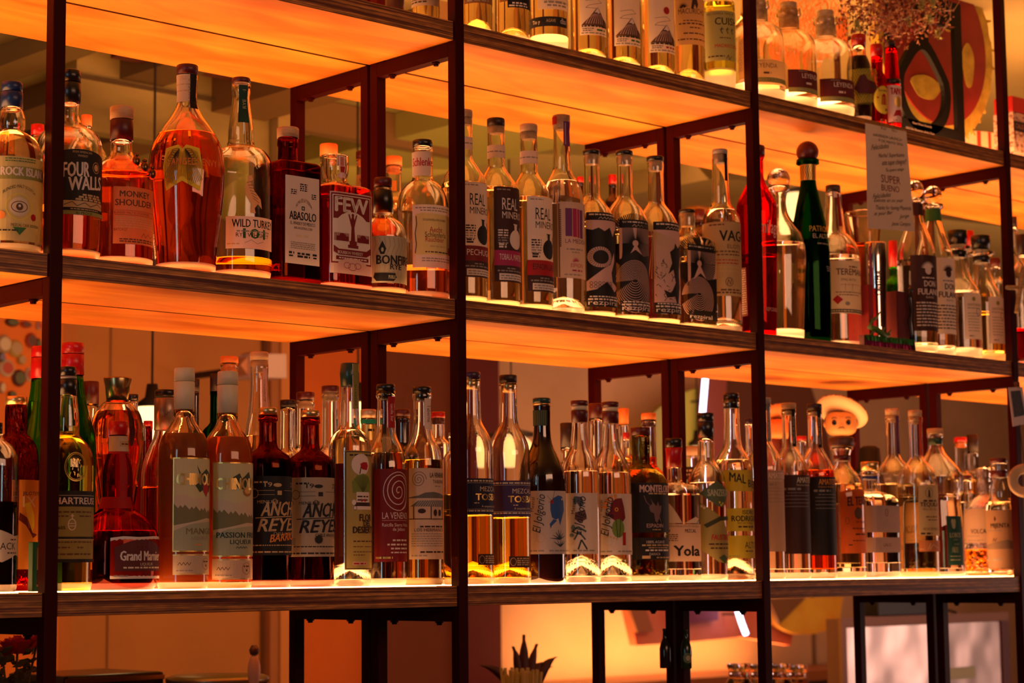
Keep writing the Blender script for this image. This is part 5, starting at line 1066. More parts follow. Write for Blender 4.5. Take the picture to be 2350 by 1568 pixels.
b = bottle('E', 905, [(366, 58), (400, 62), (540, 60), (580, 66), (640, 92), (720, 120), (800, 130), (1385, 130), (1400, 124)], .15, 0, 'wide bottle with black ribbed cap and grey signed neck wrap', [('cap', 'blk', [(322, 62), (360, 61)]), ('neck_wrap', mat((.36, .26, .20), .35, .6), [(367, 64), (542, 63)])], liq=('deep', 850), N=32)
lab(b, 850, 100, 400, 540, None, [('l', [(8+j*7, 500-j*6+(j % 2)*14) for j in range(13)], 3, 'brn'), ('s', 40, 90, 530, 8, 'brn')], 'signature')

def chin(c, top, x0, label, nm, els, sm_, yl, liqc, gr):
    b = bottle('E', c, [(top+225, 56), (top+270, 58), (top+305, 72), (top+335, 94), (top+370, 116), (top+410, 130), (top+460, 137), (top+500, 138), (1380, 137), (1398, 130)], .055, 0, label,
      [('cap', 'crm', [(top, 56), (top+72, 57)]), ('sleeve', 'crm', [(top+73, 57), (top+228, 56)])], liq=(liqc, top+360), group='cream-capped fruit liqueur bottles', g=GL['warm'])
    lab(b, c-60, 150, top+90, top+225, None, [('l', [(30+j*7, top+175-j*5+(j % 2)*9) for j in range(14)], 3, 'brn'), ('l', [(96, top-0+5), (96, top+220)], 3, 'brn')], 'signature')
    W = 330
    lab(b, x0, W, yl, yl+515, 'gld', [('r', 6, W, yl+7, yl+508, (.62, .56, .30))]+els(yl)+[T('CHINOLA', x0+22, yl+148, 250, 62, 'gld', b=.05), T('CHINOLA', x0+24, yl+146, 246, 58, 'crm', b=-.005)]
      +sm_(yl, x0), tr=.12)
    lab(b, x0, W, yl+526, yl+640, (.60, .46, .30), [('r', 0, W, yl+530, yl+534, 'gld'), ('r', 0, W, yl+634, yl+638, 'gld'), ('l', [(28+j*10, yl+588-(j % 2)*16) for j in range(8)], 3, 'brn'), ('o', 200, yl+580, 30, 32, 2, 'brn'), ('s', 178, 222, yl+572, 8, 'brn'), ('c', 200, yl+590, 6, 7, 'brn'), ('s', 20, 110, yl+620, 6, 'gry')], 'lower_label', tr=.15)
    return b
hills = lambda yl: [('p', [(6, yl+210), (60, yl+200), (120, yl+225), (180, yl+215), (330, yl+190), (330, yl+360), (180, yl+355), (90, yl+370), (6, yl+400)], (.62, .50, .34)), ('p', [(6, yl+240)]+[(6+j*12, yl+250+(j*7 % 5)*6+j*1.5) for j in range(28)]+[(330, yl+335), (200, yl+330), (90, yl+355), (6, yl+370)], (.20, .18, .08)), ('p', [(6, yl+400), (90, yl+365), (180, yl+352), (330, yl+345), (330, yl+508), (6, yl+508)], (.38, .38, .24))]
chin(1006, 203, 943, 'mango liqueur bottle with cream neck sleeve and pale green label', 0, lambda y: hills(y)+[('p', [(130, y+40), (160, y+90), (200, y+60), (250, y+90), (262, y+130), (230, y+190), (200, y+160), (150, y+190), (120, y+150), (160, y+130)], (.05, .07, .03)), ('p', [(170, y+130), (215, y+125), (225, y+175), (200, y+215), (172, y+180)], 'red')],
 lambda y, x: [T('MANGO', x+72, y+418, 190, 34, (.22, .20, .10), b=.03), T('LIQUEUR', x+100, y+448, 120, 18, 'gry'), ('s', 120, 160, y+480, 8, 'org')], 690, 'cho', 0)
chin(1242, 222, 1160, 'passion fruit liqueur bottle with cream neck sleeve and pale green label', 0, lambda y: hills(y)+[('p', [(100, y+90), (150, y+60), (165, y+90), (215, y+50), (235, y+100), (220, y+180), (180, y+150), (140, y+140)], (.05, .06, .03)), ('c', 205, y+160, 34, 26, (.40, .16, .03)), ('c', 205, y+156, 24, 16, (.75, .45, .12))],
 lambda y, x: [T('PASSION FRUIT', x+25, y+412, 280, 30, (.03, .06, .05), b=.03), T('LIQUEUR', x+95, y+446, 140, 24, (.03, .06, .05), b=.02), ('l', [(130+j*9, y+470-(j % 2)*10) for j in range(9)], 3, (.03, .06, .05))], 716, 'pas', 0)
back('E', 1250, 140, 50, 'ocap', 560, 110, 'bottle with orange cork cap behind the passion fruit liqueur', 176, liq=('pale', 700), d=.17, cork='ocap')
back('E', 1176, 235, 31, 'dk', 500, 75, 'slim dark green bottle between the two fruit liqueurs', 330, g=GL['dgreen'], d=.30)
back('E', 1066, 262, 22, 'dk', 560, 70, 'slim dark bottle hidden by the mango liqueur neck', 330, g='dark', d=.30)

b = bottle('F', 88, [(122, 52), (160, 55), (240, 53), (400, 62), (520, 78), (600, 90), (700, 110), (760, 120), (1398, 120), (1415, 112)], .165, 0, 'tall clear bottle with pale cork cap and paper strip behind the ancho chile liqueurs', [('cap', 'wood', [(72, 54), (121, 54)]), ('cork', 'wood', [(122, 46), (190, 42)])], liq=('pale', 560), N=32)
lab(b, 106, 34, 165, 392, 'pnk', [T('AUTENTICO', 122, 360, 130, 11, 'brn', r=90)], 'neck_strip')
def anc(c, top, label, bg, fg, x0, els, y0):
    b = bottle('F', c, [(top+42, 55), (top+75, 57), (top+80, 50), (top+200, 52), (top+235, 62), (top+258, 92), (top+278, 120), (top+310, 134), (top+350, 137), (1405, 136), (1428, 128)], .058, 0, label, [('cap', 'gold', [(top, 53), (top+40, 54)])], g=glass((.62, .20, .08), 0, 1.47, .12, 90, (1, 1, .12)), liq=('dred', top+300), group='gold-capped ancho chile liqueurs')
    lab(b, x0, 400, y0, y0+460, bg, els(y0, fg), tr=.05 if bg == 'blk' else .25)
    return b
def anc_e(y, f, x0, xt):
    e = [('s', 60, 140, y+40, 10, f), T('19', x0+xt+20, y+62, 42, 26, f, b=.02), T('27', x0+xt+165, y+62, 42, 26, f, b=.02), ('c', xt+118, y+52, 26, 11, f), ('r', xt+116, xt+144, y+85, y+110, f), ('l', [(xt, y+84), (xt+100, y+84)], 2, f), ('l', [(xt+160, y+84), (xt+260, y+84)], 2, f), ('l', [(xt, y+108), (xt+100, y+108)], 2, f), ('o', 60, y+100, 26, 26, 3, f),
         T('MENJURJE', x0+xt-20, y+158, 120, 18, f), T('ANCHO', x0+xt, y+232, 275, 80, f, b=.03, i=.3, sl=-8), T('REYES', x0+xt-18, y+322, 280, 74, f, b=.03, i=.3, sl=-8), ('l', [(xt-10, y+243), (xt+240, y+232)], 5, f), T('CHILE ANCHO', x0+xt+70, y+344, 150, 18, f), ('s', xt-30, xt+240, y+405, 6, f), ('s', 20, 330, y+445, 9, f)]
    return e+[('o', 30+j*150, y+150, 14, 16, 3, f) for j in range(3)]
anc(140, 395, 'ancho chile liqueur with gold cap and black label in orange lettering', 'blk', 'tan', 20, lambda y, f: anc_e(y, f, 20, 80)+[T('BARRICA', 150, y+385, 200, 44, 'org', b=.03, i=.2, sl=-22)], 792)
anc(386, 410, 'ancho chile liqueur with gold cap and grey cream label dated 1927', (.50, .38, .26), 'blk', 265, lambda y, f: anc_e(y, f, 265, 78)+rays(196, y+360, 8, 24, 18, 6, 'blk')+[('c', 196, y+360, 15, 16, 'blk'), ('p', [(30, y+350), (62, y+350), (62, y+400), (46, y+390), (30, y+400)], 'gry')], 800)

b = bottle('F', 613, [(142, 52), (200, 57), (250, 53), (480, 57), (515, 62), (535, 84), (565, 106), (600, 119), (650, 124), (1310, 124), (1400, 122), (1420, 112)], .055, 0, 'clear desert spirit bottle with round cactus and moon on its olive label', [('seal', 'dgrn', [(137, 53), (200, 58), (275, 53)])], liq=('clear', 528), punt=.028)
lab(b, 633, 36, 137, 400, 'oli', [('l', [(-3, 137), (-3, 400)], 4, 'crm'), T('DESIERTO', 650, 380, 120, 12, 'dgrn', r=90)], 'neck_strip', off=.001)
cact = lambda y: [('c', 100, y+80, 60, 62, 'wht'), ('p', [(92, y+76), (112, y+66), (140, y+66), (150, y+85), (140, y+112), (104, y+108), (96, y+94)], 'red'), ('l', [(98, y+92), (88, y+135)], 6, 'drk'), ('p', [(48, y+245), (44, y+180), (70, y+145), (110, y+132), (150, y+145), (176, y+180), (172, y+245)], (.20, .24, .03))]
b_els = lambda y: [('l', [(8, y+6), (240, y+6)], 5, 'drk'), ('l', [(8, y+6), (8, y+685)], 5, 'drk'), ('l', [(8, y+685), (240, y+685)], 5, 'drk'), ('s', 30, 200, y+30, 10, 'drk')]+cact(y)+[('l', [(110, y+245), (110+dx, y+140+abs(dx)*.4)], 2.5, (.08, .10, .02)) for dx in range(-54, 60, 9)]+[('r', 68, 160, y+240, y+300, 'wht'), ('r', 60, 170, y+300, y+322, 'drk'), ('s', 74, 150, y+270, 8, 'drk'), ('s', 74, 150, y+290, 8, 'drk'), ('p', [(96, y+278), (112, y+288), (128, y+278), (128, y+298), (112, y+290), (96, y+298)], 'red'),
 ('c', 54, y+300, 12, 16, 'wht'), ('r', 48, 180, y+322, y+342, 'wht'), ('o', 60, y+332, 10, 12, 3, 'drk'), T('FLOR', 668, y+408, 90, 40, 'drk', b=.04), T('DEL', 690, y+438, 55, 32, 'drk', b=.04), T('DESIERTO', 632, y+478, 170, 38, 'drk', b=.05), ('s', 50, 210, y+530, 8, 'brn'), ('s', 50, 110, y+560, 5, 'brn'), ('s', 120, 190, y+560, 5, 'brn'), ('s', 50, 200, y+590, 5, 'brn'), ('s', 50, 120, y+608, 5, 'brn'), ('r', 48, 130, y+645, y+664, 'pnk'), ('s', 52, 126, y+660, 9, 'red')]
lab(b, 583, 245, 645, 1336, (.44, .34, .10), b_els(645), tr=.3)
b = bottle('F', 823, [(300, 56), (330, 58), (345, 50), (480, 52), (550, 60), (600, 80), (650, 101), (700, 113), (750, 117), (1395, 117), (1418, 108)], .055, 0, 'raicilla bottle with deep red label and large white spiral', [('cap', 'blk', [(260, 55), (301, 55)]), ('stopper', 'blk', [(301.5, 40), (350, 38)])], liq=('clear', 660), group='spiral label agave spirit bottles')
lab(b, 835, 46, 330, 512, 'red', [T('Raicilla Sur', 850, 365, 110, 18, 'wht', r=-90)], 'neck_strip', off=.001)
lab(b, 757, 250, 750, 1290, 'dred', [spiral(150, 880, 88, 3.2, 5, 'wht', 1.25), ('o', 150, 880, 92, 112, 4, 'wht'), T('LA VENENOSA', 803, 1040, 220, 38, 'wht', b=.01), ('l', [(50, 1050), (240, 1050)], 2, 'pnk'), T('Raicilla Sierra Volcanica', 803, 1085, 220, 20, 'wht'), T('de Jalisco', 862, 1110, 90, 20, 'wht'), ('s', 110, 230, 1170, 10, 'wht'), ('s', 80, 230, 1195, 10, 'wht'), ('s', 100, 230, 1218, 10, 'wht'), ('s', 100, 230, 1240, 8, 'wht'), ('s', 12, 110, 1272, 12, 'gld')], tr=.15)
b = bottle('F', 1033, [(310, 54), (335, 58), (350, 50), (480, 52), (550, 62), (590, 78), (630, 98), (680, 112), (740, 117), (1395, 117), (1415, 108)], .055, 0, 'agave spirit bottle with white village drawing label left of the second upright', [('cap', 'blk', [(274, 54), (311, 54)]), ('stopper', 'blk', [(311.5, 40), (355, 38)])], liq=('yel', 700), group='spiral label agave spirit bottles')
lab(b, 1047, 46, 340, 520, 'wht', [T('Tabernas', 1062, 378, 110, 24, 'blk', r=-90)], 'neck_strip', off=.001)
lab(b, 960, 250, 746, 1275, (.68, .54, .42), [spiral(62, 812, 44, 3, 3, 'brn', 1.1), T('LA VENENOSA', 1080, 800, 130, 28, 'drk', b=.02), T('TABERNAS', 1095, 834, 110, 20, 'drk', b=.01), ('s', 160, 210, 854, 6, 'gry'), ('p', [(0, 915), (60, 905), (100, 888), (150, 884), (200, 892), (250, 905), (250, 920), (0, 920)], (.14, .12, .10)),
 ('p', [(10, 968), (60, 935), (250, 932), (250, 970)], (.16, .13, .11))]+[('l', [(40+j*14, 968), (70+j*12, 936)], 2, 'wht') for j in range(15)]+[('r', 30, 36, 968, 1040, 'drk'), ('r', 130, 136, 968, 1040, 'drk'), ('r', 225, 231, 968, 1040, 'drk'), ('c', 80, 995, 22, 14, 'drk'), ('c', 160, 1005, 12, 20, 'drk'), ('c', 195, 1005, 12, 20, 'drk'), ('r', 0, 250, 1038, 1044, 'brn'), ('s', 70, 220, 1090, 9, 'drk'), T('LOS HERMANOS', 992, 1114, 190, 19, 'drk')]
 +[('s', 20, 235, 1130+j*14, 5, 'gry') for j in range(6)]+[('s', 70, 230, 1238, 10, 'drk'), ('s', 20, 110, 1258, 8, 'gry')], tr=.35)
back('F', 255, 350, 46, 'dk', 620, 80, 'bottle with dark cap and script strip behind the two ancho liqueurs', 392, liq=('pale', 800), d=.165)
back('F', 357, 305, 53, 'dred', 600, 95, 'bottle with dark red cap and pale cork between the two ancho liqueurs', 350, liq=('pale', 800), d=.30, cork='wood')
back('F', 501, 268, 51, 'dred', 610, 105, 'bottle with dark red cap and honey cork left of the cactus label', 310, liq=('clear', 700), d=.17, cork='cork')
b = back('F', 722, 405, 46, mat((.60, .42, .28), .4, .5), 560, 70, 'gold-labelled bottle with checked band behind the cactus label', 455, liq=('amb', 640), d=.165)
lab(b, 676, 140, 410, 456, None, [('r', 8, 28, 412, 452, 'mar'), ('r', 68, 92, 412, 452, 'mar')], 'check_band'); lab(b, 672, 160, 462, 486, 'tea', [], 'neck_ring'); lab(b, 668, 170, 490, 720, 'gld', [('s', 60, 120, 530, 14, 'drk'), T('PLANTE', 715, 580, 90, 24, 'drk', b=.03)], 'neck_label')
back('F', 920, 405, 45, 'dred', 600, 85, 'dark brown bottle between the two spiral-label bottles', 445, g='dark', d=.17)
back('F', 1127, 420, 40, 'red', 560, 75, 'bottle with dark red cap and dark cork right of the village label', 455, liq=('clear', 700), d=.165, cork='dred')
b = back('F', 1212, 540, 26, 'wood', 640, 56, 'bright clear bottle squeezed between the village label and the second upright', 560, liq=('yel', 900), d=.09)

# ================================================================== lowest tier, second bay (crop G)
def tos(c, top, label, y0, capm, x0, tx, bg):
    b = bottle('G', c, [(top+48, 54), (top+72, 57), (top+80, 54), (top+260, 57), (top+310, 64), (top+350, 84), (top+395, 108), (top+440, 124), (top+500, 131), (1378, 131), (1400, 122)], .055, 0, label,
      [('cap', capm, [(top, 56), (top+48, 55)]), ('cork', 'gold', [(top+48.5, 44), (top+108, 42)])], liq=('yel', y0+230), punt=.026, group='purple-label mezcal bottles')
    lab(b, x0, 330, y0, y0+222, bg, [('s', 4, 326, y0+20, 9, 'crm'), ('s', 4, 326, y0+206, 8, 'crm'), ('l', [(0, y0+28), (330, y0+28)], 2, 'crm'), ('l', [(0, y0+192), (330, y0+192)], 2, 'crm'), T('MEZCAL', tx+26, y0+80, 150, 30, 'crm', b=.01), T('TOSBA', tx, y0+135, 190, 40, 'gld', b=.03), ('s', 160, 190, y0+156, 6, 'crm'), T('A exquisite drink', tx+35, y0+180, 130, 14, 'crm')], tr=.05)
    lab(b, tx+6 if c > 200 else tx+14, 150, 1222 if c < 200 else 1236, 1290 if c < 200 else 1306, 'drk', [('o', 26, 1256 if c < 200 else 1270, 18, 24, 3, 'tan')]+[('s', 50, 144, 1240+j*13+(14 if c > 200 else 0), 8, 'tan') for j in range(4)], 'sticker')
    return b
tos(113, 92, 'mezcal bottle with dark blue band label right beside the second upright', 752, 'pur', 0, 140, (.012, .012, .05))
tos(340, 112, 'mezcal bottle with purple band label and gold cork, fully in view', 766, 'dk', 235, 342, (.05, .02, .08))
b = bottle('G', 548, [(297, 54), (425, 53), (500, 57), (550, 68), (590, 86), (640, 110), (690, 130), (750, 140), (830, 142), (1370, 140), (1393, 130)], .058, 0, 'opaque black mezcal bottle with green cap and blue fish label', [('cap', 'dgrn', [(254, 56), (286, 56)]), ('ring', 'gold', [(286.5, 56), (297, 55)])], g='dark', group='script label mezcal bottles')
lab(b, 495, 120, 328, 425, (.05, .09, .06), [('l', [(10+j*12, 330), (10+j*12, 422)], 2, 'oli') for j in range(9)], 'neck_wrap')
def jol(b, x0, W, y0, y1, art, tx):
    lab(b, x0, W, y0, y1, (.66, .54, .47), art(y0)+[T('El Jolgorio', tx+58, y0+262, 240, 52, 'blk', b=.0, i=.25, r=82), T('Mezcal', tx+20, y0+130, 90, 22, 'drk', r=85), ('o', tx-x0+75, y0+292, 26, 28, 2, 'tan'), ('s', 20, 130, y1-16, 9, 'gry'), ('s', 160, 300, y1-16, 9, 'gry')], tr=.2)
fish = lambda y: [('p', [(170, y+70), (190, y+45), (225, y+28), (262, y+35), (278, y+70), (282, y+120), (262, y+160), (240, y+215), (225, y+170), (205, y+180), (180, y+165), (170, y+120)], 'blu'), ('p', [(190, y+175), (215, y+185), (180, y+215), (170, y+235), (165, y+205)], 'blu'), ('c', 182, y+68, 11, 13, 'red'), ('c', 258, y+52, 5, 6, 'wht'), ('l', [(182, y+68), (150, y+30)], 2, 'drk'), ('l', [(182, y+68), (198, y+4)], 2, 'drk'), ('l', [(182, y+68), (160, y+70)], 2, 'drk')]+[('l', [(235, y+300), (235+dx, y+230+abs(dx)*.9)], (10, 2), (.03, .05, .07)) for dx in (-70, -50, -30, -10, 12, 34, 54)]+[('l', [(240, y+345), (240+dx, y+300+abs(dx)*.3)], (9, 2), (.03, .05, .07)) for dx in (-50, -25, 5, 30, 50)]
bird = lambda y: [('p', [(180, y+20), (215, y+25), (228, y+70), (205, y+90), (185, y+60)], (.10, .10, .12)), ('p', [(175, y+120), (235, y+105), (245, y+160), (200, y+185), (170, y+160)], (.16, .06, .05)), ('l', [(150, y+240), (190, y+210), (240, y+240)], 12, (.06, .10, .10)), ('l', [(165, y+290), (195, y+240), (235, y+290)], 10, (.06, .10, .10)), ('l', [(190, y+350), (210, y+290), (245, y+350)], 10, (.03, .05, .05)), ('c', 175, y+46, 12, 26, (.10, .16, .18)), ('c', 160, y+215, 14, 18, (.12, .22, .24)), ('c', 150, y+262, 16, 12, (.12, .22, .24))]
par = lambda y: [('p', [(120, y+60), (150, y+30), (190, y+28), (205, y+80), (215, y+150), (190, y+180), (150, y+170), (120, y+150), (95, y+130), (115, y+110)], 'dred'), ('c', 155, y+98, 12, 13, 'org'), ('c', 155, y+98, 5, 6, 'blk'), ('c', 165, y+215, 40, 58, (.18, .26, .04)), ('l', [(150, y+160), (160, y+270)], 4, 'dgrn'), ('l', [(180, y+160), (172, y+270)], 4, 'dgrn'), ('r', 192, 215, y+240, y+320, 'red')]+rays(160, y+95, 62, 92, 5, (12, 20), 'org', 190, 280)+[('c', 100+j*18, y+262+j*6, 7, 8, 'tan') for j in range(4)]
jol(b, 448, 340, 830, 1222, fish, 482)
for c, top, label, x0, y0, art, tx, dx in ((782, 270, 'mezcal bottle with wax neck and dark bird label', 672, 843, bird, 735, 0), (973, 278, 'mezcal bottle with wax neck and red parrot label', 880, 848, par, 905, 0)):
    b = bottle('G', c, [(top+60, 51), (top+145, 48), (top+225, 54), (top+290, 62), (top+330, 80), (top+370, 100), (top+420, 115), (top+470, 121), (top+530, 122), (1365, 121), (1390, 112)], .055, 0, label,
      [('cap', 'dred', [(top, 54), (top+32, 53)]), ('cork', 'crm', [(top+32.5, 48), (top+60, 47)]), ('wax', 'dred', [(top+62, 53), (top+78, 52), (top+135, 51)])], liq=('clear', top+440), punt=.036, group='script label mezcal bottles')
    jol(b, x0, 330, y0, y0+378, art, tx)
b = bottle('G', 1161, [(485, 54), (520, 57), (660, 55), (685, 76), (710, 112), (740, 142), (770, 158), (810, 164), (1362, 164), (1385, 154)], .07, 0, 'round dark glass mezcal bottle with black wolf label', [('cap', 'dred', [(437, 62), (486, 61)])], g=glass((.62, .60, .38), 0, 1.47, .15, 60), liq=('clear', 700))
lab(b, 1070, 400, 780, 1088, 'blk', [T('MONTELOBOS', 1160, 838, 270, 44, 'pnk', b=.05), ('s', 150, 300, 852, 9, 'tan'), ('p', [(150, 930), (172, 910), (160, 880), (178, 905), (200, 925), (212, 895), (222, 925), (238, 920), (236, 950), (222, 985), (240, 1040), (218, 1000), (205, 1030), (190, 1020), (182, 970), (160, 960)], (.22, .12, .11)), ('l', [(120, 860), (135, 900), (160, 925)], 5, (.2, .1, .1)), T('ESPADIN', 1198, 1058, 115, 24, 'pnk', b=.01), ('s', 170, 230, 1074, 6, 'tan')], tr=0)
lab(b, 1070, 400, 1120, 1256, 'blk', [T('100% AGAVE', 1200, 1156, 130, 17, 'wht'), ('s', 110, 330, 1172, 9, 'tan'), ('s', 150, 300, 1186, 6, 'tan'), ('s', 130, 320, 1204, 10, 'wht'), T('OAXACA', 1215, 1230, 75, 16, 'wht'), ('r', 110, 160, 1232, 1250, 'tan'), ('s', 200, 330, 1248, 8, 'tan')], 'lower_label', tr=0)
b = bottle('G', 1367, [(685, 46), (760, 48), (782, 60), (796, 130), (812, 150), (840, 156), (1362, 156), (1383, 148)], .062, 0, 'clear square-shouldered mezcal bottle with black and bright red neck and pink white label', [('cap', 'blk', [(505, 53), (560, 54)]), ('red_sleeve', 'red', [(561, 54), (600, 50), (686, 49)])], liq=('clear', 850), sq=(5, .8), ysq=790, N=60, bt=.02)
lab(b, 1300, 380, 1036, 1268, (.70, .50, .40), [T('DENOMINACION DE ORIGEN', 1335, 1056, 250, 13, 'brn'), T('9', 1336, 1088, 14, 20, 'blk', b=.03), T('MEZCAL', 1438, 1088, 100, 22, 'blk', b=.03)]+[('s', 46, 110, 1105+j*12, 6, 'brn') for j in range(4)]+[T('Yola', 1368, 1232, 220, 62, 'blk', b=.06)], tr=.4)
lab(b, 1310, 300, 800, 1030, None, [('p', [(20, 890), (60, 935), (130, 1030), (20, 1030)], (.75, .58, .42)), ('p', [(150, 1030), (250, 990), (280, 1000), (260, 1030)], (.75, .58, .42))], 'print')
b = bottle('G', 1563, [(500, 50), (640, 54), (670, 68), (700, 90), (740, 110), (780, 120), (840, 123), (1358, 122), (1380, 114)], .055, 0, 'mezcal bottle with green diamond label and black screw cap', [('cap', 'blk', [(347, 53), (400, 52)]), ('seal', 'blk', [(402, 52), (502, 51)])], liq=('clear', 780))
lab(b, 1500, 320, 765, 1290, None, [('p', [(10, 950), (40, 900), (200, 1010), (290, 1200), (230, 1285), (150, 1270), (20, 1180)], (.34, .26, .07)), ('p', [(36, 845), (150, 765), (270, 845), (190, 932), (150, 925)], (.10, .14, .07)), T('SANZEKAN', 1582, 862, 180, 42, (.45, .45, .28), b=.04), ('p', [(60, 1040), (160, 990), (290, 985), (290, 1010), (170, 1015), (80, 1060)], (.05, .05, .02)),
 ('c', 165, 902, 7, 7, 'yel'), ('c', 190, 908, 7, 7, 'yel'), ('c', 176, 918, 7, 7, 'yel'), ('c', 50, 925, 8, 8, 'crm'), ('c', 66, 935, 8, 8, 'crm'), T('FAUSTINO', 1600, 1135, 150, 34, 'red', b=.03, i=.2), ('s', 90, 250, 1165, 9, 'drk'), ('s', 100, 250, 1190, 9, 'drk'), ('p', [(150, 1245), (190, 1225), (230, 1245), (200, 1285)], (.06, .10, .05))], tr=.3)
b = bottle('G', 1724, [(262, 53), (290, 52), (325, 48), (500, 53), (560, 62), (600, 86), (640, 108), (680, 120), (740, 123), (1352, 122), (1374, 114)], .055, 0, 'mezcal bottle with three bright yellow handwritten labels left of the third upright', [('cap', 'blk', [(223, 48), (262, 50)]), ('stopper', 'blk', [(262.5, 42), (318, 40)])], liq=('clear', 640), punt=.03)
YL = (.62, .50, .04)
lab(b, 1676, 260, 700, 832, YL, [T('MAL', 1715, 768, 105, 56, 'blk', b=.02, sl=18), T('BIEN', 1828, 805, 110, 46, 'blk', b=.02, sl=12)], 'top_label', tr=.4)
lab(b, 1690, 260, 938, 1080, YL, [T('ISIDRO', 1795, 975, 100, 26, 'blk', b=.02), T('RODRIGUEZ', 1728, 1018, 230, 34, 'blk', b=.04), T('RIO DE PARRAS', 1764, 1036, 120, 13, 'drk'), ('s', 80, 200, 1058, 10, 'drk')], 'middle_label', tr=.4)
lab(b, 1690, 260, 1108, 1248, YL, [T('ALTO', 1808, 1186, 110, 40, 'blk', b=-.005), ('s', 130, 200, 1208, 8, 'drk'), ('s', 20, 90, 1238, 7, 'oli')], 'lower_label', tr=.4)
# behind
back('G', 705, 408, 42, 'dk', 640, 70, 'bottle with long dark cap left of the dark bird label', 560, liq=('clear', 700), d=.17)
back('G', 884, 288, 43, 'dred', 660, 80, 'tall bottle with dark red cap between the bird and parrot labels', 380, liq=('clear', 750), d=.165)
b = bottle('G', 1056, [(420, 34), (560, 36), (640, 60), (700, 80), (1380, 80), (1392, 74)], .30, 0, 'bottle with a tall square wooden stopper behind the parrot label', [('cap', 'ocap', [(318, 34), (420, 30)])], liq=('org', 600), N=24)
back('G', 1212, 348, 47, 'ocap', 660, 90, 'bottle with orange cap behind the black wolf label', 388, liq=('deep', 620), d=.17, cork='dred')
back('G', 1074, 468, 22, 'red', 620, 50, 'small bottle with red top against the wolf label bottle', 510, liq=('pale', 560), d=.17)
b = bottle('G', 1470, [(612, 62), (640, 66), (700, 74), (1378, 76), (1390, 70)], .17, 0, 'wide jar with ribbed pale lid behind the red-necked bottle', [('lid', mat((.55, .34, .20), .5), [(556, 64), (611, 65)])], liq=('pale', 900), N=32, cat='jar', name='jar')
lab(b, 1412, 110, 680, 760, 'drk', [('s', 10, 100, 710, 12, 'tan'), ('s', 10, 100, 735, 12, 'tan')])

# ================================================================== lowest tier, third bay (crop H)
def amat(c, top, label, lx, W, y0, y1, bg, capm, strip, tx, tcol, liq):
    b = bottle('H', c, [(top+42, 50), (top+75, 50), (top+82, 46), (top+290, 50), (top+330, 68), (top+365, 88), (top+400, 106), (top+445, 120), (top+480, 124), (1330, 124), (1354, 116)], .055, 0, label,
      [('cap', capm, [(top, 51), (top+42, 50)]), ('cork', 'cork', [(top+42.5, 40), (top+80, 38)])], liq=liq, bt=.018, group='plain-label blanco tequilas')
    lab(b, c+22, 26, top+40, top+290, strip, [T('SEMILLAS DE AGAVE', c+36, top+270, 180, 12, 'wht', r=90)], 'neck_strip', off=.001)
    lab(b, lx, W, y0, y1, bg, [T('AMATITENA', tx, y0+52, 190, 38, tcol, b=.02), T('TEQUILA BLANCO', tx-5, y0+72, 130, 10, tcol), ('s', 30, 150, y0+100, 14, 'gry'), ('s', 60, 220, y0+120, 4, 'gry')]+[('s', 40, 220, y0+140+j*24, 4, 'gry') for j in range(4)], tr=.08 if bg != (.50, .34, .28) else .35)
    return b
amat(150, 155, 'tequila bottle with pinkish plain label right beside the third upright', 95, 250, 640, 1180, (.50, .34, .28), 'gry', (.20, .22, .24), 185, 'wht', ('clear', 700))
amat(318, 190, 'tequila bottle with dark brown plain label and cork cap', 262, 260, 670, 1195, (.05, .015, .012), 'wood', 'blk', 378, 'crm', ('clear', 720))
amat(489, 196, 'amber tequila bottle with plain black label and dark cap', 462, 250, 682, 1205, 'blk', 'dk', 'blk', 525, 'org', ('deep', 640))
b = bottle('H', 670, [(488, 66), (505, 68), (530, 60), (576, 50), (615, 62), (650, 88), (700, 118), (760, 136), (820, 143), (1322, 143), (1347, 133)], .065, 0, 'tequila bottle with wide brown cap and orange label', [('cap', 'brn', [(418, 80), (425, 83), (470, 82), (487, 72)]), ('band', 'dred', [(538, 57), (577, 54)])], liq=('pale', 730), bt=.02)
lab(b, 663, 280, 762, 1192, (.62, .14, .025), [T('EL TESORO', 715, 876, 220, 58, 'drk', b=.03, sl=-14), ('c', 130, 925, 34, 40, 'brn'), T('REPOSADO', 765, 990, 90, 16, 'drk'), ('s', 80, 190, 1030, 7, 'drk'), ('o', 46, 975, 12, 22, 3, 'brn'), ('s', 100, 200, 1070, 10, 'drk'), ('s', 80, 200, 1110, 6, 'drk'), ('s', 50, 80, 1140, 8, 'brn')], arch=22, tr=.35)
b = bottle('H', 857, [(640, 57), (655, 66), (672, 62), (680, 48), (765, 47), (780, 70), (800, 130), (822, 168), (860, 186), (1325, 186), (1347, 176)], .07, 0, 'square clear tequila bottle with striped gold stopper, blue neck band and mauve labels', [('stopper', 'gold', [(582, 60), (640, 58)]), ('band', mat((.02, .03, .22), .3), [(675, 54), (702, 52)])], liq=('clear', 800), sq=(7, 1), ysq=800, N=60, bt=.028)
lab(b, 828, 360, 874, 1052, (.40, .28, .27), [('o', 186, 920, 16, 24, 4, 'drk'), ('o', 186, 920, 8, 12, 2, 'drk'), ('s', 172, 202, 975, 8, 'gry')]+[('s', 150, 230, 988+j*11, 5, 'gry') for j in range(4)]+[('s', 160, 220, 1042, 5, 'gry')], tr=.3)
lab(b, 828, 360, 1086, 1186, (.40, .28, .27), [T('LALO', 950, 1146, 80, 22, 'drk', b=.01)], 'lower_label', tr=.3)
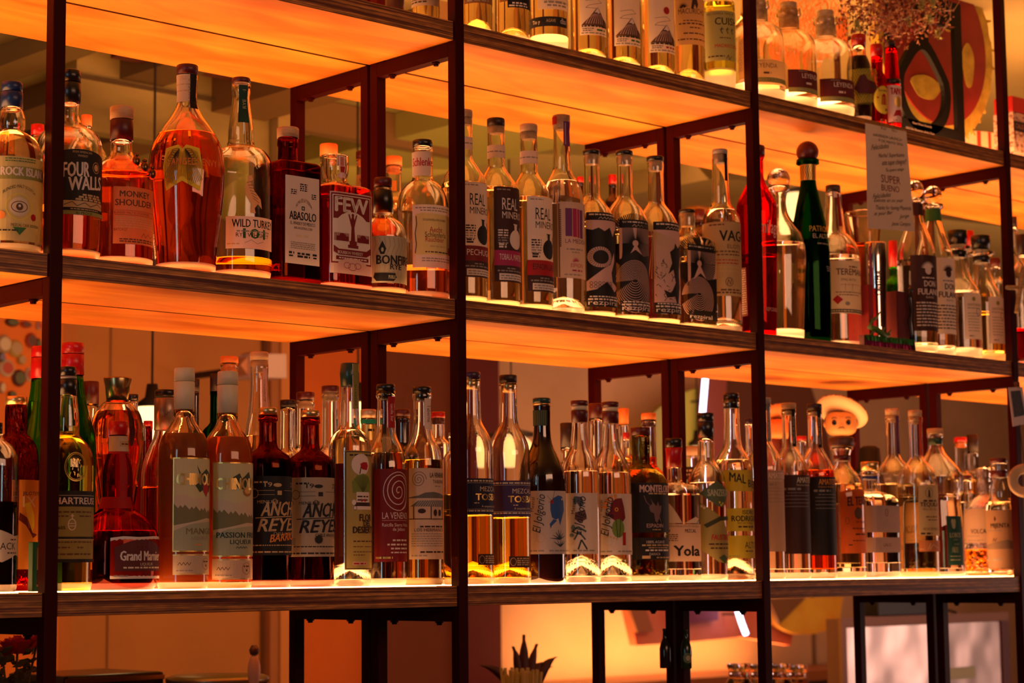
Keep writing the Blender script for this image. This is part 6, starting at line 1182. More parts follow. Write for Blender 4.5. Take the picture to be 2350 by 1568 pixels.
def fun(c, top, label, capm, mk, lx, y0, low, d, h):
    b = bottle('H', c, [(top+46, 48), (top+80, 50), (top+90, 44), (top+310, 46), (top+345, 64), (top+375, 92), (top+410, 114), (top+450, 124), (top+500, h), (1325, h), (1349, h-9)], d, 0, label, [('cap', 'cork', [(top, 46), (top+46, 45)]), ('cork', 'cork', [(top+46.5, 40), (top+90, 38)])], liq=('pale', top+500), group='single estate tequilas')
    lab(b, c-44, 24, top+2, top+46, mk, [], 'cap_mark'); lab(b, c+26, 22, top+30, top+300, mk, [('s', 4, 18, top+60+j*14, 8, 'lil') for j in range(0)], 'neck_strip', off=.001)
    lab(b, lx, 220, y0, y0+335, (.58, .46, .24), [('o', 75, y0+52, 28, 34, 3, 'brn'), ('p', [(66, y0+80), (70, y0+30), (80, y0+30), (84, y0+80)], 'drk'), ('s', 32, 150, y0+110, 12, 'drk'), T('TEQUILA', lx+10, y0+142, 150, 28, 'drk', b=.04), T('REAL DEL VALLE', lx+28, y0+168, 120, 16, 'brn'), ('s', 45, 140, y0+215, 8, 'brn'), ('s', 60, 140, y0+235, 7, 'brn'), T('HECHO EN MEXICO', lx+25, y0+300, 130, 18, 'drk'), ('s', 8, 90, y0+328, 12, 'drk')], tr=.3)
    lab(b, lx, 220, y0+368, y0+442, low, [('s', 8, 30, y0+430, 8, 'tan'), ('l', [(60, y0+430), (80, y0+385), (75, y0+430), (100, y0+395), (150, y0+420)], 3, 'crm'), ('l', [(36, y0+368), (36, y0+442)], 2, 'tan')], 'lower_label', tr=.1)
fun(1007, 228, 'single estate tequila with purple neck strip behind the mauve-labelled square bottle', 'cork', (.12, .05, .22), 1043, 724, (.10, .05, .14), .10, 118)
fun(1160, 238, 'single estate tequila with red neck strip and orange lower label', 'cork', (.60, .08, .04), 1186, 738, (.55, .18, .05), .058, 132)
b = bottle('H', 1293, [(395, 52), (415, 56), (424, 46), (470, 46), (520, 62), (560, 92), (600, 128), (640, 158), (680, 172), (760, 166), (830, 152), (900, 158), (1050, 168), (1322, 170), (1346, 160)], .078, 0, 'curvy flask-shaped tequila bottle with green neck band and slim teal label', [('cap', 'wood', [(360, 54), (395, 53)]), ('band', mat((.015, .07, .05), .4), [(422, 49), (468, 48)])], liq=('clear', 800), bt=.016)
lab(b, 1376, 130, 944, 1272, (.012, .07, .05), [('p', [(38, 1020), (30, 975), (40, 960), (50, 968), (60, 960), (70, 975), (62, 1020), (50, 1032)], 'sage'), T('LOBOS', 1392, 1086, 90, 32, 'sage', b=.03), T('1707', 1415, 1108, 36, 12, 'sage'), T('JOVEN', 1418, 1138, 40, 14, 'sage'), T('JL', 1400, 1178, 24, 28, 'sage')]+[('s', 40, 80, 1156+j*10, 5, 'sage') for j in range(4)]+[('s', 15, 100, 1215, 6, 'sage'), ('s', 15, 100, 1240, 8, 'sage')], tr=.05)
b = bottle('H', 1617, [(612, 46), (640, 46), (790, 44), (812, 60), (840, 96), (870, 124), (910, 137), (960, 140), (1325, 138), (1345, 130)], .07, 0, 'tequila bottle with grey label and amber bubbled foot left of the bark-brown label', [], liq=('amb', 1165), g=glass((1, .97, .93), 0, 1.47, .25, 80))
lab(b, 1482, 280, 893, 1122, (.48, .34, .26), [('p', [(0, 960), (120, 893), (0, 893)], (.36, .28, .24)), T('VOLCAN', 1537, 1058, 130, 30, 'blk', b=.02), ('s', 90, 190, 1078, 6, 'gry'), ('s', 20, 60, 1105, 12, 'gry'), ('s', 100, 220, 1108, 8, 'gry')], tr=.35)
b = bottle('H', 1717, [(590, 56), (640, 55), (690, 50), (720, 53), (750, 62), (785, 68), (815, 66), (835, 72), (850, 84), (880, 93), (920, 95), (1322, 95), (1342, 88)], .055, 0, 'tequila bottle with dark red cap and tan MIJENTA label left of the fourth upright', [('cap', 'dred', [(558, 58), (590, 57)]), ('neck_band', 'dred', [(640, 57), (688, 54)])], liq=('pale', 850), bt=.012)
lab(b, 1633, 260, 902, 1292, (.50, .29, .16), [('p', [(112, 960), (120, 940), (128, 965), (118, 980)], 'drk'), T('MIJENTA', 1672, 1020, 130, 30, 'blk', b=.03), ('s', 50, 160, 1042, 7, 'gry'), ('p', [(10, 1140), (80, 1125), (200, 1100), (260, 1120), (260, 1160), (10, 1165)], (.22, .13, .08)), ('l', [(100, 1115), (108, 1090), (118, 1112), (128, 1088)], 4, 'drk'), ('s', 20, 70, 1240, 16, 'gry'), ('s', 100, 150, 1240, 16, 'gry')], tr=.45)
back('H', 1463, 418, 42, 'red', 640, 95, 'bottle with bright red orange cap right of the flask-shaped bottle', 450, liq=('pale', 700), d=.18, cork='ocap')
back('H', 1542, 400, 38, 'dk', 620, 60, 'bottle with long dark brown capsule beside the red orange cap', 515, liq=('clear', 700), d=.31)
back('H', 1500, 672, 36, 'dred', 760, 60, 'low dark red cap behind the grey label bottle', 700, liq=('clear', 850), d=.185)
back('H', 52, 292, 26, 'pur', 520, 55, 'bottle with purple-topped cork half hidden by the third upright', 330, liq=('pale', 700), d=.17)
back('H', 405, 410, 33, 'red', 560, 70, 'bottle with red orange cap and dark label between the two dark plain labels', 440, liq=('clear', 700), d=.185)

# ================================================================== the odd things among the bottles
def flat(o, y, pts, t, m, name, e, z=0):
    bm = bmesh.new(); plate(bm, [atY(px, py, y)-o for px, py in pts], (0, 1, 0), t); fixn(bm); return obj(name, bm, m, e)
def textobj(name, s, p, h, m, e, rx=pi/2, w=None, sp=1.0, rz=0, b=0):
    V, P = text_tris(s, b, 0); bm = bmesh.new(); R = Matrix.Rotation(rz, 3, 'Y')
    vs = [bm.verts.new(R @ Vector((v[0]*w, 0, v[1]*h))+Vector(p)) for v in V]
    for q in P:
        try: bm.faces.new([vs[i] for i in q])
        except ValueError: pass
    for f in bm.faces:
        f.normal_update()
        if f.normal.y > 0: f.normal_flip()
    return bm
Z3, Z2, Z1 = TZ[2], TZ[1], TZ[0]
# award plaque: black frame with a drop-shaped ring
ya = .085
o = atY(2150, 300, ya); o.z = Z3
e = empty('award_plaque', o, 'black award plaque with a cut-out drop shape on the top tier', 'plaque')
pl = atY(2078, 100, ya).x; pr_ = atY(2211, 100, ya).x; zt = zof(pr_, ya, Y4 := 12)
zb = Z3; K_ = mat((.005, .003, .003), .55, 0, .2)
def pw(px, py): p = atY(px, py, ya)-o; return p
bm = bmesh.new(); x0, x1 = pw(2040, 200).x, pw(2211, 200).x; H_ = zt-zb; w_ = x1-x0; bar = .026; foot = .052
box(bm, x0, x1, 0, .010, 0, foot); obj('plaque_foot', bm, K_, e)
for a in ((x0, x0+bar*.5), (x1-bar, x1)):
    bm = bmesh.new(); box(bm, a[0], a[1], 0, .010, foot, H_); obj('frame_side', bm, K_, e)
bm = bmesh.new(); box(bm, x0+bar*.5, x1-bar, 0, .010, H_-.058, H_); obj('frame_top', bm, K_, e)
dc = pw(2122, 207); tip = pw(2124, 86)
R0 = (pw(2186, 207).x-pw(2064, 207).x)/2
ring = []
for k in range(41):
    a = -pi/2+2*pi*(k/40); 
    x = math.cos(a); z = math.sin(a)
    if z > .35:
        t = (z-.35)/.65; ring.append((x*(1-t*.35)*(1 if abs(x) > .001 else 1), .35+(z-.35)*1.0+t**1.5*((tip.z-dc.z)/R0-1.0)))
    else: ring.append((x, z))
bm = bmesh.new(); N_ = len(ring)-1
cx_, cz_ = dc.x, dc.z
sd = lambda s_, y_: [bm.verts.new((cx_+x*R0*s_, y_, cz_+(z*R0*s_))) for x, z in ring[:-1]]
O0, I0, O1, I1 = sd(1.0, 0), sd(.76, 0), sd(1.0, .010), sd(.76, .010)
for k in range(N_):
    j = (k+1) % N_
    for q in ((O0[k], O0[j], I0[j], I0[k]), (O1[k], I1[k], I1[j], O1[j]), (O0[k], O1[k], O1[j], O0[j]), (I0[k], I0[j], I1[j], I1[k])): bm.faces.new(q)
fixn(bm); obj('drop_ring', bm, K_, e)
bm = bmesh.new(); box(bm, tip.x-.012, tip.x+.012, .001, .009, tip.z-.012, H_-.05); obj('ring_hanger', bm, K_, e)
for s_, px, py, wd, h in (('Next Wave Awards', 2094, 284, .066, .0048), ('2023 Bar Program of the Year', 2078, 295, .100, .0046), ('Superbueno', 2100, 304, .052, .0045)):
    p = pw(px, py); p.y = -.0006; obj('plaque_text', textobj('t', s_, p, h, None, e, w=wd, b=0), mat((.45, .30, .28), .5), e)

# big round paper disc behind the plaque
yd = .156
c = atY(2150, 100, yd); rr = (atY(2312, 100, yd).x-c.x)
zb_ = c.z-Z3; 
e = empty('paper_disc', (c.x, yd, Z3), 'large red paper disc with ragged yellow rim leaning behind the black plaque', 'decoration')
rr = min(rr, .21); cz = max(rr-.002, zb_)
rr = cz+.012 if cz < rr else rr
def disc(r0, y0, y1, m, nm, jag=0, cxz=(0, None), asp=1):
    bm = bmesh.new(); n = 72; rn = random.Random(5)
    P = [((r0+rn.uniform(-jag, jag))*math.cos(2*pi*k/n)*asp+cxz[0], (r0+rn.uniform(-jag, jag))*math.sin(2*pi*k/n)+(cz if cxz[1] is None else cxz[1])) for k in range(n)]
    A = [bm.verts.new((x, y0, max(z, .0))) for x, z in P]; Bv = [bm.verts.new((x, y1, max(z, .0))) for x, z in P]
    bm.faces.new(A); bm.faces.new(Bv[::-1])
    for k in range(n): bm.faces.new((A[k], Bv[k], Bv[(k+1) % n], A[(k+1) % n]))
    fixn(bm); return obj(nm, bm, m, e)
YP = noisy('crumpled yellow paper', (.34, .21, .012), (.52, .34, .03), ns=30, rough=.7, bump=.8)
RP = noisy('red paper', (.19, .002, .002), (.25, .004, .003), ns=20, rough=.6)
disc(rr, 0, .02, YP, 'yellow_rim', .0025)
disc(rr*.85, -.004, 0, RP, 'red_face')
for px, py, ax, az, nm in ((2222, 150, .022, .050, 'yellow_spot'), (2125, 200, .052, .026, 'yellow_band'), (2176, 60, .02, .012, 'yellow_spot')):
    p = atY(px, py, yd-.005)
    disc(1, -.0055, -.0042, YP, nm, 0, (p.x-c.x, p.z-Z3), 1) if 0 else None
    bm = bmesh.new(); n = 28; f = [bm.verts.new((p.x-c.x+ax*math.cos(2*pi*k/n)*(1+.12*math.sin(3*2*pi*k/n)), -.0056, p.z-Z3+az*math.sin(2*pi*k/n))) for k in range(n)]; g_ = [bm.verts.new(v.co+Vector((0, .0012, 0))) for v in f]
    bm.faces.new(f); bm.faces.new(g_[::-1]); [bm.faces.new((f[k], g_[k], g_[(k+1) % n], f[(k+1) % n])) for k in range(n)]; fixn(bm); obj(nm, bm, YP, e)
# ragged fringe of the rim
bm = bmesh.new(); rn = random.Random(8)
for k in range(46):
    a = rn.uniform(-1.2, .9); r0 = rr*rn.uniform(.97, 1.01); l = rn.uniform(.006, .02); p = Vector((r0*math.cos(a), rn.uniform(0, .018), r0*math.sin(a)+cz)); d = Vector((math.cos(a+rn.uniform(-.8, .8)), rn.uniform(-.4, .4), math.sin(a+rn.uniform(-.8, .8)))).normalized(); u = d.cross(Vector((0, 1, 0)))*.004
    if p.z < .012: continue
    q = [p-u, p+u, p+d*l+u*.5, p+d*l-u*.7]; n_ = Vector((0, .0008, 0)); A = [bm.verts.new(v) for v in q]; Bv = [bm.verts.new(v+n_) for v in q]; bm.faces.new(A); bm.faces.new(Bv[::-1]); [bm.faces.new((A[i], Bv[i], Bv[(i+1) % 4], A[(i+1) % 4])) for i in range(4)]
fr = obj('fringe', bm, YP, e); fr['kind'] = 'stuff'

# dried flower bunch hanging in front of the disc
yf_ = .05
o = atY(2060, 20, yf_); e = empty('dried_flowers', (o.x, .062, CZ), 'large bunch of dried brown flowers hanging above the hot sauces', 'flowers')
eo = e.location
bm = bmesh.new(); tube(bm, [(0, 0, 0), (0, 0, o.z-eo.z+.02)], .0015, 6); obj('string', bm, CORD, e)
DF = [noisy('dried leaf', (.16, .04, .015), (.50, .16, .06), ns=60), mat((.55, .30, .12), .7), mat((.22, .02, .012), .7)]
bm = bmesh.new(); rn = random.Random(11)
def petal(bm, p, d, l, wv, mi):
    u = d.cross(Vector((rn.uniform(-1, 1), rn.uniform(-1, 1), rn.uniform(-1, 1)))).normalized()*wv; nn = d.cross(u).normalized()*l*.25
    q = [p-d*l*.5, p-u+nn, p+d*l*.5+nn*.5, p+u+nn]; n2 = nn.normalized()*.0005; A = [bm.verts.new(v) for v in q]; Bv = [bm.verts.new(v+n2) for v in q]
    for f in (bm.faces.new(A), bm.faces.new(Bv[::-1])): f.material_index = mi
for k in range(1500):
    for _ in range(20):
        px, py = rn.gauss(2055, 62), rn.gauss(15, 42)
        if 1925 < px < 2190 and py < 118-abs(px-2060)*.25: break
    p = atY(px, py, yf_+rn.uniform(-.045, .018))-eo; d = Vector((rn.gauss(0, 1), rn.gauss(0, 1), rn.gauss(0, 1))).normalized()
    petal(bm, p, d, rn.uniform(.006, .014), rn.uniform(.002, .0045), rn.choice((0, 0, 0, 1, 2, 2)))
f_ = obj('blossoms', bm, DF, e); f_['kind'] = 'stuff'
bm = bmesh.new()
for k in range(70):
    px, py = rn.uniform(1950, 2170), rn.uniform(-20, 85); p = atY(px, py, yf_+rn.uniform(-.045, .0))-eo; a = rn.uniform(.1, .9); l = rn.uniform(.02, .05)
    tube(bm, [p, p+Vector((math.cos(a)*l, rn.uniform(-.01, .01), math.sin(a)*l)), p+Vector((math.cos(a+.3)*l*1.6, 0, math.sin(a+.3)*l*1.6))], [.0010, .0008, .0004], 5)
s_ = obj('stems', bm, mat((.62, .38, .22), .6), e); s_['kind'] = 'stuff'
for px, py in ((2128, 42), (2148, 78), (2110, 12), (2136, 5), (1962, 60), (2080, 50)):
    p = atY(px, py, yf_-.035)-eo; bm = bmesh.new()
    for ring_ in range(3):
        for k in range(7):
            a = 2*pi*k/7+ring_; el = .3+ring_*.5; d = Vector((math.cos(a)*math.sin(el), -.5, math.sin(a)*math.sin(el))).normalized(); petal(bm, p+d*.004*(ring_+1), d, .009, .003, 0)
    b_ = obj('rosette', bm, mat((.42, .36, .10), .6), e); b_['label'] = 'pale olive dried rosette'


# orange pampas plume behind the corked jars
yp = .33
o = atY(1830, 60, yp); e = empty('pampas_plume', (o.x, yp, Z3), 'fluffy orange pampas plumes standing behind the cork-stoppered jars', 'dried grass')
bm = bmesh.new(); rn = random.Random(21)
for k in range(1900):
    px = rn.uniform(1745, 1945); py = rn.uniform(-60, 175)
    if py > 175-abs(px-1835)*.5: continue
    p = atY(px, py, yp+rn.uniform(-.03, .05))-e.location; a = rn.uniform(.6, 2.3); d = Vector((math.cos(a), rn.uniform(-.3, .3), math.sin(a))).normalized(); l = rn.uniform(.015, .035); u = d.cross(Vector((0, 1, 0))).normalized()*.0012
    q = [p-u, p+u, p+d*l]; bm.faces.new([bm.verts.new(v) for v in q])
pf = obj('plume', bm, mat((.80, .20, .04), .8), e); pf['kind'] = 'stuff'
bm = bmesh.new()
for px in (1790, 1830, 1875): tube(bm, [Vector((atY(px, 60, yp).x-o.x, 0, 0)), atY(px, 60, yp)-e.location], .002, 6)
obj('stalks', bm, mat((.4, .2, .06), .7), e)

# red and white striped lantern bag behind the disc, cream printed box and red-lidded jar beyond the fourth upright
ys_ = .30
p0, p1 = atY(2232, 300, ys_), atY(2292, 300, ys_); hgt = .14
e = empty('striped_bag', (p0.x, ys_, Z3), 'glowing white paper bag with red stripes behind the yellow rim', 'paper bag')
WB = paper((.95, .70, .50), .7); RS = paper((.75, .05, .02), .6)
bm = bmesh.new(); W_ = p1.x-p0.x
n = 12
for i in range(n):
    a, b_ = i/n, (i+1)/n; y_ = lambda t: -.02*math.sin(pi*t)
    A = [bm.verts.new((W_*a, y_(a), .0)), bm.verts.new((W_*b_, y_(b_), .0)), bm.verts.new((W_*b_, y_(b_), hgt)), bm.verts.new((W_*a, y_(a), hgt))]
    f = bm.faces.new(A); f.material_index = 1 if i % 3 == 1 else 0
    A = [bm.verts.new((W_*a, .04, .0)), bm.verts.new((W_*a, .04, hgt)), bm.verts.new((W_*b_, .04, hgt)), bm.verts.new((W_*b_, .04, .0))]; f = bm.faces.new(A)
for x in (0, W_): bm.faces.new([bm.verts.new(v) for v in ((x, 0, 0), (x, .04, 0), (x, .04, hgt), (x, 0, hgt))])
obj('bag', bm, [WB, RS], e)
p0 = atY(2316, 330, .06)
e = empty('printed_box', (p0.x+.004, .05, Z3), 'cream printed box with dark lettering beyond the fourth upright, top tier', 'box')
hb = zof(p0.x, .05, 255)-Z3
bm = bmesh.new(); box(bm, 0, .09, 0, .05, 0, hb, bev=.001); obj('carton', bm, noisy('cream print', (.30, .10, .06), (.72, .42, .30), (1, 1, 2), 60, lo=.42, hi=.5), e)
bm = bmesh.new(); box(bm, .0, .09, -.0008, -.0002, hb*.62, hb*.82)
obj('dark_band', bm, mat((.03, .01, .01), .5), e)
obj('lettering', textobj('t', 'PURO SABOR', (.006, -.0014, hb*.68), .010, None, e, w=.06, b=.03) if 0 else textobj('t', 'CALIDAD', (.006, -.0014, hb*.68), .010, None, e, w=.05, b=.03), mat((.5, .2, .15), .5), e)
e = empty('red_tin', (p0.x+.004, .05, Z3+hb+.0005), 'red tin standing on the cream printed box beyond the fourth upright', 'tin')
bm = bmesh.new(); box(bm, 0, .08, 0, .048, 0, .035, bev=.003); obj('tin_body', bm, mat((.62, .02, .015), .4), e)

# handwritten note in a plastic sleeve hanging from the top board, third bay
yn = -.006
cs = [atY(px, py, yn) for px, py in ((1986, 282), (2080, 302), (2099, 532), (1992, 524))]
o = (cs[0]+cs[1])/2; e = empty('handwritten_note', o, 'handwritten note in a shiny plastic sleeve clipped to the top board, third bay', 'note')
bm = bmesh.new(); q = [c_-o for c_ in (cs[0], cs[3], cs[2], cs[1])]; A = [bm.verts.new(v) for v in q]; Bv = [bm.verts.new(v+Vector((0, .0008, 0))) for v in q]
bm.faces.new(A); bm.faces.new(Bv[::-1]); [bm.faces.new((A[i], Bv[i], Bv[(i+1) % 4], A[(i+1) % 4])) for i in range(4)]; fixn(bm)
nm_, nt_, nb_ = nmat('sleeved paper'); nb_.inputs['Base Color'].default_value = (.74, .58, .46, 1); nb_.inputs['Roughness'].default_value = .25; nb_.inputs['Coat Weight'].default_value = 1; nb_.inputs['Coat Roughness'].default_value = .06
tn_ = nt_.nodes.new('ShaderNodeTexNoise'); tn_.inputs['Scale'].default_value = 22; bp_ = nt_.nodes.new('ShaderNodeBump'); bp_.inputs['Strength'].default_value = .5; bp_.inputs['Distance'].default_value = .01
tc_ = nt_.nodes.new('ShaderNodeTexCoord'); nt_.links.new(tc_.outputs['Object'], tn_.inputs['Vector']); nt_.links.new(tn_.outputs[0], bp_.inputs['Height']); nt_.links.new(bp_.outputs[0], nb_.inputs['Coat Normal'])
obj('paper_sheet', bm, nm_, e)
def nq(u, v): a = cs[0].lerp(cs[1], u); b_ = cs[3].lerp(cs[2], u); return a.lerp(b_, v)-o
bm = bmesh.new()
for s_, u, v, wd, h, sl in (('HAVENDA LAUNCH', .18, .11, .68, .028, .0), ('9 DE MAYO 2023', .30, .155, .58, .026, 0), ('Felicidades', .12, .25, .42, .05, -.05), ('Nacho! Superbueno', .28, .31, .62, .042, -.05), ('este super chingon!!', .36, .38, .58, .038, -.05), ('Te quiero amigo', .44, .44, .42, .034, -.04),
                     ('Felicidades', .12, .715, .40, .045, -.04), ('Exitote en su year', .14, .745, .66, .036, -.03), ('Thanks for having Mayenda', .18, .815, .78, .04, -.03), ('in your Bar', .14, .875, .40, .036, -.03), ('Jesse Campos', .50, .955, .42, .04, -.01), ('Jorge', .68, .88, .22, .034, -.02)):
    V, P = text_tris(s_, .0 if s_[0] != 'H' else .01, .35 if s_[1].islower() else 0); vs = []
    for vx, vy in V:
        p = nq(u+vx*wd, v-vy*h*(1.0)+sl*vx); vs.append(bm.verts.new(p+Vector((0, -.0004, 0))))
    for q_ in P:
        try: bm.faces.new([vs[i] for i in q_])
        except ValueError: pass
for f in bm.faces:
    f.normal_update()
    if f.normal.y > 0: f.normal_flip()
obj('handwriting', bm, mat((.02, .012, .012), .5), e)
bm = bmesh.new()
for s_, u, v, wd, h in (('SUPER', .32, .545, .44, .075), ('BUENO', .32, .625, .40, .06)):
    V, P = text_tris(s_, .05, 0); vs = [bm.verts.new(nq(u+vx*wd, v-vy*h)+Vector((0, -.0005, 0))) for vx, vy in V]
    for q_ in P:
        try: bm.faces.new([vs[i] for i in q_])
        except ValueError: pass
for f in bm.faces:
    f.normal_update()
    if f.normal.y > 0: f.normal_flip()
obj('stamp_print', bm, mat((.22, .03, .02), .5), e)
CL = GL['clear']
for u in (.42, .68):
    bm = bmesh.new(); p = nq(u, 0); box(bm, p.x-.007, p.x+.007, -.0035, -.0012, p.z-.006, p.z+.014, bev=.0005); obj('clip', bm, CL, e)

# small wooden cross hanging beside the fourth upright, polaroid and wooden ring on it
WD = noisy('bleached wood', (.30, .18, .07), (.50, .33, .15), (1, 1, 8), 30)
yc = -.012
o = atY(2338, 668, yc); e = empty('wooden_cross', o, 'small pale wooden cross hanging on the fourth upright, middle tier', 'cross')
bm = bmesh.new(); tube(bm, [atY(2311, 660, yc)-o, atY(2350, 661, yc)-o, atY(2420, 664, yc)-o], .0048, 8); obj('crossbar', bm, WD, e)
bm = bmesh.new(); tube(bm, [atY(2349, 612, yc-.009)-o, atY(2341, 665, yc-.009)-o, atY(2333, 718, yc-.009)-o], .0050, 8); obj('upright_bar', bm, WD, e)
bm = bmesh.new(); tube(bm, [atY(2349, 612, yc-.009)-o, Vector((XS[4]-o.x-.002, .008, .09))], .0008, 5); obj('string', bm, CORD, e)
o = atY(2330, 888, -.008); e = empty('instant_photo', o, 'instant photo with white border pinned to the fourth upright', 'photo')
pc = [(2315, 890), (2346, 888), (2362, 972), (2325, 979)]
flat(o, -.009, pc, .0012, mat((.60, .45, .42), .5), 'photo_paper', e)
flat(o, -.0096, [(2320, 898), (2342, 896), (2353, 953), (2328, 958)], .0005, noisy('dark photo', (.01, .006, .006), (.10, .02, .015), ns=120, lo=.5, hi=.7), 'photo_image', e)
bm = bmesh.new(); pp = atY(2335, 886, -.009)-o; box(bm, pp.x-.004, pp.x+.004, -.004, .006, -.006+pp.z, .008+pp.z); obj('clip', bm, CL, e)
yr = -.02
c = atY(2352, 1103, yr); D = proj(c)[2]; R1 = 39*D/F
e = empty('wooden_ring', c, 'pale carved wooden ring hanging on the fourth upright, lowest tier', 'wooden ring')
bm = bmesh.new(); n = 40; prf = [(R1*1.0, .004), (R1*.96, -.006), (R1*.8, -.009), (R1*.78, -.0075), (R1*.66, -.009), (R1*.64, -.0075), (R1*.5, -.008), (R1*.40, .0), (R1*.42, .006), (R1*.95, .008)]
vw_ = (CAM-c); vw_.z = 0; vw_.normalize(); ex = Vector((-vw_.y, vw_.x, 0))
RR = [[bm.verts.new(ex*(r*math.cos(2*pi*k/n))+Vector((0, 0, 1))*(r*math.sin(2*pi*k/n))-vw_*yy) for k in range(n)] for r, yy in prf]
for i in range(len(RR)):
    for k in range(n): bm.faces.new((RR[i][k], RR[i][(k+1) % n], RR[(i+1) % len(RR)][(k+1) % n], RR[(i+1) % len(RR)][k]))
fixn(bm); obj('ring', bm, noisy('pale wood', (.40, .26, .13), (.62, .42, .24), ns=20), e, True)
bm = bmesh.new(); tube(bm, [(0, 0, R1*.98), Vector((XS[4]-c.x, -.003-c.y, R1+.12))], .0008, 5); obj('string', bm, CORD, e)
p = atY(2318, 1306, .03); bm = bmesh.new(); bmesh.ops.create_uvsphere(bm, u_segments=20, v_segments=12, radius=.0075)
tagit(obj('glass_marble', bm, GL['clear'], None, True, (p.x, .03, Z1+.0075)), 'small clear glass marble on the lowest tier by the fourth upright', 'marble')

# toy figure in a sombrero behind the bottles of the lowest tier
SK = mat((.70, .34, .10), .5); HR = mat((.06, .012, .006), .5); HT = mat((.85, .58, .30), .55); HB = noisy('braid', (.10, .03, .02), (.55, .35, .22), (60, 60, 60), 5, lo=.45, hi=.55)
def figure(px, py, s_px, y, label, full=True, tint=None, tilt=.35, yaw=0):
    c = atY(px, py, y); D = proj(c)[2]; s = s_px*D/F      # s: head half width
    e = empty('toy_figure', (c.x, y, Z1), label, 'figurine'); hz = c.z-Z1
    vwx = (CAM-c); vwx.z = 0; vwx.normalize(); vwx.rotate(Matrix.Rotation(yaw, 3, 'Z')); ex = Vector((-vwx.y, vwx.x, 0)); up = Vector((0, 0, 1))
    L2 = lambda a, b_, c_: ex*a+vwx*b_+up*(c_+hz)
    def blob(bm, cc, r, mi=0, n=24):
        m0 = len(bm.verts); M4 = Matrix((( ex.x*r[0], vwx.x*r[1], 0, cc.x), (ex.y*r[0], vwx.y*r[1], 0, cc.y), (0, 0, r[2], cc.z), (0, 0, 0, 1)))
        g_ = bmesh.ops.create_uvsphere(bm, u_segments=n, v_segments=n//2+2, radius=1, matrix=M4)
        return g_['verts']
    sk = tint or SK
    bm = bmesh.new(); vs = blob(bm, L2(0, 0, 0), (s, s*.85, s*.78))
    for v in vs:                                   # squared head
        q = v.co-L2(0, 0, 0); a = q.dot(ex)/s; b_ = q.dot(vwx)/(s*.85); c_ = q.z/(s*.78)
        f = 1/max(1e-3, (abs(a)**3.2+abs(b_)**3.2+abs(c_)**3.2)**(1/3.2)); v.co = L2(0, 0, 0)+q*f
    obj('head', bm, sk, e, True)
    if full:
        for a in (-.42, .46):
            bm = bmesh.new(); blob(bm, L2(a*s, s*.84, .02*s), (s*.15, s*.05, s*.18), n=16); obj('eye', bm, mat((.006, .004, .004), .15), e, True)
            bm = bmesh.new(); tube(bm, [L2((a-.16)*s, s*.86, .30*s), L2(a*s, s*.87, .36*s), L2((a+.16)*s, s*.86, .31*s)], s*.03, 6); obj('eyebrow', bm, HR, e)
        bm = bmesh.new(); blob(bm, L2(.02*s, s*.88, -.14*s), (s*.06, s*.07, s*.06), n=12); obj('nose', bm, sk, e, True)
        bm = bmesh.new(); tube(bm, [L2(-.20*s, s*.86, -.38*s), L2(-.08*s, s*.89, -.30*s), L2(.02*s, s*.89, -.32*s), L2(.12*s, s*.89, -.30*s), L2(.24*s, s*.86, -.38*s)], [s*.015, s*.035, s*.025, s*.035, s*.015], 8); obj('moustache', bm, HR, e)
        for sg in (-1, 1):
            bm = bmesh.new(); blob(bm, L2(sg*1.0*s, 0, -.02*s), (s*.12, s*.14, s*.2), n=14); obj('ear', bm, sk, e, True)
    bm = bmesh.new(); vs = blob(bm, L2(0, -.06*s, .22*s), (s*1.06, s*.90, s*.66))
    for v in list(vs):
        q = v.co-L2(0, 0, 0)
        lim = .34 if q.dot(vwx) > s*.30 else -.15
        if q.dot(vwx) > s*.3: lim = .34+.22*abs(q.dot(ex)/s-.2)*-1+.1
        if q.z < lim*s: v.co.z = L2(0, 0, lim*s).z
    obj('hair', bm, HR, e, True)
    # sombrero: tilted brim and crown
    bm = bmesh.new(); n = 44; R_ = Matrix.Rotation(-tilt, 3, vwx) @ Matrix.Rotation(-.55, 3, ex)
    pr = [(.0, 1.25), (.30, 1.2), (.55, .85), (.62, .35), (.72, .18), (1.1, .12), (1.5, .26), (1.66, .46), (1.70, .46), (1.68, .36), (1.5, .14), (1.1, .02), (.6, .06), (0, .1)]
    rings = []
    for r, z in pr:
        rings.append([bm.verts.new(L2(0, 0, .52*s)+R_ @ (ex*(r*s*math.cos(2*pi*k/n))+vwx*(r*s*math.sin(2*pi*k/n))+up*(z*s*.75))) for k in range(n)] if r > 0 else [bm.verts.new(L2(0, 0, .52*s)+R_ @ (up*(z*s*.75)))])
    for i, (A, Bv) in enumerate(zip(rings, rings[1:])):
        for k in range(n):
            j = (k+1) % n
            q = (A[0], Bv[j], Bv[k]) if len(A) == 1 else ((A[k], A[j], Bv[0]) if len(Bv) == 1 else (A[k], A[j], Bv[j], Bv[k]))
            f = bm.faces.new(q); f.material_index = 1 if 4 <= i <= 8 else 0
    fixn(bm); obj('sombrero', bm, [HT if not tint else tint, HB], e, True)
    bm = bmesh.new(); lathe(bm, [(0, 0), (0, s*.5), (hz-s*1.3, s*.55), (hz-s*.7, s*.4), (hz-s*.6, 0)], 24); fixn(bm); obj('body', bm, mat((.16, .03, .02), .6), e, True)
    for sg in (-1, 1):
        bm = bmesh.new(); tube(bm, [L2(sg*.4*s, 0, -.95*s), L2(sg*.75*s, .1*s, -1.3*s), L2(sg*.6*s, .4*s, -1.6*s)], [s*.16, s*.15, s*.12], 8); obj('arm', bm, mat((.16, .03, .02), .6), e, True)
    return e
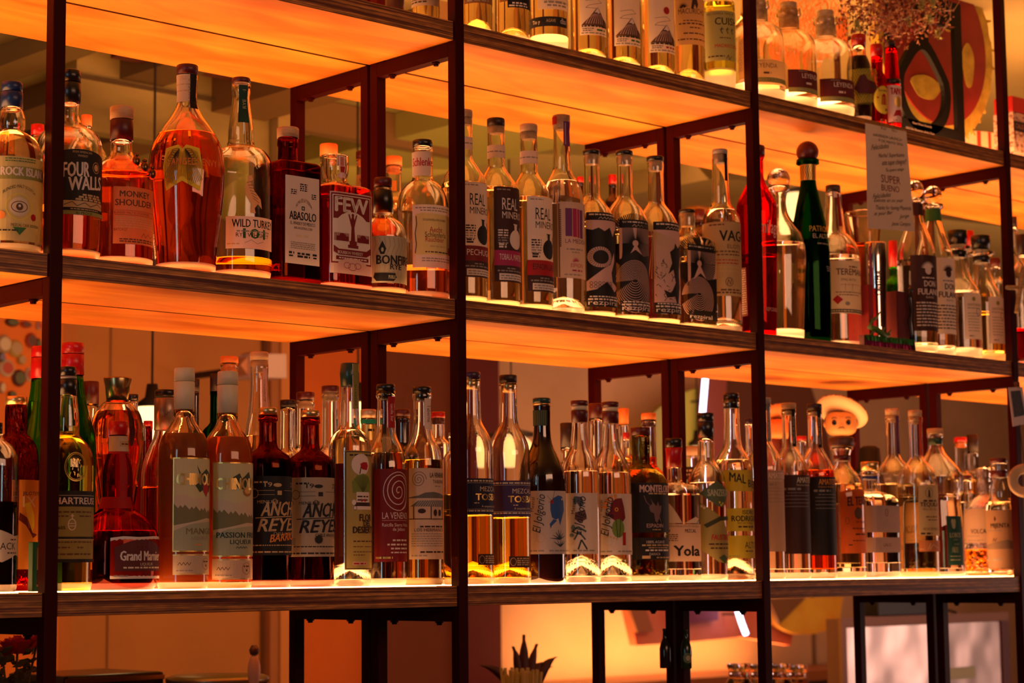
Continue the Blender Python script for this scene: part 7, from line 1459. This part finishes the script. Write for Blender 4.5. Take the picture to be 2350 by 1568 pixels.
figure(1930, 973, 36, .30, 'toy figure in a white sombrero with black moustache behind the brown-capped orange label bottle')
figure(1775, 985, 30, .33, 'toy figure in an orange sombrero half hidden behind the plain-label tequilas', False, mat((.80, .22, .04), .6), -.5)
# dark hat shape behind the striped-stopper bottle
p = atY(1996, 1052, .30); D = proj(p)[2]; s = 28*D/F
e = empty('black_hat', (p.x, .30, Z1), 'black hat on a stand behind the square mauve-labelled tequila', 'hat'); hz = p.z-Z1
bm = bmesh.new(); lathe(bm, [(0, 0), (0, .03), (.006, .03), (.008, .006), (hz-.03, .006), (hz-.03, 0)], 20); fixn(bm); obj('stand', bm, K_, e, True)
bm = bmesh.new(); lathe(bm, [(hz-.032, 0), (hz-.034, s*1.3), (hz-.028, s*1.32), (hz-.02, s*.95), (hz+.02, s*.85), (hz+.026, s*.5), (hz+.022, 0)], 32); fixn(bm); obj('hat_body', bm, mat((.008, .005, .005), .7), e, True)

# fringe-trimmed box with a green lizard and a dark red open tray, third bay of the middle tier
yb2 = .02
p0 = atY(1976, 790, yb2); p1 = atY(2083, 795, yb2); W_ = p1.x-p0.x
e = empty('fringed_box', (p0.x, .012, Z2), 'low box trimmed with green and magenta foil fringe under the chrome shaker', 'box')
GF2, MF = mat((.02, .22, .03), .3, .3), mat((.38, .01, .12), .3, .3)
def fringe(bm, z0, z1, y, n, mi):
    for k in range(n):
        x = W_*k/n; w2 = W_/n*.9; yy = y-random.uniform(0, .0025); A = [bm.verts.new(v) for v in ((x, yy, z1), (x+w2, yy, z1), (x+w2+random.uniform(-.001, .001), yy-random.uniform(0, .003), z0), (x+random.uniform(-.001, .001), yy-random.uniform(0, .003), z0))]; f = bm.faces.new(A[::-1]); f.material_index = mi
zt_ = zof(p0.x, .02, 768)-Z2
bm = bmesh.new(); box(bm, 0, W_, 0, .012, 0, zt_-.001); obj('box_body', bm, mat((.10, .02, .02), .6), e)
bm = bmesh.new(); fringe(bm, 0, zt_*.5, -.0008, 60, 0); a_ = obj('magenta_fringe', bm, MF, e); a_['kind'] = 'stuff'
bm = bmesh.new(); fringe(bm, zt_*.45, zt_, -.003, 60, 0); a_ = obj('green_fringe', bm, GF2, e); a_['kind'] = 'stuff'
o = Vector((p0.x, .012, Z2+zt_)); e = empty('toy_lizard', o, 'green toy lizard sprawled over the fringed box', 'toy')
L_ = lambda px, py, dy=0: atY(px, py, .008+dy)-o
bm = bmesh.new(); tube(bm, [L_(2020, 716), L_(2012, 728), L_(1999, 738), L_(1995, 750), L_(2010, 756), L_(2022, 764), L_(2032, 772), L_(2042, 768)], [.0012, .0022, .0038, .0052, .006, .0058, .005, .002], 12); obj('body', bm, mat((.07, .16, .015), .35), e, True)
for a_, b_ in (((2008, 757), (1998, 768)), ((2020, 763), (2030, 752)), ((2030, 770), (2032, 786)), ((2034, 768), (2044, 758))):
    bm = bmesh.new(); tube(bm, [L_(*a_), L_((a_[0]+b_[0])/2+2, (a_[1]+b_[1])/2, -.003), L_(*b_, -.002)], [.0026, .0022, .0014], 8); obj('leg', bm, mat((.07, .16, .015), .35), e, True)
DRM = mat((.12, .004, .003), .5)
pa = atY(2052, 666, .03); w3 = atY(2080, 666, .03).x-pa.x
boxt = tagit(boxo('red_carton', (pa.x, pa.x+w3, .026, .05, Z2, zof(pa.x, .03, 668)), DRM), 'dark red carton standing between the chrome shaker and the dark brown label', 'carton')
pa = atY(1972, 656, .05); w3 = .012
boxt = tagit(boxo('red_book', (pa.x-.002, pa.x+w3, .028, .09, Z2, zof(pa.x, .05, 656)), mat((.30, .006, .005), .5)), 'thin bright red booklet against the cream-labelled tequila', 'booklet')
p = atY(2087, 700, .015); e = empty('black_charm', (p.x, .012, Z2), 'small black glossy charm figure beside the dark brown label', 'figurine')
bm = bmesh.new(); hz = zof(p.x, .012, 655)-Z2; tube(bm, [(0, 0, 0), (.002, 0, hz*.25), (-.003, 0, hz*.45), (.003, 0, hz*.6), (-.001, 0, hz*.8), (.001, 0, hz)], [.007, .0045, .006, .004, .0055, .002], 12); obj('figure_body', bm, mat((.01, .006, .008), .15), e, True)
bm = bmesh.new(); bmesh.ops.create_uvsphere(bm, u_segments=14, v_segments=8, radius=.0055, matrix=Matrix.Translation((0, 0, hz*.92))); obj('head', bm, mat((.01, .006, .008), .15), e, True)

# two miniature beer bottle magnets on the middle posts of the third upright
for px, py0, py1, lb, gr_ in ((1529, 1443, 1534, 'miniature beer bottle magnet stuck left of the middle post below the third bay', 0), (1573, 1443, 1535, 'miniature beer bottle magnet with round green label right of the middle post', 1)):
    y_ = .2245 if not gr_ else .1800
    top = atY(px, py0, y_); D = proj(top)[2]; r = 13*D/F
    if not gr_: top.x = XS[3]-.0098-r
    zb = zof(top.x, y_, py1); top.z = zof(top.x, y_, py0); h = top.z-zb
    e = empty('bottle_magnet', (top.x, y_, zb), lb, 'magnet', 'miniature beer bottle magnets')
    bm = bmesh.new(); lathe(bm, [(0, 0), (0, r*.92), (h*.03, r), (h*.5, r), (h*.62, r*.8), (h*.75, r*.42), (h*.93, r*.34), (h*.94, r*.4), (h, r*.4), (h, 0)], 28); fixn(bm); obj('body', bm, mat((.02, .012, .006) if not gr_ else (.012, .03, .01), .15), e, True)
    if gr_:
        vv = (CAM-Vector(e.location)); vv.z = 0; vv.normalize(); ex = Vector((-vv.y, vv.x, 0))
        for rad_, cc, off in ((r*.86, (.05, .16, .04), .0003), (r*.72, (.35, .30, .16), .0005), (r*.6, (.04, .12, .03), .0007), (r*.42, (.45, .36, .2), .0009)):
            bm = bmesh.new(); n = 24; cv = []
            for k in range(n):
                u = rad_*math.cos(2*pi*k/n); z = h*.27+rad_*1.15*math.sin(2*pi*k/n); a = u/r+.35; cv.append(bm.verts.new((vv*math.cos(a)+ex*math.sin(a))*(r+off)+Vector((0, 0, z))))
            bm.faces.new(cv); obj('label', bm, mat(cc, .5), e)
    bm = bmesh.new()
    if gr_: box(bm, -.003+XS[3]-top.x, .003+XS[3]-top.x, 0, .0102, h*.3, h*.45)
    else: box(bm, 0, r+.0006, -.003, .003, h*.3, h*.45)
    obj('magnet', bm, K_, e)
